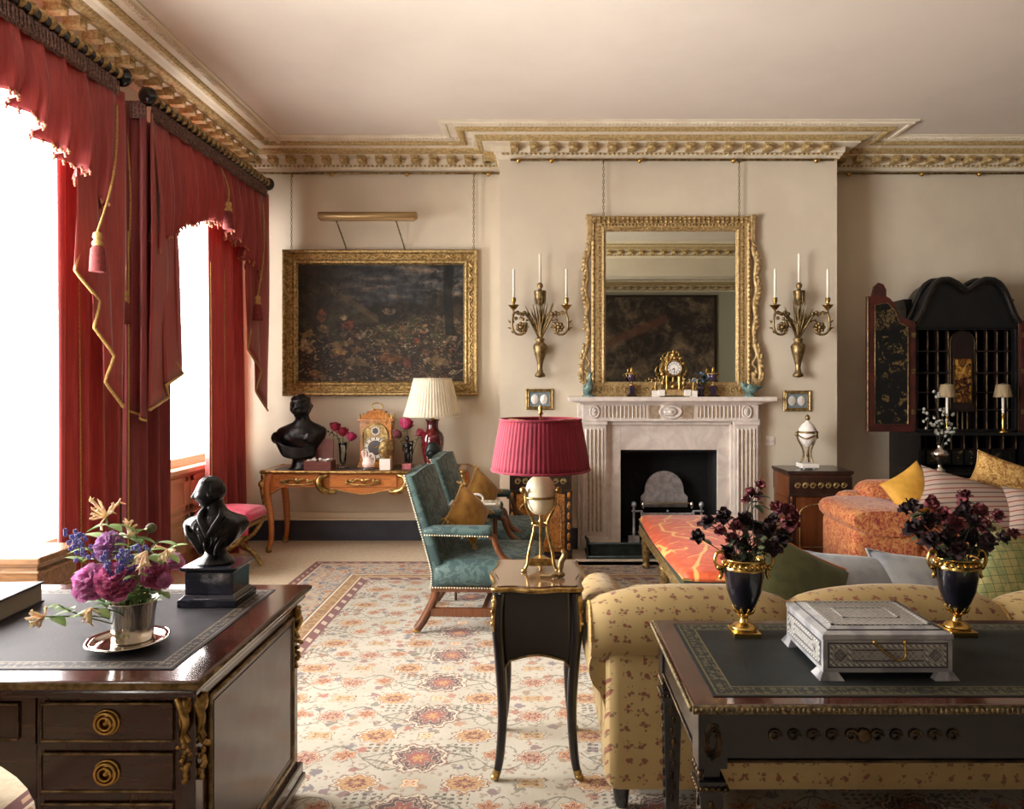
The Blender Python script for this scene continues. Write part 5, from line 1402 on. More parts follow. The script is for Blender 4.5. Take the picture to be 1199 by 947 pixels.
def rose_stem(label, base, top, r, mat, seed, group=None, leaves=2, tilt=(0.3, 0)):
    t = thing('rose', label, 'rose', base, group=group); d = Vector(top) - Vector(base)
    path = smooth_path([(0, 0, 0), tuple(d * 0.5 + Vector((0, 0, 0.02))), tuple(d)], 6)
    MB().tube(path, 0.0035, 6).build('stem', M['stem'], t)
    m = MB(); rose_bloom(m, tuple(d), r, tilt, seed); m.build('bloom', mat, t)
    rr = random.Random(seed + 50)
    for k in range(leaves):
        m = MB(); q = path[int(len(path) * (0.55 + 0.3 * k / max(1, leaves)))]
        a = rr.uniform(0, 6.28); leaf(m, q, (cos(a), sin(a) * 0.5, 0.2), 0.06, 0.036); m.build('leaf', M['darkleaf'], t)
    return t
gv = thing('glass_vase', 'slender clear glass vase of crimson roses between the bronze bust and the bracket clock', 'vase', (-1.815, 6.66, CZ))
glass_vase(gv, [(0.001, 0.004), (0.052, 0.004), (0.056, 0.0), (0.058, 0.006), (0.03, 0.016), (0.026, 0.03), (0.032, 0.10), (0.036, 0.19), (0.042, 0.225), (0.039, 0.225), (0.033, 0.19), (0.029, 0.10), (0.022, 0.03), (0.001, 0.026)])
B0 = Vector((-1.815, 6.66, CZ + 0.04))
rose_stem('crimson rose, highest of three in the vase left of the clock', B0, B0 + Vector((-0.065, -0.02, 0.335)), 0.052, M['rose'], 1, leaves=1)
rose_stem('crimson rose in the middle of the vase left of the clock', B0 + Vector((0.006, 0, 0)), B0 + Vector((0.01, -0.035, 0.29)), 0.052, M['rose'], 2, leaves=1)
rose_stem('crimson rose leaning right towards the bracket clock', B0 + Vector((0, 0.008, 0)), B0 + Vector((0.085, -0.03, 0.245)), 0.052, M['rosepink'], 3, leaves=1)
tw = thing('leafy_twig', 'thin leafy twig reaching left over the bronze bust from the rose vase', 'twig', tuple(B0 + Vector((-0.008, 0.004, 0))))
MB().tube(smooth_path([(0, 0, 0), (-0.02, 0, 0.2), (-0.09, 0, 0.275), (-0.2, 0, 0.295)], 6), 0.003, 5).build('stem', M['darkleaf'], tw)
m = MB()
for k in range(8): leaf(m, (-0.07 - 0.018 * k, 0, 0.265 + 0.005 * k), (-0.5 + 0.3 * (k % 2), 0.2, 0.7 if k % 2 else -0.7), 0.03, 0.018)
m.build('leaves', M['darkleaf'], tw)

# bracket clock
bc = thing('bracket_clock', 'inlaid satinwood bracket clock with arched dial and carrying handle on the writing table', 'clock', (-1.52, 6.76, CZ))
AM = M['marq']
m = MB(); m.box(-0.155, 0.155, -0.085, 0.085, 0.0, 0.05); m.box(-0.165, 0.165, -0.092, 0.09, 0.0, 0.018); m.box(-0.145, 0.145, -0.075, 0.08, 0.05, 0.43); m.box(-0.162, 0.162, -0.09, 0.09, 0.425, 0.448)
m.build('case', AM, bc, bevel=0.004)
m = MB(); m.frust(0.448, 0.485, (-0.14, 0.14, -0.075, 0.075), (-0.115, 0.115, -0.06, 0.06)); m.frust(0.485, 0.505, (-0.115, 0.115, -0.06, 0.06), (-0.08, 0.08, -0.05, 0.05)); m.box(-0.085, 0.085, -0.052, 0.052, 0.505, 0.518); m.frust(0.518, 0.535, (-0.05, 0.05, -0.03, 0.03), (-0.03, 0.03, -0.02, 0.02))
m.build('bell_top', AM, bc, bevel=0.003)
m = MB(); m.tube(smooth_path([(-0.035, 0, 0.535), (-0.05, 0, 0.555), (-0.04, 0, 0.58), (0, 0, 0.59), (0.04, 0, 0.58), (0.05, 0, 0.555), (0.035, 0, 0.535)], 5), 0.006, 7)
m.build('handle', M['gold'], bc)
for sx in (-1, 1):
    m = MB()
    for sy in (-1, 1): m.at(sx * 0.145, sy * 0.07, 0.448); m.lathe([(0.012, 0), (0.008, 0.012), (0.012, 0.024), (0.006, 0.035), (0.001, 0.05)], 10)
    m.build('finial_pair', M['gold'], bc)
zc = 0.18
m = MB(); m.prism([(-0.115, 0.06), (0.115, 0.06), (0.115, 0.29)] + arc(0, 0.29, 0.115, 0, PI, 18)[1:], -0.079, -0.074); m.build('arched_plate', M['oldgold'], bc)
m = MB(); m.tube([(x, -0.08, z) for x, z in [(-0.115, 0.06), (0.115, 0.06), (0.115, 0.29)] + arc(0, 0.29, 0.115, 0, PI, 18)[1:]], 0.006, 6, closed=True); m.build('arch_moulding', M['gold'], bc)
def dial(parent, x, y, z, r, mat, name='dial'):
    m = MB(); m.prism([(r * cos(k * PI / 20), r * sin(k * PI / 20)) for k in range(40)], -0.004, 0); o = m.build(name, mat, parent); o.location = (x, y, z); return o
dial(bc, 0, -0.079, zc, 0.105, dial_mat('silvered_chapter_ring', c(224, 212, 196), c(76, 72, 76), c(60, 50, 50), 0.105), 'dial')
dial(bc, 0, -0.079, 0.335, 0.042, dial_mat('silvered_small_dial', c(220, 208, 190), c(60, 58, 62), c(60, 50, 50), 0.042), 'strike_dial')
m = MB()
for (dx, dz) in ((-0.05, 0.03), (0.035, 0.02)): m.tube([(0, -0.086, zc), (dx, -0.086, zc + dz)], [0.004, 0.002], 5)
m.build('hands', M['brass'], bc)

# white porcelain figure (a jug-like hare), gilt head, bronze figure
rb = thing('porcelain_figure', 'small white porcelain jug with tall curved spout in front of the bracket clock', 'ornament', (-1.545, 6.50, CZ))
m = MB(); m.lathe([(0.058, 0), (0.06, 0.01), (0.045, 0.02), (0.02, 0.024)], 20, sx=1, sy=0.7); m.build('base', M['marqblack'], rb)
m = MB(); m.lathe([(0.03, 0.012), (0.05, 0.03), (0.056, 0.055), (0.045, 0.085), (0.03, 0.105), (0.012, 0.115)], 20, sy=0.7)
m.tube(smooth_path([(-0.025, 0, 0.08), (-0.04, 0, 0.12), (-0.05, 0, 0.155), (-0.035, 0, 0.175)], 5), [0.018, 0.017, 0.016, 0.015, 0.014, 0.014, 0.013, 0.013, 0.012, 0.012, 0.012, 0.011, 0.011, 0.010, 0.009, 0.006], 8)
m.tube(smooth_path([(0.0, 0, 0.11), (0.012, 0, 0.135), (0.035, 0, 0.145), (0.056, 0, 0.12), (0.058, 0, 0.08), (0.05, 0, 0.06)], 5), 0.007, 7); m.tube(smooth_path([(-0.02, 0, 0.1), (-0.012, 0, 0.14), (-0.02, 0, 0.17)], 5), 0.011, 7)
m.build('body', pm('pink_white_porcelain', c(240, 226, 220), 0.25, col2=c(226, 186, 176), ns=24), rb)
gh = thing('gilt_head', 'small worn gilt stone head on a square white plinth beside the bracket clock', 'sculpture', (-1.385, 6.50, CZ))
MB().box(-0.048, 0.048, -0.045, 0.045, 0, 0.10).build('plinth', M['white'], gh, bevel=0.003)
m = MB(); m.at(0.005, 0, 0.185, rz=-0.7, s=0.165); head(m, 'short', 5, 48, 36); m.at(); m.lathe([(0.03, 0.09), (0.032, 0.10), (0.03, 0.13)], 12); o = m.build('head', M['goldhead'], gh); remesh(o, 0.004)
bf = thing('bronze_figurine', 'small standing dark bronze nude figurine on a pink marble base', 'sculpture', (-1.205, 6.56, CZ))
m = MB(); m.box(-0.04, 0.04, -0.035, 0.035, 0, 0.05); m.box(-0.044, 0.044, -0.039, 0.039, 0, 0.01); m.build('base', M['pinkstone'], bf, bevel=0.003)
m = MB()
torso(m, interp([(0.135, 0.026, 0.02, 0, 0), (0.155, 0.028, 0.021, 0.002, 0), (0.18, 0.021, 0.017, 0.003, 0), (0.205, 0.028, 0.02, 0.002, 0), (0.225, 0.032, 0.018, 0, 0), (0.235, 0.015, 0.012, 0, 0), (0.25, 0.009, 0.009, 0, -0.002)]), 16)
m.tube(smooth_path([(-0.013, 0, 0.145), (-0.014, -0.003, 0.10), (-0.013, 0.002, 0.06), (-0.014, -0.002, 0.052)], 5), [0.016, 0.016, 0.016, 0.015, 0.014, 0.012, 0.012, 0.012, 0.012, 0.011, 0.009, 0.008, 0.007, 0.007, 0.009, 0.010], 8)
m.tube(smooth_path([(0.014, 0, 0.145), (0.018, -0.012, 0.10), (0.016, 0.0, 0.06), (0.016, -0.008, 0.052)], 5), [0.016, 0.016, 0.016, 0.015, 0.014, 0.012, 0.012, 0.012, 0.012, 0.011, 0.009, 0.008, 0.007, 0.007, 0.009, 0.010], 8)
m.tube(smooth_path([(-0.03, 0, 0.222), (-0.04, 0, 0.185), (-0.03, -0.02, 0.155)], 4), [0.009, 0.0085, 0.008, 0.0075, 0.007, 0.006, 0.006, 0.0055, 0.006], 6)
m.tube(smooth_path([(0.03, 0, 0.222), (0.046, 0, 0.20), (0.03, 0, 0.165), (0.022, -0.01, 0.16)], 4), 0.007, 6)
m.at(0, -0.004, 0.272, rz=0.4, s=0.052); head(m, 'short', 8, 32, 24); m.at()
o = m.build('figure', M['bronze'], bf); remesh(o, 0.0022)
gv2 = thing('glass_vase', 'clear glass vase of dark pink roses behind the small bronze figurine', 'vase', (-1.205, 6.68, CZ))
glass_vase(gv2, [(0.001, 0.004), (0.045, 0.004), (0.046, 0.0), (0.048, 0.006), (0.025, 0.016), (0.024, 0.03), (0.028, 0.12), (0.034, 0.22), (0.038, 0.245), (0.035, 0.245), (0.030, 0.22), (0.024, 0.12), (0.02, 0.03), (0.001, 0.026)])
B0 = Vector((-1.205, 6.68, CZ + 0.04))
rose_stem('large magenta rose, highest in the vase beside the lamp', B0, B0 + Vector((-0.02, -0.05, 0.36)), 0.066, M['rosepink'], 11, tilt=(0.6, 0))
rose_stem('dark drooping rose on the left of the vase beside the lamp', B0 + Vector((-0.006, 0, 0)), B0 + Vector((-0.11, -0.03, 0.265)), 0.048, M['driedred'], 12, leaves=3, tilt=(0.6, -0.6))
rose_stem('dark crimson rose on the right of the vase beside the lamp', B0 + Vector((0.006, 0, 0)), B0 + Vector((0.10, -0.03, 0.28)), 0.045, M['rose'], 13, leaves=4, tilt=(0.6, 0.6))
m = MB()
# oxblood lamp
tl = thing('table_lamp', 'oxblood ceramic table lamp with pleated cream shade on the writing table', 'lamp', (-0.985, 6.62, CZ))
m = MB(); m.lathe([(0.07, 0.0), (0.075, 0.012), (0.065, 0.025)], 28); m.build('base', M['ebony'], tl)
m = MB(); m.lathe([(0.06, 0.022), (0.075, 0.06), (0.092, 0.14), (0.104, 0.23), (0.104, 0.28), (0.09, 0.32), (0.062, 0.345), (0.052, 0.365), (0.05, 0.40), (0.055, 0.43), (0.07, 0.445), (0.06, 0.446), (0.03, 0.44)], 36); m.build('vase_body', M['oxblood'], tl)
m = MB(); m.tube([(0, 0, 0.43), (0, 0, 0.50)], 0.008, 8); m.lathe([(0.022, 0.44), (0.016, 0.455), (0.010, 0.46)], 12); m.tube([(0, 0, 0.50), (0, 0, 0.80)], 0.004, 6); m.at(0, 0, 0.80); m.lathe([(0.01, 0), (0.012, 0.015), (0.004, 0.03)], 10)
for k in range(3): m.at(); m.tube([(0, 0, 0.795), (0.165 * cos(k * 2.09), 0.165 * sin(k * 2.09), 0.812)], 0.003, 5)
m.build('stem', M['brass'], tl)
m = MB(); pr = [(0.262 - 0.092 * (k / 10) ** 0.9, 0.475 + 0.034 * k) for k in range(11)]
m.lathe(pr, 216, lambda a, i: 1 + 0.014 * sin(54 * a), cap=False); m.build('shade', M['creamshade'], tl, solid=0.002)
m = MB(); 
for r, z in ((0.263, 0.475), (0.171, 0.815)): m.tube([(r * cos(a), r * sin(a), z) for a in [k * PI / 24 for k in range(48)]], 0.005, 6, closed=True)
m.build('shade_trim', M['creamshade'], tl)
hb = thing('green_bronze_head', 'small dark green bronze head on a stem before the oxblood lamp', 'sculpture', (-0.96, 6.46, CZ))
m = MB(); m.lathe([(0.035, 0), (0.035, 0.03), (0.016, 0.04), (0.018, 0.09)], 16); m.build('stem_base', M['greenbronze'], hb)
m = MB(); m.at(0, 0, 0.165, rz=-0.6, s=0.165); head(m, 'short', 6, 48, 36); m.at(); m.lathe([(0.022, 0.07), (0.028, 0.10), (0.028, 0.13)], 12); o = m.build('head', M['greenbronze'], hb); remesh(o, 0.004)
# ------------------------------------------------------------ rug, armchairs, bench, stool
rg = MB().box(RUG[0], RUG[1], RUG[2], RUG[3], 0.0, 0.012); ro = rg.build('rug', M['rug']); tag(ro, 'large ivory patterned carpet with red and blue borders covering the middle of the floor', 'rug')

def armchair(name, label, cx, cy, rz):
    """faces +X; x = 0 at the rear of the seat"""
    t = thing(name, label, 'armchair', (cx, cy, 0.012), rz, group='pair of green armchairs'); D = M['damask']; hw = 0.33
    m = MB(); m.cushion(0.0, 0.64, -hw, hw, 0.275, 0.435, 0.05, puff=0.025); m.build('seat', D, t)
    # raked back, arched top
    def backm(off0, off1, sc):
        mm = MB(); rings = []
        for k in range(15):
            v = k / 14; z = 0.29 + 0.655 * v; x = 0.045 - 0.20 * max(0, (v - 0.12)) ** 1.05; w_ = hw * (0.985 + 0.02 * v)
            th = 0.085 - 0.03 * v; r = []
            for (a, b) in ((-1, -1), (-0.9, -1), (0, -1), (0.9, -1), (1, -1), (1, 0), (1, 1), (0.9, 1.25), (0, 1.5), (-0.9, 1.25), (-1, 1), (-1, 0)):
                r.append((x + th / 2 * b, w_ * a, z + (0.03 * (1 - a * a) if k == 14 else 0.03 * (1 - a * a) * v)))
            rings.append(r)
        mm.loft(rings); return mm
    bo = backm(0, 0, 1).build('backrest', D, t, sub=1)
    nl = MB()
    def nails(p0, p1, n):
        for i in range(n):
            q = Vector(p0).lerp(Vector(p1), i / (n - 1)); nl.ball(q, 0.0055, 6)
    for s in (-1, 1):
        nails((0.0, s * hw, 0.282), (0.635, s * hw, 0.282), 40)
        for k in range(46):
            v = k / 45; nl.ball((0.045 - 0.20 * max(0, v - 0.12) ** 1.05 - (0.085 - 0.03 * v) / 2 + 0.004, s * (hw * (0.985 + 0.02 * v) + 0.001), 0.29 + 0.655 * v), 0.0055, 6)
        nails((-0.03, s * (hw + 0.012), 0.595), (0.345, s * (hw + 0.012), 0.590), 26)
    no = nl.build('nail_trim', pm('bright_nail_heads', c(226, 214, 186), 0.35, 0.7), t); no['kind'] = 'stuff'
    for s in (-1, 1):
        m = MB(); y = s * (hw - 0.035); m.cushion(-0.045, 0.37, y - 0.045, y + 0.045, 0.585, 0.645, 0.028); m.build('arm_pad', D, t)
        m = MB(); m.tube(smooth_path([(0.34, y, 0.59), (0.375, y, 0.575), (0.39, y, 0.53), (0.43, y, 0.46), (0.52, y, 0.40), (0.57, y, 0.345), (0.585, y, 0.28)], 6), 0.020, 8); m.build('arm_support', M['chairwood'], t)
        m = MB(); m.prism([(0.585, 0.27), (0.635, 0.27), (0.632, 0.0), (0.59, 0.0)], s * (hw - 0.055), s * (hw - 0.005), 'XZ'); m.build('leg', M['chairwood'], t, bevel=0.004)
        m = MB(); p = smooth_path([(0.035, s * (hw - 0.03), 0.28), (0.015, s * (hw - 0.03), 0.20), (-0.04, s * (hw - 0.03), 0.09), (-0.085, s * (hw - 0.03), 0.025)], 5)
        m.tube(p, 0.026, 4); lo = m.build('leg', M['chairwood'], t)
        q = MB(); q.ball((-0.088, s * (hw - 0.03), 0.014), (0.02, 0.012, 0.014), 8); q.tube([(-0.085, s * (hw - 0.03), 0.028), (-0.086, s * (hw - 0.03), 0.016)], 0.016, 8); q.build('castor', M['brass'], lo)
        m = MB(); m.box(-0.0, 0.60, s * (hw - 0.045), s * (hw - 0.015), 0.105, 0.155); m.build('stretcher', M['chairwood'], t, bevel=0.003)
    m = MB(); m.box(0.30, 0.33, -hw + 0.03, hw - 0.03, 0.11, 0.15); m.build('cross_stretcher', M['chairwood'], t, bevel=0.003)
    m = MB(); m.box(0.005, 0.625, -hw + 0.01, hw - 0.01, 0.255, 0.285); m.build('seat_rail', M['chairwood'], t)
    return t
AX = -0.64
armchair('armchair', 'nearer of two green damask armchairs with bright nail trim, beside the lamp table', AX, 4.64, -0.05)
armchair('armchair', 'farther of two green damask armchairs with bright nail trim, towards the fireplace', AX + 0.015, 5.56, -0.05)
def lean_cushion(label, loc, s, yaw, lean, mat, group=None, thick=0.15, rollz=45, piping=None, h=None, tassels=False, name='cushion'):
    """a cushion standing on an edge or corner, its face turned by yaw and leaning back"""
    t = thing(name, label, 'cushion', loc, 0, group); t.rotation_euler = Euler((lean, 0, yaw), 'XYZ'); h = h or s
    a = R(rollz); m = MB().at(0, 0, 0, ry=a); m.pillow(s, h, thick, 16); m.build('cover', mat, t)
    def P(u, v):
        x_ = u * s / 2 * (1 - 0.096 * (1 - v * v)); z_ = v * h / 2 * (1 - 0.096 * (1 - u * u)); return (x_ * cos(a) + z_ * sin(a), 0, -x_ * sin(a) + z_ * cos(a))
    if piping:
        q = MB(); n = 12
        loop = [P(-1 + 2 * k / n, -1) for k in range(n)] + [P(1, -1 + 2 * k / n) for k in range(n)] + [P(1 - 2 * k / n, 1) for k in range(n)] + [P(-1, 1 - 2 * k / n) for k in range(n)]
        q.tube(loop, 0.007, 6, closed=True)
        if tassels:
            for (u, v) in ((-1, -1), (1, 1), (1, -1), (-1, 1)):
                p = Vector(P(u * 0.99, v * 0.99)); rr = random.Random(int(u + 3 * v) + 9)
                for k in range(10): q.tube([p, p * 1.05 + Vector((rr.uniform(-0.02, 0.02), rr.uniform(-0.025, 0.025), rr.uniform(-0.035, 0.012)))], 0.006, 4)
        q.build('piping', piping, t)
    return t
lean_cushion('gold velvet tasselled cushion standing on its corner in the nearer green armchair', (AX + 0.18, 4.60, 0.675), 0.285, R(52), R(-16), M['goldvelvet'], piping=M['goldcord'], tassels=True)
lean_cushion('gold velvet tasselled cushion standing on its corner in the farther green armchair', (AX + 0.19, 5.52, 0.675), 0.285, R(52), R(-16), M['goldvelvet'], piping=M['goldcord'], tassels=True)

# tray table between the armchairs
tt = thing('tray_table', 'small wooden stand holding a white handled tray between the two green armchairs', 'table', (-0.45, 5.10, 0.012))
MB().box(-0.17, 0.15, -0.105, 0.105, 0.60, 0.615).build('tabletop', M['chairwood'], tt, bevel=0.003)
for sx in (-1, 1):
    for sy in (-1, 1): MB().tube([(sx * 0.13, sy * 0.085, 0.60), (sx * 0.135, sy * 0.09, 0.0)], [0.012, 0.009], 8).build('leg', M['chairwood'], tt)
tr = thing('serving_tray', 'white painted tray with two looped handles on the stand between the armchairs', 'tray', (-0.46, 5.10, 0.627))
m = MB(); m.box(-0.175, 0.175, -0.10, 0.10, 0, 0.006)
for (a, b, d, e) in ((-0.175, 0.175, -0.10, -0.094), (-0.175, 0.175, 0.094, 0.10), (-0.175, -0.169, -0.10, 0.10), (0.169, 0.175, -0.10, 0.10)): m.box(a, b, d, e, 0, 0.045)
m.build('pan', pm('painted_tray', c(226, 218, 200), 0.5, col2=c(196, 184, 164), ns=30), tr, bevel=0.002)
for s in (-1, 1):
    m = MB(); m.tube(smooth_path([(-0.05, s * 0.097, 0.04), (-0.045, s * 0.10, 0.065), (-0.02, s * 0.10, 0.085), (0.02, s * 0.10, 0.085), (0.045, s * 0.10, 0.065), (0.05, s * 0.097, 0.04)], 5), 0.008, 7); m.build('handle', M['white'], tr)
pp = MB(); pp.at(-0.46, 5.10, 0.6335, rz=0.1); pp.box(-0.13, 0.13, -0.075, 0.075, 0, 0.02); pp.at(-0.44, 5.10, 0.6535, rz=-0.15); pp.box(-0.10, 0.12, -0.06, 0.06, 0, 0.006)
tag(pp.build('folded_papers', M['paper']), 'folded white papers lying in the handled tray between the armchairs', 'papers')

# long orange bench before the fireplace
bn = thing('bench', 'long giltwood bench covered in orange leaf-patterned silk in front of the fireplace', 'bench', (1.21, 5.02, 0.012)); bx, by = 0.40, 0.915
m = MB(); m.cushion(-bx, bx, -by, by, 0.355, 0.425, 0.04, puff=0.03); m.build('seat', M['bench'], bn)
m = MB(); m.box(-bx - 0.003, bx + 0.003, -by - 0.003, by + 0.003, 0.335, 0.378); m.build('braid_band', M['greentrim'], bn, bevel=0.006)
m = MB(); m.box(-bx - 0.006, bx + 0.006, -by - 0.006, by + 0.006, 0.275, 0.337); m.box(-bx - 0.012, bx + 0.012, -by - 0.012, by + 0.012, 0.275, 0.29); m.build('rail', M['oldgold'], bn, bevel=0.005)
m = MB(); loop = [(-bx, -by, 0.385), (bx, -by, 0.385), (bx, by, 0.385), (-bx, by, 0.385)]; m.tube([(x * 1.004, y * 1.002, z) for x, y, z in loop], 0.007, 6, closed=True); m.build('piping', M['goldcord'], bn)
for sx in (-1, 1):
    for sy in (-1, 0, 1):
        m = MB().at(sx * (bx - 0.045), sy * (by - 0.05), 0); m.lathe([(0.024, 0), (0.034, 0.012), (0.03, 0.035), (0.022, 0.045), (0.026, 0.06), (0.036, 0.20), (0.04, 0.225), (0.03, 0.235), (0.046, 0.255), (0.046, 0.28)], 24, lambda a, i: 1 + (0.07 * cos(a * 10) if 3 < i < 6 else 0)); m.build('leg', M['oldgold'], bn)

# red X-frame stool by the farther window
st = thing('stool', 'small X-framed gilt stool with raspberry silk seat below the farther window', 'stool', (-2.50, 5.86, 0.0))
m = MB(); m.cushion(-0.22, 0.22, -0.20, 0.20, 0.40, 0.50, 0.045, puff=0.03); m.build('seat', M['redseat'], st)
m = MB(); m.box(-0.215, 0.215, -0.195, 0.195, 0.375, 0.405); m.build('seat_rail', M['oldgold'], st, bevel=0.006)
for s in (-1, 1):
    for sg in (-1, 1):
        m = MB(); y = s * 0.16
        m.tube(smooth_path([(sg * 0.19, y, 0.38), (sg * 0.12, y, 0.27), (0, y, 0.19), (-sg * 0.11, y, 0.11), (-sg * 0.19, y, 0.0)], 6), 0.020, 8); m.build('leg', M['oldgold'], st)
    m = MB(); m.at(0, s * 0.185, 0.19, rx=PI / 2); m.lathe([(0.03, -0.012), (0.034, 0), (0.03, 0.012)], 16); m.build('rosette', M['gold'], st)
m = MB(); m.tube([(0, -0.16, 0.19), (0, 0.16, 0.19)], 0.014, 8); m.build('stretcher', M['oldgold'], st)
m = MB(); m.grid(lambda u, v: (-0.222 + 0.444 * u, -0.204 + 0.004 * sin(u * 160), 0.42 - 0.10 * v), 120, 2); m.build('fringe', M['redseat'], st, solid=0.004)
# ------------------------------------------------------------ small lamp table with shaped top
LZ = 0.744
lt = thing('lamp_table', 'small dark table with shaped gilt-edged top and slender cabriole legs in the middle foreground', 'table', (-0.013, 2.93, 0.012)); zt = LZ - 0.012
def shaped(ex, ey, n=8):
    """rectangle with serpentine, cut-in corners"""
    pts = []
    for (sx, sy, a0) in ((-1, -1, PI), (1, -1, 1.5 * PI), (1, 1, 0), (-1, 1, 0.5 * PI)):
        cx, cy = sx * (ex - 0.03), sy * (ey - 0.03)
        for k in range(n + 1):
            a = a0 + PI / 2 * k / n; r = 0.03 * (1 + 0.25 * sin(2 * (a - a0)) ** 2); pts.append((cx + r * cos(a), cy + r * sin(a)))
        nx, ny = {(-1, -1): (0, -1), (1, -1): (1, 0), (1, 1): (0, 1), (-1, 1): (-1, 0)}[(sx, sy)]
        p = pts[-1]
        e = {(-1, -1): (ex - 0.03, -ey), (1, -1): (ex, ey - 0.03), (1, 1): (-ex + 0.03, ey), (-1, 1): (-ex, -ey + 0.03)}[(sx, sy)]
        for k in range(1, 10):
            t = k / 10; w_ = -0.010 * sin(PI * t) + 0.008 * sin(3 * PI * t)
            pts.append((p[0] + (e[0] - p[0]) * t + nx * -w_ * 1, p[1] + (e[1] - p[1]) * t + ny * -w_ * 1))
    return pts
ex, ey = 0.163, 0.215
MB().prism(shaped(ex, ey), zt - 0.022, zt - 0.003, 'XY').build('tabletop', M['mahogany'], lt)
MB().prism(shaped(ex - 0.012, ey - 0.012), zt - 0.003, zt, 'XY').build('veneer_panel', pm('polished_tan_veneer', c(120, 92, 66), 0.14, col2=c(100, 74, 52), ns=9, coat=0.8), lt)
m = MB(); m.tube([(x, y, zt - 0.012) for x, y in shaped(ex + 0.002, ey + 0.002)], 0.010, 8, closed=True); m.build('gilt_rim', M['gold'], lt)
# body: bombe carcass with shaped apron
def low(t): return 0.455 - 0.045 * (abs(t) ** 3) * 0 + 0.012 * cos(PI * t) - 0.05 * sstep(0.75, 1.0, abs(t))
bx_, by_ = ex - 0.018, ey - 0.018
m = MB(); rings = []
for k in range(9):
    v = k / 8; r = []
    per = []
    for (sx, sy, dx, dy) in ((-1, -1, 1, 0), (1, -1, 0, 1), (1, 1, -1, 0), (-1, 1, 0, -1)):
        for i in range(8):
            t = -1 + 2 * i / 8; x = sx * bx_ + (dx * (t + 1)) * bx_; y = sy * by_ + (dy * (t + 1)) * by_
            per.append((x, y, t))
    for x, y, t in per:
        zb = low(t); z = zb + (zt - 0.022 - zb) * v; s = 1 - 0.05 * (1 - v) + 0.03 * sin(PI * v); r.append((x * s, y * s, z))
    rings.append(r)
m.loft(rings); m.build('carcass', M['ebony'], lt)
m = MB(); fr = [(-bx_ * 0.955 + 2 * bx_ * 0.955 * i / 16, -by_ * 0.95 - 0.004, low(-1 + 2 * i / 16)) for i in range(17)]; m.tube(fr, 0.004, 6); m.build('apron_moulding', M['dullbrass'], lt)
for sx in (-1, 1):
    for sy in (-1, 1):
        ky = sy * (by_ - 0.012); kx = sx * (bx_ - 0.008)
        p = smooth_path([(kx + sx * 0.006, ky + sy * 0.006, zt - 0.03), (kx + sx * 0.012, ky + sy * 0.012, zt - 0.14), (kx + sx * 0.002, ky + sy * 0.002, zt - 0.30), (kx - sx * 0.006, ky - sy * 0.004, 0.25), (kx + sx * 0.004, ky + sy * 0.002, 0.08), (kx + sx * 0.02, ky + sy * 0.012, 0.012)], 6)
        n = len(p); m = MB(); m.tube(p, [0.026 - 0.012 * (i / (n - 1)) for i in range(n)], 8); lo = m.build('leg', M['ebony'], lt)
        q = MB(); q.ball((kx + sx * 0.022, ky + sy * 0.014, 0.012), (0.018, 0.018, 0.012), 8); q.tube(p[-4:], [0.016, 0.016, 0.0155, 0.0155], 8); q.build('gilt_shoe', M['gold'], lo)
        e = Vector((sx * 0.012, sy * 0.012, 0)); q = MB(); q.tube([v + e for v in p[1:9]], [0.010, 0.012, 0.012, 0.011, 0.009, 0.008, 0.007, 0.004], 8)
        for i in range(6): q.ball(p[1 + i] + e * 1.3 + Vector((sx * 0.004 * (i % 2), 0, 0)), 0.008, 6)
        q.build('gilt_corner_mount', M['gold'], lo)

# ostrich-egg lamp with a red pleated shade
el = thing('egg_lamp', 'gilt tripod lamp holding an ivory egg under a crimson pleated shade', 'lamp', (0.0, 2.97, LZ))
m = MB()
m.prism([(0.07 * cos(a), 0.07 * sin(a)) for a in (R(-150), R(-30), R(90))], 0.022, 0.036, 'XY'); m.prism([(0.05 * cos(a), 0.05 * sin(a)) for a in (R(-150), R(-30), R(90))], 0.036, 0.05, 'XY')
bo = m.build('base_plate', M['gold'], el, bevel=0.003)
for k, a in enumerate((R(-150), R(-30), R(90))):
    ca, sa = cos(a), sin(a); m = MB()
    m.tube(smooth_path([(0.075 * ca, 0.075 * sa, 0.005), (0.062 * ca, 0.062 * sa, 0.03), (0.055 * ca, 0.055 * sa, 0.075), (0.03 * ca, 0.03 * sa, 0.17), (0.038 * ca, 0.038 * sa, 0.21), (0.066 * ca, 0.066 * sa, 0.265), (0.07 * ca, 0.07 * sa, 0.315), (0.078 * ca, 0.078 * sa, 0.335), (0.088 * ca, 0.088 * sa, 0.325)], 5), 0.0065, 7)
    m.ball((0.078 * ca, 0.078 * sa, 0.006), (0.013, 0.013, 0.008), 8); m.ball((0.082 * ca, 0.082 * sa, 0.33), 0.014, 8); m.ball((0.034 * ca, 0.034 * sa, 0.19), 0.010, 8); m.build('leg', M['gold'], el)
m = MB(); m.tube([(0.066 * cos(q * PI / 16), 0.066 * sin(q * PI / 16), 0.298) for q in range(32)], 0.005, 6, closed=True); m.build('egg_ring', M['gold'], el); m = MB(); m.tube([(0.034 * cos(q * PI / 8), 0.034 * sin(q * PI / 8), 0.185) for q in range(16)], 0.005, 6, closed=True); m.build('ring', M['gold'], el)
m = MB(); m.lathe([(0.001, 0.222), (0.024, 0.227), (0.044, 0.245), (0.058, 0.27), (0.064, 0.30), (0.062, 0.33), (0.052, 0.358), (0.036, 0.376), (0.018, 0.385), (0.001, 0.387)], 32); m.build('egg', M['egg'], el)
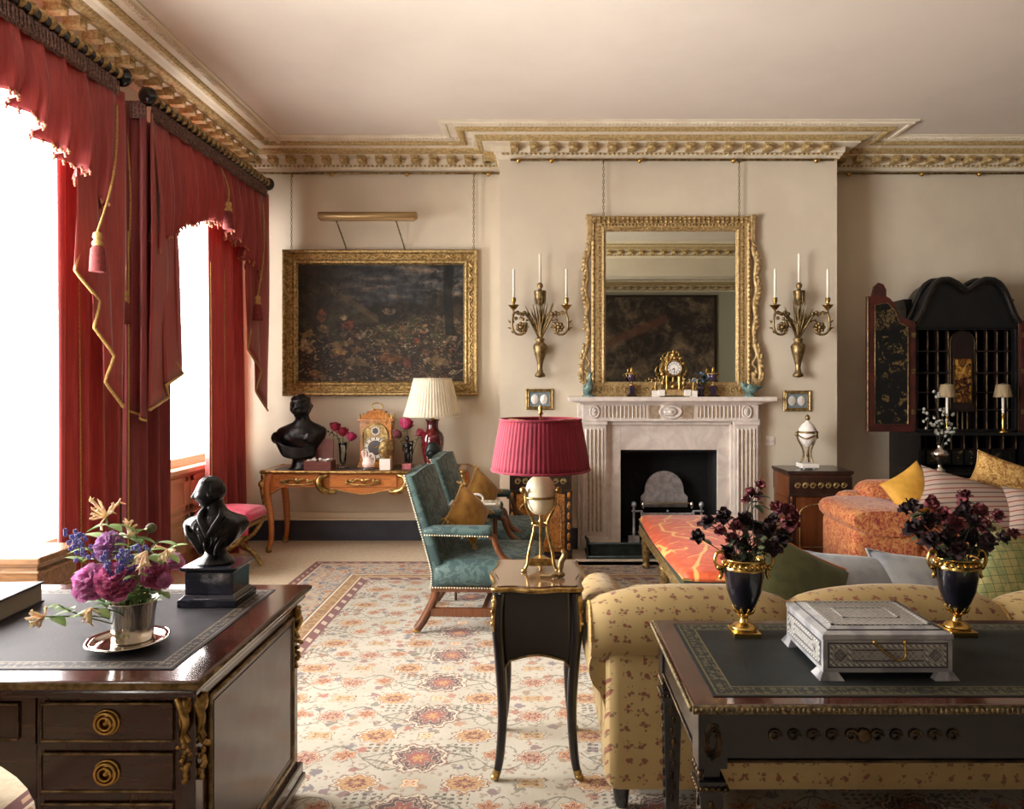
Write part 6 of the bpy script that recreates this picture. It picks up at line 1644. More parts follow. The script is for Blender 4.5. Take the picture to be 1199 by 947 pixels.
m = MB(); m.tube([(0, 0.03, 0.04), (0, 0.0, 0.22)], 0.006, 6); m.lathe([(0.022, 0.378), (0.024, 0.388), (0.010, 0.396), (0.014, 0.41), (0.006, 0.42), (0.004, 0.63), (0.012, 0.636), (0.006, 0.645), (0.010, 0.66), (0.003, 0.672)], 14)
for k in range(3): m.tube([(0, 0, 0.60), (0.165 * cos(k * 2.09 + 0.5), 0.165 * sin(k * 2.09 + 0.5), 0.612)], 0.003, 5)
m.build('stem', M['gold'], el)
m = MB(); pr = [(0.2 - 0.036 * (k / 8) ** 1.1, 0.408 + 0.206 * k / 8) for k in range(9)]
m.lathe(pr, 264, lambda a, i: 1 + 0.010 * sin(66 * a), cap=False); m.build('shade', M['redshade'], el, solid=0.002)
m = MB()
for r, z in ((0.201, 0.409), (0.166, 0.613)): m.tube([(r * cos(a), r * sin(a), z) for a in [k * PI / 24 for k in range(48)]], 0.005, 6, closed=True)
m.build('shade_trim', M['redshade'], el)
# small curved bronze beside the lamp foot
sm = thing('curved_ornament', 'small curled silvery bronze ornament at the foot of the egg lamp', 'ornament', (0.075, 2.84, LZ))
m = MB(); m.tube(smooth_path([(-0.075, 0.0, 0.008), (-0.03, -0.012, 0.012), (0.0, 0, 0.02), (0.005, 0, 0.06), (0.02, 0, 0.09), (0.008, 0, 0.108)], 5), [0.006] * 5 + [0.008] * 8 + [0.012] * 6 + [0.014, 0.013, 0.012, 0.010, 0.009, 0.007, 0.004], 8); m.ball((0.0, 0, 0.012), (0.022, 0.016, 0.012), 8); m.build('body', M['dullbrass'], sm)
# ------------------------------------------------------------ partners' desk at the left
DZ = 0.765
dk = thing('pedestal_desk', 'large polished mahogany pedestal desk with gilt mounts in the left foreground', 'desk', (-1.66, 2.24, 0.012)); dz = DZ - 0.012
hx, hy = 0.81, 0.44
m = MB(); m.box(-hx, hx, -hy, hy, dz - 0.028, dz - 0.002); m.box(-hx + 0.012, hx - 0.012, -hy + 0.012, hy - 0.012, dz - 0.05, dz - 0.028); m.build('tabletop', M['mahogany'], dk, bevel=0.007)
m = MB(); m.tube([(-hx, -hy, dz - 0.014), (hx, -hy, dz - 0.014), (hx, hy, dz - 0.014), (-hx, hy, dz - 0.014)], 0.0085, 8, closed=True); m.build('edge_moulding', M['dullbrass'], dk)
lo = MB().box(-hx + 0.10, hx - 0.10, -hy + 0.075, hy - 0.075, dz - 0.003, dz).build('leather_inset', leather('black_tooled_leather', hx - 0.10, hy - 0.075, c(36, 33, 37), c(48, 44, 48), c(110, 96, 78)), dk)
PW = 0.405
for s in (-1, 1):
    xc = s * (hx - 0.03 - PW / 2); x0, x1 = xc - PW / 2, xc + PW / 2
    m = MB(); m.box(x0, x1, -hy + 0.05, hy - 0.05, 0.05, dz - 0.048); po = m.build('pedestal', M['mahogany_z'], dk, bevel=0.003)
    m = MB(); m.box(x0 - 0.015, x1 + 0.015, -hy + 0.032, hy - 0.032, 0.07, 0.115); m.box(x0 - 0.022, x1 + 0.022, -hy + 0.026, hy - 0.026, 0.05, 0.075); m.build('plinth', M['mahogany'], dk, bevel=0.005)
    for (a, b) in ((x0 + 0.04, -1), (x1 - 0.04, -1), (x0 + 0.04, 1), (x1 - 0.04, 1)):
        y = b * (hy - 0.07); q = MB(); q.frust(0, 0.055, (a - 0.025, a + 0.025, y - 0.025, y + 0.025), (a - 0.035, a + 0.035, y - 0.035, y + 0.035)); q.build('foot', M['mahogany_z'], dk, bevel=0.004)
    # outer side panel with gilt bead
    xs = x1 if s > 0 else x0
    m = MB(); a, b = sorted((xs, xs + s * 0.006)); m.box(a, b, -hy + 0.12, hy - 0.12, 0.16, dz - 0.09); m.build('side_panel', pm('reflective_panel', c(78, 62, 56), 0.3, col2=c(56, 40, 38), ns=5, coat=0.35), dk)
    m = MB(); X = xs + s * 0.006
    m.tube([(X, -hy + 0.12, 0.16), (X, hy - 0.12, 0.16), (X, hy - 0.12, dz - 0.09), (X, -hy + 0.12, dz - 0.09)], 0.007, 6, closed=True); m.build('side_bead', M['dullbrass'], dk)
    m = MB(); m.tube([(X - s * 0.002, -hy + 0.14, 0.18), (X - s * 0.002, hy - 0.14, 0.18), (X - s * 0.002, hy - 0.14, dz - 0.11), (X - s * 0.002, -hy + 0.14, dz - 0.11)], 0.004, 6, closed=True); m.build('inner_bead', M['ebony'], dk)
    for f in (-1, 1):
        yf = f * (hy - 0.05)
        for k in range(4):
            zt_ = dz - 0.075 - k * 0.128; zb_ = zt_ - 0.095
            if zb_ < 0.13: zb_ = 0.13
            dx0, dx1 = (x0 + 0.018, x1 - 0.055) if s > 0 else (x0 + 0.055, x1 - 0.018)
            m = MB(); a, b = sorted((yf - f * 0.01, yf + f * 0.006)); m.box(dx0, dx1, a, b, zb_, zt_); do = m.build('drawer', M['mahogany'], dk, bevel=0.002)
            m = MB(); yy = yf + f * 0.007; m.tube([(dx0, yy, zb_), (dx1, yy, zb_), (dx1, yy, zt_), (dx0, yy, zt_)], 0.0035, 6, closed=True); m.build('brass_bead', M['dullbrass'], do)
            m = MB().at((dx0 + dx1) / 2, yf + f * 0.006, (zb_ + zt_) / 2, rx=f * -PI / 2)
            m.lathe([(0.001, 0.0), (0.034, 0.0), (0.034, 0.004), (0.029, 0.006), (0.027, 0.003), (0.018, 0.003), (0.014, 0.008), (0.008, 0.004), (0.006, 0.012), (0.001, 0.015)], 24)
            m.tube([(0.026 * cos(q * PI / 12), 0.026 * sin(q * PI / 12), 0.010) for q in range(24)], 0.0042, 6, closed=True); m.tube([(0.016 * cos(q * PI / 8), 0.016 * sin(q * PI / 8), 0.012) for q in range(16)], 0.003, 6, closed=True)
            m.build('ring_pull', M['brass'], do)
    # corner mounts, on both outer corners
    for f in (-1, 1):
        q = MB(); X, Y = xs - s * 0.012, f * (hy - 0.062)
        for (dx, dy) in ((-s * 0.014, f * 0.012), (s * 0.014, -f * 0.012)):
            ax, ay = X + dx, Y + dy
            q.ball((ax, ay, dz - 0.085), (0.020, 0.020, 0.027), 10)
            q.tube(smooth_path([(ax - 0.016, ay - 0.010, dz - 0.06), (ax + 0.01, ay - 0.016 * f * -1, dz - 0.115), (ax - 0.008, ay, dz - 0.165), (ax + 0.006, ay, dz - 0.19)], 5), [0.009, 0.010, 0.011, 0.012, 0.012, 0.011, 0.010, 0.009, 0.009, 0.008, 0.007, 0.007, 0.006, 0.006, 0.005, 0.005], 7)
            q.tube(smooth_path([(ax + 0.014, ay + 0.0, dz - 0.06), (ax - 0.012, ay, dz - 0.12), (ax + 0.010, ay, dz - 0.175)], 5), 0.007, 6)
            rr = random.Random(int(ax * 100))
            for k in range(16):
                z = dz - 0.185 - 0.006 * k; q.ball((ax + rr.uniform(-1, 1) * (0.022 - 0.0012 * k), ay + rr.uniform(-0.006, 0.006), z), 0.0085, 6)
        q.build('gilt_mount', M['gold'], dk)
# middle drawer and shaped kneehole bracket
for f in (-1, 1):
    yf = f * (hy - 0.05); m = MB(); a, b = sorted((yf - f * 0.02, yf + f * 0.004)); m.box(-hx + 0.03 + PW, hx - 0.03 - PW, a, b, dz - 0.18, dz - 0.048); m.build('frieze', M['mahogany'], dk)
    m = MB(); a, b = sorted((yf - f * 0.01, yf + f * 0.008)); m.box(-0.335, 0.335, a, b, dz - 0.165, dz - 0.075); do = m.build('drawer', M['mahogany'], dk, bevel=0.002)
    m = MB(); yy = yf + f * 0.009; m.tube([(-0.335, yy, dz - 0.165), (0.335, yy, dz - 0.165), (0.335, yy, dz - 0.075), (-0.335, yy, dz - 0.075)], 0.0035, 6, closed=True); m.build('brass_bead', M['dullbrass'], do)
    for s in (-1, 1):
        X = s * (hx - 0.03 - PW); pts = [(X, dz - 0.18), (X, dz - 0.36)] + [(X - s * 0.30 * (1 - cos(t * PI / 2 / 8)), dz - 0.36 + 0.17 * sin(t * PI / 2 / 8)) for t in range(1, 9)] + [(X - s * 0.30, dz - 0.18)]
        a, b = sorted((yf - f * 0.02, yf)); m = MB(); m.prism(pts, a, b, 'XZ'); m.build('kneehole_bracket', M['mahogany'], dk)

# polished chest under the nearer window, behind the desk
ch = thing('low_chest', 'low moulded pine chest with polished top below the nearer window behind the desk', 'chest', (-2.60, 3.46, 0.0)); ch.scale = (1, 1, 0.96)
m = MB(); m.box(-0.30, 0.30, -0.14, 0.14, 0.06, 0.70); m.build('carcass', M['pine'], ch, bevel=0.004)
m = MB(); m.box(-0.325, 0.325, -0.165, 0.16, 0.705, 0.742); m.box(-0.312, 0.312, -0.152, 0.15, 0.69, 0.706); m.build('top', M['pine'], ch, bevel=0.007)
for nm_, lst in (('frieze_moulding', ((0.66, 0.014, 0.014),)), ('waist_moulding', ((0.56, 0.012, 0.014), (0.535, 0.026, 0.02), (0.52, 0.016, 0.012))), ('base_moulding', ((0.09, 0.03, 0.012), (0.0, 0.09, 0.02)))):
    m = MB()
    for (z, h, o_) in lst: m.box(-0.30 - o_, 0.30 + o_, -0.14 - o_, 0.14, z, z + h)
    m.build(nm_, M['pine'], ch, bevel=0.004)
for x in (-0.15, 0.15):
    m = MB(); m.box(x - 0.11, x + 0.11, -0.147, -0.14, 0.16, 0.48); m.build('door_panel', M['pine'], ch, bevel=0.004)

# things on the desk
bk = thing('book', 'thick dark cloth-bound book lying at the left edge of the desk', 'book', (-1.86, 2.32, DZ), 0.06)
m = MB(); m.box(-0.16, 0.18, -0.125, 0.125, 0.004, 0.062); m.build('pages', pm('aged_page_edges', c(150, 140, 122), 0.9), bk)
m = MB(); m.box(-0.165, 0.186, -0.132, 0.132, 0.062, 0.068); m.box(-0.165, 0.186, -0.132, 0.132, 0.0, 0.005); m.box(-0.17, -0.16, -0.132, 0.132, 0.0, 0.068); m.build('cover', M['book'], bk, bevel=0.002)
TX, TY = -1.165, 2.05
ty = thing('silver_tray', 'small silver tray with wavy rim under the beaker of flowers on the desk', 'tray', (TX, TY, DZ))
m = MB(); m.lathe([(0.001, 0.004), (0.06, 0.004), (0.075, 0.006), (0.085, 0.012), (0.104, 0.017), (0.106, 0.019), (0.103, 0.0215), (0.09, 0.016), (0.078, 0.010), (0.06, 0.008), (0.001, 0.008)], 72, lambda a, i: 1 + (0.035 * abs(cos(a * 4)) ** 0.6 if 2 < i < 9 else 0), cap=False)
m.build('dish', M['silver'], ty)
m = MB()
for k in range(3): m.ball((0.06 * cos(k * 2.1), 0.06 * sin(k * 2.1), 0.004), (0.012, 0.012, 0.004), 8)
m.build('feet', M['silver'], ty)
bk2 = thing('silver_beaker', 'polished silver beaker holding the garden flowers, on the silver tray', 'beaker', (TX + 0.002, TY + 0.02, DZ + 0.009))
m = MB(); m.lathe([(0.001, 0), (0.052, 0), (0.054, 0.004), (0.0535, 0.02), (0.056, 0.06), (0.062, 0.10), (0.067, 0.112), (0.068, 0.115), (0.0655, 0.115), (0.060, 0.10), (0.054, 0.06), (0.05, 0.02), (0.001, 0.012)], 48, cap=False); m.build('cup', M['silver'], bk2)

# bronze bust on a black marble plinth
db = thing('bust_plinth', 'square black marble plinth with moulded foot under the small bronze bust on the desk', 'plinth', (-1.098, 2.47, DZ), 0.0)
m = MB(); m.box(-0.098, 0.098, -0.085, 0.085, 0, 0.026); m.frust(0.026, 0.04, (-0.092, 0.092, -0.08, 0.08), (-0.08, 0.08, -0.068, 0.068)); m.box(-0.08, 0.08, -0.068, 0.068, 0.04, 0.112); m.frust(0.112, 0.122, (-0.08, 0.08, -0.068, 0.068), (-0.094, 0.094, -0.08, 0.08)); m.box(-0.094, 0.094, -0.08, 0.08, 0.122, 0.130)
m.build('block', M['blackmarble'], db, bevel=0.003)
bs = thing('bronze_bust', 'small dark bronze bust of a man looking left on the black marble plinth', 'bust', (-1.105, 2.47, DZ + 0.130))
m = MB()
m.lathe([(0.06, 0.0), (0.06, 0.006), (0.052, 0.014), (0.036, 0.03), (0.032, 0.05), (0.04, 0.075)], 24)
torso(m, interp([(0.055, 0.045, 0.038, 0, 0), (0.08, 0.075, 0.05, -0.002, 0), (0.11, 0.098, 0.056, 0.0, 0), (0.135, 0.105, 0.055, 0.004, 0), (0.152, 0.092, 0.048, 0.006, 0.003), (0.166, 0.055, 0.04, 0.004, 0.004), (0.178, 0.036, 0.034, 0.002, 0.002), (0.20, 0.028, 0.03, -0.002, 0.0), (0.225, 0.027, 0.03, -0.006, 0.0)]), 40, fold=lambda a, z: 0.05 * sin(a * 9 + z * 60) * (1 if z < 0.16 else 0))
rr = random.Random(12)
for k in range(22):
    s = -1 if k % 2 else 1; x0 = s * rr.uniform(0.02, 0.09); z0 = rr.uniform(0.10, 0.16)
    m.tube(smooth_path([(x0, -0.035, z0), (x0 * 0.75 + rr.uniform(-0.01, 0.01), -0.052, z0 - 0.02), (x0 * 0.45, -0.053, z0 - 0.045), (x0 * 0.25 + rr.uniform(-0.01, 0.01), -0.045, z0 - 0.065)], 4), rr.uniform(0.004, 0.007), 6)
for s in (-1, 1): m.tube(smooth_path([(s * 0.03, -0.02, 0.185), (s * 0.035, -0.045, 0.165), (s * 0.02, -0.058, 0.135), (0, -0.06, 0.10)], 4), 0.009, 6)
m.at(-0.014, -0.010, 0.238, rz=-1.35, rx=0.0, s=0.108); head(m, 'short', 4, amp=1.15); m.at()
o = m.build('figure', M['bronze'], bs); remesh(o, 0.0017)
# ------------------------------------------------------------ garden flowers in the silver beaker
FB = Vector((TX + 0.002, TY + 0.02, DZ + 0.03))
def stem_to(d, bend=0.3, r=0.0025):
    d = Vector(d); mid = Vector((d.x * bend, d.y * bend, d.z * 0.62)); return smooth_path([(0, 0, 0), tuple(mid), tuple(d)], 6)
def base_pt(k): a = k * 2.4; return FB + Vector((0.028 * cos(a), 0.028 * sin(a), 0))
_fk = [0]
def flower_root(name, label, cat, group):
    _fk[0] += 1; return thing(name, label, cat, tuple(base_pt(_fk[0])), 0, group)
def peony(label, px, py, d, r, mat, seed):
    top = W(px, py, d); t = flower_root('peony', label, 'flower', 'peonies in the silver beaker'); q = top - t.location
    MB().tube(stem_to(q), 0.003, 6).build('stem', M['stem'], t)
    m = MB(); rr = random.Random(seed); dirs = Vector((q.x * 2.4, -0.75, 0.55)).normalized()
    rot = Vector((0, 0, 1)).rotation_difference(dirs).to_matrix().to_4x4()
    B = Matrix.Translation(q) @ rot
    for k in range(46):
        f = k / 45; th = f * 1.75; az = k * 2.39996 + rr.uniform(-0.3, 0.3); L = r * rr.uniform(0.85, 1.12); wd = r * (0.28 + 0.42 * f)
        m.T = B @ Matrix.Rotation(az, 4, 'Z') @ Matrix.Rotation(th, 4, 'X'); ph = rr.uniform(0, 6)
        def pet(u, v):
            a = (u - 0.5) * 2; w_ = wd * sin(PI * (0.12 + 0.68 * v)) ; ruff = 0.10 * r * sin(5 * u * PI + ph) * v * v
            return (a * w_, -0.30 * r * v * v * (1 - f * 1.3) + 0.14 * r * a * a + ruff, L * v * (1 - 0.10 * a * a))
        m.grid(pet, 6, 4)
    m.T = Matrix(); m.build('bloom', mat, t)
    for k in range(2):
        m = MB(); a = rr.uniform(0, 6.28); leaf(m, q * 0.72, (cos(a), sin(a) - 0.4, 0.3), 0.07, 0.03); m.build('leaf', M['leaf'], t)
peony('big mauve-pink ruffled peony at the far left of the beaker', 112, 683, 1.99, 0.055, M['peony'], 1)
peony('deep pink peony drooping low at the front of the beaker', 139, 681, 1.97, 0.056, M['peonydark'], 2) 
peony('lilac-pink frilled peony high in the centre of the bouquet', 130, 641, 2.04, 0.044, M['lilac'], 3)
peony('dark magenta peony at the right side of the bouquet', 183, 674, 2.02, 0.038, M['peonydark'], 4)
peony('small bright pink peony at the far right beside the plinth', 205, 658, 2.06, 0.024, M['peony'], 5)
peony('half-open pink peony bud above the right rim of the beaker', 193, 680, 2.0, 0.022, M['peony'], 6)
def honeysuckle(label, px, py, d, r, seed, fan=(0, 0, 1), n=11):
    top = W(px, py, d); t = flower_root('honeysuckle', label, 'flower', 'honeysuckle in the silver beaker'); q = top - t.location; rr = random.Random(seed)
    MB().tube(stem_to(q), 0.0022, 5).build('stem', M['stem'], t); m = MB(); F = Vector(fan)
    for k in range(n):
        dv = (F + Vector((rr.uniform(-1, 1), rr.uniform(-0.8, 0.3), rr.uniform(-0.8, 0.9)))).normalized(); L = r * rr.uniform(0.75, 1.15); s = Vector((rr.uniform(-1, 1), rr.uniform(-1, 1), rr.uniform(-1, 1))) * L * 0.25
        p = smooth_path([q, q + dv * L * 0.55 + s * 0.25, q + dv * L * 0.9 + s * 0.6, q + dv * L + s], 4)
        m.tube(p, [0.0022 + 0.0022 * (i / (len(p) - 1)) ** 1.5 for i in range(len(p))], 6)
        e = p[-1]
        for j in range(4): m.tube([e, e + dv * L * 0.12 + Vector((rr.uniform(-1, 1), rr.uniform(-1, 1), rr.uniform(-1, 1))) * L * 0.22], [0.003, 0.001], 4)
    m.build('trumpets', M['honey'], t)
    for s_ in (-1, 1):
        m = MB(); leaf(m, q * 0.93, (s_, -0.3, -0.1), 0.055, 0.04); m.build('leaf', M['leaf'], t)
honeysuckle('cream honeysuckle head standing highest in the bouquet', 124, 605, 2.06, 0.046, 21, (0, -0.2, 0.6), 14)
honeysuckle('cream honeysuckle head to the right of the topmost one', 150, 621, 2.06, 0.032, 22, (0.6, -0.2, 0.2))
honeysuckle('honeysuckle spray trailing onto the leather at the lower left', 52, 722, 1.94, 0.034, 23, (-0.7, -0.3, -0.2), 12)
honeysuckle('faded honeysuckle head hanging over the beaker rim', 107, 712, 1.90, 0.028, 24, (-0.2, -0.5, -0.8), 9)
honeysuckle('drooping pale honeysuckle tassels at the right of centre', 172, 645, 1.96, 0.042, 25, (-0.3, -0.4, -0.8), 12)
honeysuckle('pinkish honeysuckle sprig at the far right of the bouquet', 196, 643, 2.0, 0.034, 26, (0.5, -0.4, -0.5), 9)
def blue_sprig(label, px, py, d, seed, n=14, r=0.03):
    top = W(px, py, d); t = flower_root('blue_flower', label, 'flower', 'blue flowers in the silver beaker'); q = top - t.location; rr = random.Random(seed)
    MB().tube(stem_to(q), 0.0018, 5).build('stem', M['stem'], t); m = MB(); l = MB()
    for k in range(n):
        p = q + Vector((rr.gauss(0, r * 0.5), rr.gauss(0, r * 0.4), rr.gauss(0, r * 0.6))); l.tube([q - Vector((0, 0, r * 0.6)), p], 0.0008, 4)
        for j in range(5):
            a = j * 1.2566; m.ball(p + Vector((0.0045 * cos(a), -0.002, 0.0045 * sin(a))), (0.0036, 0.002, 0.0036), 5)
    m.build('petals', M['blueflower'], t); l.build('stalks', M['stem'], t)
for i, (lab, px, py, d) in enumerate((('little blue flower sprig at the upper left edge of the bouquet', 88, 632, 2.04), ('little blue flower sprig left of the lilac peony', 97, 645, 2.02), ('little blue flower sprig in the middle between the pink peonies', 149, 655, 1.96), ('little blue flower sprig above the beaker at centre right', 163, 650, 1.97), ('little blue flower sprig lying lower left of the centre', 144, 668, 1.95))): blue_sprig(lab, px, py, d, 40 + i)
def leafy(label, px, py, d, seed, pairs=4, L=0.05, w_=0.03, bend=0.3):
    top = W(px, py, d); t = flower_root('leafy_sprig', label, 'foliage', 'leafy sprigs in the silver beaker'); q = top - t.location; rr = random.Random(seed); p = stem_to(q, bend)
    MB().tube(p, 0.002, 5).build('stem', M['stem'], t); n = len(p)
    for k in range(pairs):
        i = int(n * (0.55 + 0.43 * k / max(1, pairs - 1))) - 1; tg = (p[min(i + 1, n - 1)] - p[i - 1]).normalized()
        for s in (-1, 1):
            dv = tg * 0.6 + Vector((s * rr.uniform(0.5, 1), rr.uniform(-0.8, 0.2), rr.uniform(-0.3, 0.5))); m = MB(); leaf(m, p[i], dv, L * rr.uniform(0.8, 1.15), w_ * rr.uniform(0.85, 1.1), curl=0.3); m.build('leaf', M['leaf'], t)
leafy('broad leaves under the topmost honeysuckle head', 121, 628, 2.05, 61, 3, 0.07, 0.05)
leafy('pair of pointed green leaves at the upper right of the bouquet', 160, 620, 2.05, 62, 3, 0.062, 0.036)
leafy('long green leaves reaching right towards the bronze bust', 185, 632, 2.04, 63, 3, 0.07, 0.035)
leafy('trailing leafy sprig falling to the lower left across the desk', 68, 708, 1.95, 64, 4, 0.042, 0.026, 0.7)
leafy('small-leaved sprig hanging at the front of the bouquet', 160, 672, 1.93, 65, 5, 0.034, 0.02)
leafy('grey-green leaves behind the blue flowers at the left', 101, 640, 2.1, 66, 4, 0.05, 0.034)
leafy('leaves filling the bouquet above the beaker rim', 155, 690, 1.98, 67, 5, 0.055, 0.034)
leafy('leaves beside the dark magenta peony', 176, 660, 2.06, 68, 4, 0.05, 0.03)
leafy('dark leaves behind the centre of the bouquet', 145, 655, 2.12, 69, 5, 0.06, 0.038)
leafy('young leaves spreading above the big left peony', 92, 655, 2.08, 70, 4, 0.055, 0.034)
leafy('fresh leaves between the lilac peony and the bud', 152, 636, 2.0, 71, 4, 0.05, 0.034)
leafy('leaves low at the right over the beaker rim', 190, 692, 2.02, 72, 4, 0.046, 0.028)
leafy('leaves low at the left over the beaker rim', 112, 700, 2.02, 73, 4, 0.046, 0.03)
leafy('wide leaves at the right behind the pinkish honeysuckle', 200, 640, 2.1, 74, 4, 0.06, 0.034)
blue_sprig('little blue flower sprig low between the two front peonies', 128, 662, 1.95, 75, 12, 0.022)
bd = flower_root('flower_bud', 'round closed brown-green bud on a stalk at the upper right of the bouquet', 'flower', None); q = W(177, 618, 2.05) - bd.location
MB().tube(stem_to(q), 0.0018, 5).build('stem', M['stem'], bd); m = MB(); m.ball(q, (0.015, 0.015, 0.014), 12); m.build('bud', pm('bud_green', c(112, 92, 76), 0.7, col2=c(84, 84, 52), ns=60), bd)
# ------------------------------------------------------------ yellow sofa, its back to the camera
sf = thing('sofa', 'mustard chintz sofa with red sprigs, its back turned, behind the dark table', 'sofa', (1.365, 2.965, 0.012)); C_ = M['chintz']
SX0, SX1 = -1.17, 1.17       # world 0.22 .. 2.56
m = MB(); m.cushion(SX0 + 0.03, SX1 - 0.03, -0.46, -0.26, 0.07, 0.60, 0.05); m.build('back_panel', C_, sf)
# rolled back with three puffed sections
for k, (a, b) in enumerate(((SX0 - 0.02, SX0 + 0.70), (SX0 + 0.70, SX0 + 1.44), (SX0 + 1.44, SX1 + 0.02))):
    m = MB(); rings = []
    nr = 18
    for i in range(nr + 1):
        t = i / nr; x = a + (b - a) * t; e = (1 - abs(2 * t - 1) ** 5) ** 0.5; r = []
        sx_ = 0.86 + 0.14 * e; top = 0.715 + 0.055 * e * sin(PI * (0.12 + 0.76 * t))
        for j in range(20):
            q = 2 * PI * j / 20; cy_, cz_ = -0.355, 0.60
            rz = (top - cz_) if sin(q) > 0 else 0.09
            r.append((x, cy_ + 0.125 * sx_ * cos(q), cz_ + rz * sin(q) * (0.9 + 0.1 * e)))
        rings.append(r)
    m.loft(rings); o = m.build('back_cushion', C_, sf)
    q = MB(); q.tube(rings[0][:11], 0.006, 6); q.build('seam_piping', M['goldcord'], o)
m = MB(); m.cushion(SX0 + 0.2, SX1 - 0.2, -0.28, 0.46, 0.12, 0.44, 0.06); m.build('seat_base', C_, sf)
for k in range(3):
    a = SX0 + 0.2 + k * 0.646; m = MB(); m.cushion(a, a + 0.642, -0.22, 0.49, 0.41, 0.55, 0.055, puff=0.02); m.build('seat_cushion', C_, sf)
for s in (-1, 1):
    m = MB(); xa = s * 1.055; rings = []
    for i in range(15):
        t = i / 14; y = -0.42 + 0.90 * t; bulge = 0.92 + 0.08 * sin(PI * t)
        sec = [(0.07, 0.08), (0.085, 0.18), (0.08, 0.28), (0.085, 0.36)] + [(0.035 + 0.115 * bulge * cos(a), 0.49 + 0.115 * bulge * sin(a)) for a in [R(-50) + R(230) * k / 14 for k in range(15)]] + [(-0.085, 0.40), (-0.085, 0.24), (-0.08, 0.08)]
        rings.append([(xa + s * px, y, pz) for px, pz in (sec if s > 0 else sec[::-1])])
    m.loft(rings); m.build('arm', C_, sf)
for sx in (-1, 1):
    for sy in (-1, 1):
        q = MB().at(sx * 1.08, sy * 0.38 - 0.02, 0); q.lathe([(0.018, 0), (0.026, 0.02), (0.03, 0.06), (0.036, 0.105)], 14); q.build('foot', M['ebony'], sf)
lean_cushion('olive velvet cushion with rust piping leaning inside the left of the yellow sofa', (1.09, 3.12, 0.60), 0.46, R(14), R(-30), M['greenvelvet'], piping=M['rustpiping'], rollz=32)
lean_cushion('grey silk cushion beside the olive velvet one inside the yellow sofa', (1.40, 3.20, 0.57), 0.46, R(-6), R(-52), M['bluegrey'], piping=M['bluegrey'], rollz=4)
lean_cushion('green-grey silk cushion behind the urn inside the yellow sofa', (1.70, 3.18, 0.57), 0.44, R(6), R(-48), M['bluegrey'], piping=M['bluegrey'], rollz=10)
lean_cushion('green and yellow trellis-print cushion at the right inside the yellow sofa', (2.06, 3.13, 0.64), 0.46, R(8), R(-22), M['trellis'], rollz=28)

# ------------------------------------------------------------ rust sofa by the back wall, facing the camera
rs = thing('sofa', 'rust-red paisley sofa with thick rolled arms in front of the black cabinet', 'sofa', (3.36, 5.38, 0.0), R(-3)); C2 = M['redsofa']
L0, L1 = -1.18, 1.18
m = MB(); m.cushion(L0 + 0.30, L1 - 0.02, 0.17, 0.46, 0.14, 0.74, 0.10, puff=0.02); m.build('backrest', C2, rs)
m = MB(); m.cushion(L0 + 0.14, L0 + 0.42, 0.20, 0.44, 0.35, 0.66, 0.09); m.build('back_wing', C2, rs)
m = MB(); m.cushion(L0 + 0.1, L1 - 0.1, -0.38, 0.30, 0.10, 0.36, 0.05); m.build('seat_base', C2, rs)
for k in range(2):
    a = L0 + 0.50 + k * 0.69; m = MB(); m.cushion(a, a + 0.685, -0.44, 0.22, 0.33, 0.48, 0.06, puff=0.02); m.build('seat_cushion', C2, rs)
for s in (-1, 1):
    m = MB(); xa = s * 0.93; rings = []
    for i in range(13):
        t = i / 12; y = -0.42 + 0.72 * t; e = (1 - abs(2 * t - 1) ** 6) ** 0.5 * 0.12 + 0.88
        rings.append([(xa + 0.275 * e * math.copysign(abs(cos(q)) ** 0.8, cos(q)), y, 0.545 + 0.10 * e * math.copysign(abs(sin(q)) ** 0.8, sin(q)) + 0.01 * cos(q * 2)) for q in [2 * PI * j / 24 for j in range(24)]])
    m.loft(rings); m.build('arm_roll', C2, rs)
    m = MB(); m.cushion(xa - 0.235, xa + 0.235, -0.40, 0.28, 0.10, 0.50, 0.05); m.build('arm_panel', C2, rs)
    for y in (-0.3, 0.3):
        q = MB().at(s * 1.0, y, 0); q.lathe([(0.02, 0), (0.028, 0.02), (0.034, 0.105)], 12); q.build('foot', M['ebony'], rs)
lean_cushion('plain mustard silk cushion standing at the left end of the rust sofa', (2.74, 5.34, 0.70), 0.38, R(6), R(-20), M['mustard'], rollz=-28, h=0.36)
lean_cushion('large rust-and-oat striped cushion sloping across the rust sofa', (3.12, 5.16, 0.665), 0.88, R(3), R(-20), M['stripe'], rollz=17, h=0.30, thick=0.2)
lean_cushion('gold tapestry cushion with a corded edge on top of the striped one', (3.42, 5.36, 0.82), 0.42, R(-10), R(-22), M['tapestry'], rollz=22, h=0.26, piping=M['goldcord'])
lean_cushion('second rust-and-oat striped cushion at the right of the rust sofa', (3.55, 5.02, 0.60), 0.66, R(-2), R(-24), M['stripe'], rollz=6, h=0.34, thick=0.18)

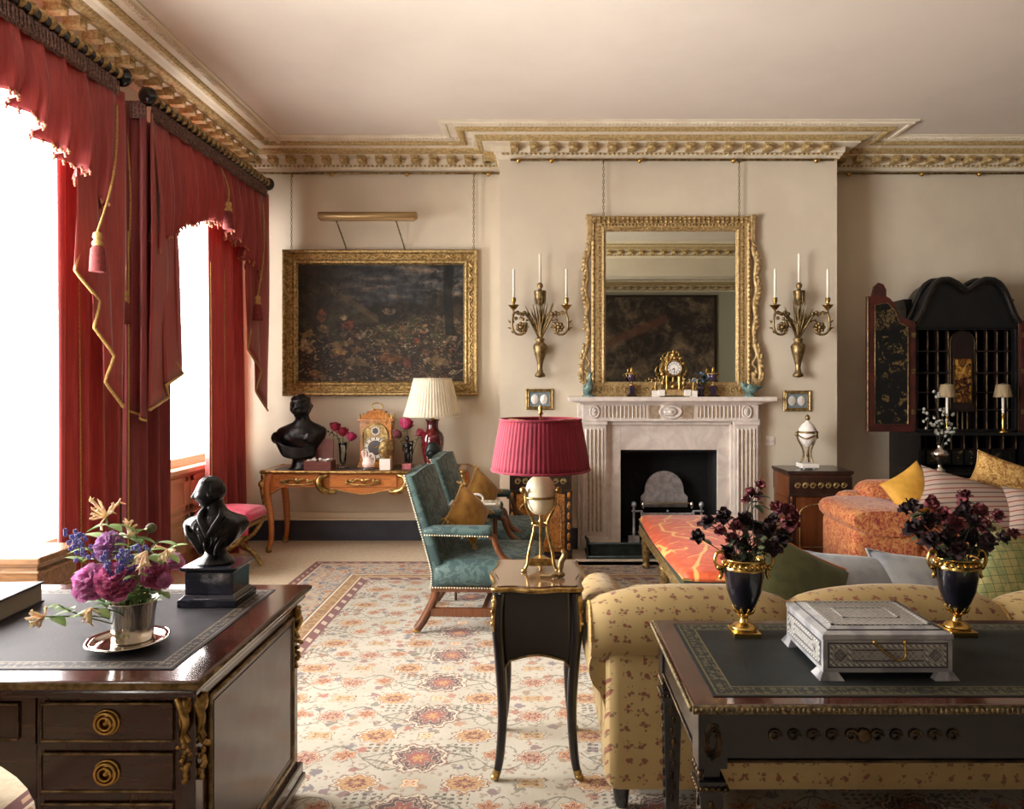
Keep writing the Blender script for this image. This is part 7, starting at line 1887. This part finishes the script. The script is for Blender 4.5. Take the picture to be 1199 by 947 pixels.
# ------------------------------------------------------------ dark writing table in the right foreground
wt = thing('sofa_table', 'long ebonised table with tooled black leather top and gilt mounts behind the yellow sofa', 'table', (1.12, 1.985, 0.012)); zt = 0.748
hx, hy = 0.765, 0.302
m = MB(); m.box(-hx, hx, -hy, hy, zt - 0.022, zt - 0.002); m.build('tabletop', M['mahogany'], wt, bevel=0.004)
MB().box(-hx + 0.055, hx - 0.055, -hy + 0.04, hy - 0.04, zt - 0.003, zt).build('leather_inset', leather('green_black_leather', hx - 0.055, hy - 0.04, c(26, 29, 30), c(35, 38, 38), c(90, 82, 58), 0.055), wt)
m = MB()
def edge_orn(p0, p1, n):
    for i in range(n):
        q = Vector(p0).lerp(Vector(p1), (i + 0.5) / n); m.ball(q, (0.006, 0.0075, 0.008), 5)
m.tube([(-hx, -hy, zt - 0.014), (hx, -hy, zt - 0.014), (hx, hy, zt - 0.014), (-hx, hy, zt - 0.014)], 0.011, 8, closed=True)
edge_orn((-hx, -hy - 0.006, zt - 0.014), (hx, -hy - 0.006, zt - 0.014), 130); edge_orn((-hx - 0.006, -hy, zt - 0.014), (-hx - 0.006, hy, zt - 0.014), 50)
m.build('gilt_edge', M['antique'], wt)
m = MB(); m.box(-hx + 0.02, hx - 0.02, -hy + 0.025, -hy + 0.045, zt - 0.15, zt - 0.022); m.box(-hx + 0.02, hx - 0.02, hy - 0.045, hy - 0.025, zt - 0.15, zt - 0.022); m.box(-hx + 0.02, -hx + 0.04, -hy + 0.03, hy - 0.03, zt - 0.15, zt - 0.022); m.box(hx - 0.04, hx - 0.02, -hy + 0.03, hy - 0.03, zt - 0.15, zt - 0.022)
ao = m.build('apron', M['ebony'], wt)
for x, L in ((-0.36, 0.28), (0.36, 0.28)):
    m = MB()
    for s in (-1, 1):
        for k in range(5):
            xx = x + s * (0.03 + 0.045 * k); m.tube([(xx + 0.016 * cos(a) * (1 - a / 12), -hy + 0.022, zt - 0.085 + 0.016 * sin(a) * (1 - a / 12)) for a in [i * 0.7 for i in range(13)]], 0.003, 5)
    m.ball((x, -hy + 0.022, zt - 0.085), (0.018, 0.008, 0.018), 8)
    m.build('gilt_scrollwork', M['dimbrass'], ao)
m = MB(); X = -hx + 0.018
m.tube([(X, -hy + 0.07, zt - 0.14), (X, hy - 0.07, zt - 0.14), (X, hy - 0.07, zt - 0.05), (X, -hy + 0.07, zt - 0.05)], 0.004, 6, closed=True); m.tube([(-hx + 0.08, -hy + 0.022, zt - 0.145), (hx - 0.08, -hy + 0.022, zt - 0.145)], 0.004, 6); m.build('gilt_beading', M['dimbrass'], ao)
for sx in (-1, 1):
    for sy in (-1, 1):
        x, y = sx * (hx - 0.048), sy * (hy - 0.048); m = MB()
        m.box(x - 0.034, x + 0.034, y - 0.034, y + 0.034, zt - 0.16, zt - 0.024); m.box(x - 0.02, x + 0.02, y - 0.02, y + 0.02, zt - 0.19, zt - 0.16)
        m.frust(0.06, zt - 0.22, (x - 0.016, x + 0.016, y - 0.016, y + 0.016), (x - 0.028, x + 0.028, y - 0.028, y + 0.028)); m.box(x - 0.032, x + 0.032, y - 0.032, y + 0.032, zt - 0.225, zt - 0.19)
        m.at(x, y, 0); m.lathe([(0.012, 0), (0.02, 0.015), (0.024, 0.04), (0.018, 0.06)], 14); m.at(); lo = m.build('leg', M['ebony'], wt, bevel=0.002)
        q = MB(); rr = random.Random(int(10 * x))
        q.tube([(x - 0.034, y - 0.034, zt - 0.207), (x + 0.034, y - 0.034, zt - 0.207), (x + 0.034, y + 0.034, zt - 0.207), (x - 0.034, y + 0.034, zt - 0.207)], 0.006, 6, closed=True)
        for k in range(5):
            q.ball((x + (k - 2) * 0.014, y - 0.035, zt - 0.207), 0.006, 6); q.ball((x + sx * 0.035, y + (k - 2) * 0.014, zt - 0.207), 0.006, 6)
        for k in range(7):
            a = k / 7 * 6.28; q.tube([(x + 0.02 * cos(a + b) * (1 - b / 5), y - 0.035, zt - 0.095 + 0.045 * sin(a + b) * (1 - b / 5)) for b in [j * 0.5 for j in range(6)]], 0.0035, 5)
        for k in range(9): q.ball((x + sx * 0.0 + 0.006 * (k % 2) - 0.003, y - 0.029 + 0.0008 * k, zt - 0.25 - 0.034 * k), (0.008, 0.004, 0.014), 6); q.ball((x + sx * (0.029 - 0.0008 * k), y, zt - 0.25 - 0.034 * k), (0.004, 0.008, 0.014), 6)
        for k in range(4): q.ball((x + sx * 0.03, y - 0.03 + 0.02 * k, zt - 0.175), (0.008, 0.01, 0.012), 6)
        q.build('gilt_capital', M['dimbrass'], lo)

# inlaid casket
TZ = 0.76
cs = thing('casket', 'silvery grey inlaid casket with gilt drop handle on the dark leather-topped table', 'casket', (0.872, 1.958, TZ), R(0)); hx, hy = 0.163, 0.135
m = MB(); m.box(-hx, hx, -hy, hy, 0.016, 0.098); m.build('body', M['inlay'], cs, bevel=0.002)
for sx in (-1, 1):
    for sy in (-1, 1):
        X, Y = sx * hx, sy * hy; m = MB()
        m.frust(0, 0.018, tuple(sorted((X + sx * 0.012, X - sx * 0.05))) + tuple(sorted((Y + sy * 0.012, Y - sy * 0.012))), tuple(sorted((X + sx * 0.001, X - sx * 0.038))) + tuple(sorted((Y + sy * 0.001, Y - sy * 0.012))))
        m.frust(0, 0.018, tuple(sorted((X + sx * 0.012, X - sx * 0.012))) + tuple(sorted((Y + sy * 0.012, Y - sy * 0.05))), tuple(sorted((X + sx * 0.001, X - sx * 0.012))) + tuple(sorted((Y + sy * 0.001, Y - sy * 0.038))))
        m.build('foot', M['inlay'], cs)
m = MB(); m.box(-hx - 0.002, hx + 0.002, -hy - 0.002, hy + 0.002, 0.099, 0.112); m.frust(0.112, 0.124, (-hx - 0.002, hx + 0.002, -hy - 0.002, hy + 0.002), (-hx + 0.035, hx - 0.035, -hy + 0.035, hy - 0.035)); lo = m.build('lid', M['inlay'], cs, bevel=0.002)
m = MB(); m.box(-hx + 0.037, hx - 0.037, -hy + 0.037, hy - 0.037, 0.124, 0.1252); m.build('lid_field', M['engraved'], lo)
m = MB()
for (a, b, d, e) in ((-hx + 0.035, hx - 0.035, -hy + 0.035, -hy + 0.043), (-hx + 0.035, hx - 0.035, hy - 0.043, hy - 0.035), (-hx + 0.035, -hx + 0.043, -hy + 0.035, hy - 0.035), (hx - 0.043, hx - 0.035, -hy + 0.035, hy - 0.035), (-0.075, 0.075, -0.045, -0.039), (-0.075, 0.075, 0.039, 0.045), (-0.075, -0.069, -0.045, 0.045), (0.069, 0.075, -0.045, 0.045)): m.box(a, b, d, e, 0.1245, 0.1268)
m.build('dotted_stringing', M['dotted'], lo)
m = MB()
for t in (0.4,): m.tube([(x * (hx - 0.016), y * (hy - 0.016), 0.119) for x, y in ((-1, -1), (1, -1), (1, 1), (-1, 1))], 0.0015, 4, closed=True)
m.build('dark_stringing', M['inlaydark'], lo)
def panel(face):
    L = hx if face in 'FB' else hy; P_ = {'F': lambda a, b, z: (a, -hy - b, z), 'B': lambda a, b, z: (a, hy + b, z), 'L': lambda a, b, z: (-hx - b, a, z), 'R': lambda a, b, z: (hx + b, a, z)}[face]
    def bx(mm, a0, a1, z0, z1, t):
        p = [P_(a0, -0.001, z0), P_(a1, t, z1)]; mm.box(*sorted((p[0][0], p[1][0])), *sorted((p[0][1], p[1][1])), z0, z1)
    d = MB(); bx(d, -L + 0.012, L - 0.012, 0.028, 0.092, 0.0006); po = d.build('side_panel', M['inlaydark'], cs)
    e = MB(); bx(e, -L + 0.016, L - 0.016, 0.032, 0.088, 0.0012); e.build('engraved_field', M['engraved'], po)
    s = MB()
    for (a, b, z0, z1) in ((-L + 0.018, L - 0.018, 0.034, 0.039), (-L + 0.018, L - 0.018, 0.081, 0.086), (-L + 0.018, -L + 0.023, 0.034, 0.086), (L - 0.023, L - 0.018, 0.034, 0.086), (-L + 0.064, -L + 0.069, 0.034, 0.086), (L - 0.069, L - 0.064, 0.034, 0.086)): bx(s, a, b, z0, z1, 0.0022)
    s.build('dotted_stringing', M['dotted'], po)
    k = MB()
    for (a, b, z0, z1) in ((-L + 0.073, L - 0.073, 0.045, 0.048), (-L + 0.073, L - 0.073, 0.072, 0.075)): bx(k, a, b, z0, z1, 0.002)
    for q in (-1, 1):
        ca = q * (L - 0.0435); r = 0.014; k.tube([P_(ca + r * x_, 0.0016, 0.06 + r * y_) for x_, y_ in ((1, 0), (0, 1), (-1, 0), (0, -1))], 0.0018, 4, closed=True); k.tube([P_(ca + 0.5 * r * x_, 0.0016, 0.06 + 0.5 * r * y_) for x_, y_ in ((1, 0), (0, 1), (-1, 0), (0, -1))], 0.0012, 4, closed=True)
    k.build('dark_stringing', M['inlaydark'], po)
for f_ in 'FLRB': panel(f_)
m = MB(); Y = -hy - 0.006
for x in (-0.036, 0.04): m.ball((x, Y + 0.002, 0.094), (0.006, 0.006, 0.006), 8)
m.tube(smooth_path([(-0.036, Y, 0.094), (-0.018, Y - 0.004, 0.076), (0.004, Y - 0.005, 0.060), (0.022, Y - 0.004, 0.050), (0.038, Y - 0.004, 0.058), (0.04, Y - 0.002, 0.078), (0.04, Y, 0.094)], 6), 0.003, 6); m.build('drop_handle', M['brass'], cs)

# ------------------------------------------------------------ the two urns with dried flowers
def urn(name, label, x, y):
    t = thing(name, label, 'urn', (x, y, TZ))
    m = MB(); m.box(-0.04, 0.04, -0.04, 0.04, 0, 0.014); m.lathe([(0.036, 0.014), (0.038, 0.022), (0.028, 0.03), (0.014, 0.036), (0.011, 0.05), (0.015, 0.056), (0.012, 0.062)], 24); m.build('foot', M['brass'], t, bevel=0.002)
    m = MB(); m.lathe([(0.011, 0.06), (0.020, 0.068), (0.036, 0.092), (0.050, 0.128), (0.057, 0.17), (0.058, 0.195)], 36); m.build('bowl', M['pot'], t)
    m = MB()
    for k in range(9): a = k * 0.698; leafp = smooth_path([(0.013 * cos(a), 0.013 * sin(a), 0.06), (0.026 * cos(a), 0.026 * sin(a), 0.07), (0.033 * cos(a), 0.033 * sin(a), 0.083)], 4); m.tube(leafp, [0.004, 0.005, 0.006, 0.006, 0.006, 0.005, 0.004, 0.003, 0.002], 6)
    m.build('leaf_calyx', M['brass'], t)
    m = MB(); m.lathe([(0.0585, 0.193), (0.060, 0.196), (0.058, 0.20), (0.058, 0.217), (0.061, 0.222), (0.062, 0.226), (0.056, 0.227), (0.053, 0.21), (0.052, 0.19)], 36, cap=False)
    for k in range(22): a = k * 2 * PI / 22; m.ball((0.0595 * cos(a), 0.0595 * sin(a), 0.209), (0.006, 0.006, 0.007), 6)
    m.build('gilt_collar', M['brass'], t)
    for s in (-1, 1):
        m = MB(); m.tube(smooth_path([(s * 0.058, 0, 0.20), (s * 0.075, 0, 0.195), (s * 0.086, 0, 0.215), (s * 0.080, 0, 0.24), (s * 0.064, 0, 0.243), (s * 0.062, 0, 0.228)], 5), 0.0055, 7); m.ball((s * 0.074, 0, 0.197), (0.010, 0.010, 0.010), 8); m.tube(smooth_path([(s * 0.070, 0, 0.195), (s * 0.068, 0, 0.175), (s * 0.074, 0, 0.165)], 4), 0.006, 6); m.build('scroll_handle', M['brass'], t)
def dried(x, y, which, spots, seed, side):
    rr = random.Random(seed)
    for i, (px, py, r, mt) in enumerate(spots):
        d = y + rr.uniform(-0.06, 0.06); a = i * 2.4; base = Vector((x + 0.032 * cos(a), y + 0.032 * sin(a), TZ + 0.16))
        fl = 'dried_flower'
        t = thing(fl, 'dried %s bloom on a thin stem in the %s dark urn' % ({'driedred': 'dark red', 'drieddark': 'near-black', 'driedpink': 'faded pink'}[mt], side), 'dried flower', tuple(base), 0, 'dried flowers in the %s urn' % side)
        q = W(px, py, d) - base; p = smooth_path([(0, 0, 0), (q.x * 0.25, q.y * 0.25, q.z * 0.55), tuple(q)], 6); MB().tube(p, 0.0016, 5).build('stem', M['driedstem'], t)
        R_ = r * d / FPX; m = MB()
        for k in range(16):
            f = k / 15; az = k * 2.39996; th = f * 1.9; B = Matrix.Translation(q) @ Matrix.Rotation(0.5, 4, 'X') @ Matrix.Rotation(az, 4, 'Z') @ Matrix.Rotation(th, 4, 'X'); m.T = B; L = R_ * rr.uniform(0.8, 1.25); ph = rr.uniform(0, 6)
            m.grid(lambda u, v: ((u - 0.5) * R_ * 1.0 * sin(PI * (0.15 + 0.7 * v)), 0.22 * R_ * sin(4 * u + ph) * v, L * v), 4, 3)
        m.T = Matrix(); m.build('bloom', M[mt], t)
        for k in range(3):
            m = MB(); i_ = int(len(p) * rr.uniform(0.35, 0.85)); a = rr.uniform(0, 6.28); leaf(m, p[i_], (cos(a), sin(a), rr.uniform(-0.4, 0.6)), 0.048, 0.022); m.build('leaf', M['darkleaf'], t)
UX1, UY1, UX2, UY2 = 0.604, 2.155, 1.242, 2.165
urn('urn', 'left of two dark blue urns with gilt mounts holding dried flowers, behind the casket', UX1, UY1)
urn('urn', 'right of two dark blue urns with gilt mounts holding dried flowers, behind the casket', UX2, UY2)
D1 = [(828, 612, 10, 'drieddark'), (818, 629, 9, 'drieddark'), (848, 606, 11, 'drieddark'), (843, 622, 8, 'driedred'), (890, 568, 7, 'driedred'), (879, 577, 7, 'driedred'), (889, 581, 6, 'driedred'), (874, 585, 6, 'driedred'), (872, 609, 11, 'drieddark'), (898, 622, 12, 'drieddark'), (910, 595, 9, 'driedred'), (921, 598, 9, 'driedred'), (925, 614, 11, 'driedred'), (916, 632, 12, 'drieddark'), (887, 635, 5, 'driedpink'), (858, 632, 9, 'driedred'), (870, 640, 10, 'drieddark'), (905, 643, 11, 'drieddark'), (852, 646, 9, 'drieddark'), (930, 604, 8, 'driedred'), (885, 618, 9, 'drieddark'), (846, 654, 4, 'driedpink'), (862, 617, 8, 'driedred'), (905, 608, 8, 'drieddark')]
D2 = [(1068, 592, 10, 'drieddark'), (1059, 596, 8, 'drieddark'), (1091, 591, 10, 'driedred'), (1129, 580, 8, 'driedred'), (1128, 588, 7, 'driedred'), (1105, 605, 12, 'driedred'), (1128, 600, 12, 'drieddark'), (1147, 600, 10, 'driedred'), (1168, 605, 8, 'driedred'), (1152, 618, 11, 'driedred'), (1087, 610, 11, 'drieddark'), (1072, 620, 13, 'drieddark'), (1118, 615, 11, 'driedred'), (1135, 630, 13, 'drieddark'), (1108, 632, 13, 'drieddark'), (1088, 634, 12, 'drieddark'), (1156, 636, 12, 'drieddark'), (1186, 625, 7, 'driedred'), (1175, 630, 8, 'drieddark'), (1122, 645, 11, 'drieddark'), (1098, 648, 9, 'drieddark'), (1147, 648, 9, 'drieddark'), (1140, 612, 10, 'drieddark'), (1113, 622, 9, 'drieddark')]
dried(UX1, UY1, 1, D1, 3, 'left'); dried(UX2, UY2, 2, D2, 4, 'right')
# ------------------------------------------------------------ black japanned bureau cabinet
bu = thing('bureau_cabinet', 'tall black lacquer bureau cabinet with double-domed top and open doors against the right back wall', 'cabinet', (3.885, 6.99, 0.0)); K = M['lacquer']
hw = 0.475
m = MB(); m.box(-hw - 0.06, hw + 0.06, -0.56, -0.01, 0.08, 0.74); m.box(-hw - 0.075, hw + 0.075, -0.575, 0, 0.06, 0.11); m.build('lower_case', K, bu, bevel=0.005)
for k in range(3):
    for s in (-1, 1):
        x0, x1 = sorted((s * 0.02, s * (hw + 0.02))); m = MB(); m.box(x0, x1, -0.572, -0.555, 0.14 + k * 0.2, 0.31 + k * 0.2); do = m.build('drawer', M['japan'], bu, bevel=0.003)
        q = MB(); q.ball(((x0 + x1) / 2, -0.58, 0.225 + k * 0.2), 0.014, 8); q.build('knob', M['brass'], do)
for sx in (-1, 1):
    for sy in (-0.5, -0.06): q = MB().at(sx * hw, sy, 0); q.lathe([(0.03, 0), (0.05, 0.02), (0.045, 0.05), (0.03, 0.07)], 16); q.build('bun_foot', K, bu)
m = MB(); m.box(-hw - 0.055, hw + 0.055, -0.90, -0.55, 0.735, 0.755); m.build('writing_flap', M['lacquer'], bu, bevel=0.004)
# desk section: sides, back, top, pigeonholes
m = MB(); m.box(-hw - 0.06, -hw - 0.035, -0.55, -0.01, 0.74, 1.05); m.box(hw + 0.035, hw + 0.06, -0.55, -0.01, 0.74, 1.05); m.box(-hw - 0.05, hw + 0.05, -0.06, -0.01, 0.74, 1.05); m.box(-hw - 0.065, hw + 0.065, -0.56, -0.01, 1.045, 1.07); m.build('desk_section', K, bu, bevel=0.003)
m = MB(); m.box(-hw - 0.03, hw + 0.03, -0.28, -0.27 + 0.02, 0.84, 0.855)
n = 8
for k in range(n + 1):
    x = -hw + 2 * hw * k / n; m.box(x - 0.005, x + 0.005, -0.32, -0.06, 0.755, 1.045)
m.box(-hw, hw, -0.32, -0.06, 0.90, 0.908); m.build('pigeonholes', M['darkred'], bu)
sp = MB()
def spindle(mm, x, y, z0, h, r=0.010):
    mm.at(x, y, z0); mm.lathe([(r, 0), (r * 0.6, h * 0.1), (r * 1.1, h * 0.3), (r * 0.6, h * 0.42), (r, h * 0.5), (r * 0.6, h * 0.58), (r * 1.1, h * 0.72), (r * 0.6, h * 0.9), (r, h)], 8); mm.at()
for k in range(n):
    x = -hw + 2 * hw * (k + 0.5) / n
    o = MB().box(x - 0.048, x + 0.048, -0.335, -0.31, 0.765, 0.895).build('small_drawer', M['japan'], bu, bevel=0.003); q = MB(); q.ball((x, -0.342, 0.83), 0.008, 8); q.build('knob', M['brass'], o)
for k in range(n + 1): spindle(sp, -hw + 2 * hw * k / n, -0.335, 0.91, 0.13)
sp.build('lower_spindles', M['dimbrass'], bu)['kind'] = 'stuff'
# upper case
UB, UT = 1.07, 2.02
m = MB(); m.box(-hw, -hw + 0.025, -0.36, -0.01, UB, UT); m.box(hw - 0.025, hw, -0.36, -0.01, UB, UT); m.box(-hw, hw, -0.03, -0.01, UB, UT); m.box(-hw, hw, -0.36, -0.01, UB, UB + 0.02); m.box(-hw, hw, -0.36, -0.01, UT - 0.02, UT); m.build('upper_case', K, bu, bevel=0.003)
# double dome: outline along X, two humps
DK = [(0, .32), (.08, .345), (.2, .39), (.35, .425), (.5, .42), (.62, .385), (.72, .32), (.8, .23), (.88, .13), (.94, .07), (1.01, .03)]
def dome(x):
    s = abs(x) / hw
    for (a, u), (b, v) in zip(DK, DK[1:]):
        if a <= s <= b: t = (s - a) / (b - a); return UT + u + (v - u) * t
    return UT + .03
pts = [(-hw, UT - 0.01), (hw, UT - 0.01)] + [(hw - 2 * hw * i / 60, dome(hw - 2 * hw * i / 60)) for i in range(61)]
m = MB(); m.prism(pts, -0.36, -0.01, 'XZ'); m.build('domed_pediment', M['lacquer'], bu)
for sg, sc_ in ((1, 1.0),):
    m = MB(); path = [(hw * 1.0 - 2 * hw * i / 60, -0.375, dome(hw - 2 * hw * i / 60) + 0.012) for i in range(61)]
    m.tube(path, 0.035, 8, flat=0.8); m.tube([(x, y + 0.16, z + 0.01) for x, y, z in path], 0.03, 6)
    for s in (-1, 1): m.box(*sorted((s * hw, s * (hw - 0.05))), -0.22, -0.02, UT, UT + 0.2); m.frust(UT + 0.18, UT + 0.27, tuple(sorted((s * (hw + 0.005), s * (hw - 0.05)))) + (-0.23, -0.02), tuple(sorted((s * (hw + 0.04), s * (hw - 0.04)))) + (-0.25, -0.0))
    m.build('moulded_cornice', M['lacquer'], bu)
m = MB(); m.tube([(x, -0.405, z - 0.03) for x, y, z in path], 0.005, 6); m.build('gilt_line', M['dimbrass'], bu)
# fitted interior: arched gold-lacquer centre door between tiers of spindled pigeonholes
m = MB(); ap = [(-0.112, UB + 0.20), (0.112, UB + 0.20), (0.112, 1.885)] + arc(0, 1.885, 0.112, 0, PI, 14)[1:]; m.prism(ap, -0.30, -0.26); m.build('arched_surround', M['darkred'], bu)
m = MB(); m.tube([(x, -0.305, z) for x, z in ap], 0.006, 6, closed=True); m.build('arch_moulding', M['dimbrass'], bu)
m = MB(); m.box(-0.08, 0.08, -0.315, -0.298, UB + 0.26, 1.74); m.build('gold_door', M['goldlac'], bu, bevel=0.003)
m = MB(); m.tube([(-0.08, -0.316, UB + 0.26), (0.08, -0.316, UB + 0.26), (0.08, -0.316, 1.74), (-0.08, -0.316, 1.74)], 0.005, 6, closed=True); m.build('door_moulding', M['dimbrass'], bu)
sh = MB(); sp = MB()
for z in (UB + 0.19, 1.42, 1.60, 1.80): sh.box(-hw + 0.025, -0.115, -0.30, -0.03, z, z + 0.012); sh.box(0.115, hw - 0.025, -0.30, -0.03, z, z + 0.012)
sh.box(-0.115, 0.115, -0.30, -0.03, UB + 0.18, UB + 0.2)
for s in (-1, 1):
    for k in range(4):
        x = s * (0.13 + 0.095 * k); sh.box(x - 0.004, x + 0.004, -0.295, -0.03, UB + 0.02, UT - 0.02)
        for (z0, h) in ((UB + 0.02, 0.17), (UB + 0.205, 0.145), (1.435, 0.16), (1.615, 0.18), (1.815, 0.17)): spindle(sp, x, -0.305, z0, h)
for k in (-1, 0, 1): spindle(sp, k * 0.045, -0.305, UB + 0.02, 0.16, 0.011)
sh.build('shelves', M['darkred'], bu); sp.build('upper_spindles', M['dimbrass'], bu)['kind'] = 'stuff'
# doors swung right open against the wall
for s in (-1, 1):
    xh = s * (hw + 0.005); W_ = 0.44
    def X(u): return xh + s * W_ * u
    out = [(X(0), UB), (X(1), UB), (X(1), 2.30), (X(0.90), 2.30)] + [(X(u), z) for u, z in ((0.88, 2.33), (0.85, 2.39), (0.76, 2.425), (0.66, 2.41), (0.60, 2.36), (0.60, 2.30), (0.52, 2.28), (0.44, 2.24), (0.38, 2.17), (0.30, 2.11), (0.15, 2.09), (0, 2.07))]
    if s < 0: pass
    m = MB(); m.prism(out, -0.395, -0.365, 'XZ'); do = m.build('cabinet_door', M['redlacquer'], bu, bevel=0.002)
    inn = [(X(0.16), UB + 0.07), (X(0.84), UB + 0.07), (X(0.84), 2.22), (X(0.58), 2.24), (X(0.42), 2.16), (X(0.34), 2.06), (X(0.16), 2.02)]
    m = MB(); m.prism(inn, -0.402, -0.394, 'XZ'); m.build('lacquer_panel', M['japan'], do)
    m = MB(); m.tube([(x, -0.403, z) for x, z in inn], 0.0055, 6, closed=True); m.tube([(X(0.985), -0.398, UB + 0.01), (X(0.985), -0.398, 2.29)], 0.006, 6); m.build('gilt_line', M['dullbrass'], do)
    m = MB()
    for z in (1.25, 1.62, 1.95): m.box(*sorted((X(0.0), X(0.08))), -0.40, -0.394, z - 0.022, z + 0.022)
    m.build('hinges', M['dullbrass'], do)
# candle lamps standing on the ledge before the upper case
def candle_lamp(label, x):
    t = thing('candle_lamp', label, 'lamp', (x, 6.50, 1.07), group='candle lamps on the black cabinet')
    m = MB(); m.lathe([(0.04, 0), (0.042, 0.008), (0.016, 0.02), (0.010, 0.05), (0.016, 0.08), (0.010, 0.10), (0.013, 0.15), (0.018, 0.165), (0.012, 0.17)], 16); m.build('stick', M['brass'], t)
    m = MB(); m.lathe([(0.011, 0.165), (0.011, 0.33)], 10); m.build('candle', M['candle'], t)
    m = MB(); m.lathe([(0.074 - 0.0028 * k, 0.315 + 0.0145 * k) for k in range(9)], 120, lambda a, i: 1 + 0.02 * sin(30 * a), cap=False); m.tube([(0, 0, 0.33), (0.05, 0, 0.425), (0, 0, 0.44), (-0.05, 0, 0.425), (0, 0, 0.33)], 0.002, 4); m.build('shade', M['strawshade'], t, solid=0.002)
candle_lamp('left of two candle lamps with straw pleated shades on the black cabinet', 3.64)
candle_lamp('right of two candle lamps with straw pleated shades on the black cabinet', 4.14)
vs = thing('silver_vase', 'silvery gilt footed vase of white blossom on the flap of the black cabinet', 'vase', (3.43, 6.24, 0.755))
m = MB(); m.lathe([(0.045, 0), (0.047, 0.01), (0.02, 0.03), (0.014, 0.06), (0.03, 0.085), (0.062, 0.12), (0.075, 0.15), (0.06, 0.175), (0.024, 0.195), (0.02, 0.225), (0.032, 0.245)], 24); m.build('body', M['silver'], vs)
rr = random.Random(31)
for k, (dx, dz) in enumerate(((-0.07, 0.62), (0.03, 0.54), (-0.02, 0.42), (0.09, 0.44), (-0.12, 0.50), (0.07, 0.33))):
    t = thing('blossom_branch', 'white blossom branch in the silvery vase before the black cabinet', 'blossom', (3.43 + 0.008 * cos(k * 2.4), 6.24 + 0.008 * sin(k * 2.4), 0.90), 0, 'white blossom branches before the black cabinet')
    q = Vector((dx, rr.uniform(-0.05, 0.05), dz - 0.14)); MB().tube(stem_to(q, 0.3, 0.002), 0.0025, 5).build('stem', M['driedstem'], t); m = MB(); l = MB()
    for j in range(9):
        p = q * rr.uniform(0.55, 1.05) + Vector((rr.uniform(-0.04, 0.04), rr.uniform(-0.04, 0.02), rr.uniform(-0.02, 0.04)))
        for a in range(5): m.ball(p + Vector((0.008 * cos(a * 1.257), -0.002 * (a % 3), 0.008 * sin(a * 1.257))), (0.0062, 0.003, 0.0062), 6)
        leaf(l, p, (rr.uniform(-1, 1), rr.uniform(-1, 0.2), rr.uniform(-0.5, 0.5)), 0.045, 0.02)
    m.build('blossoms', M['blossom'], t); l.build('leaves', M['darkleaf'], t)
bpy.context.view_layer.update()
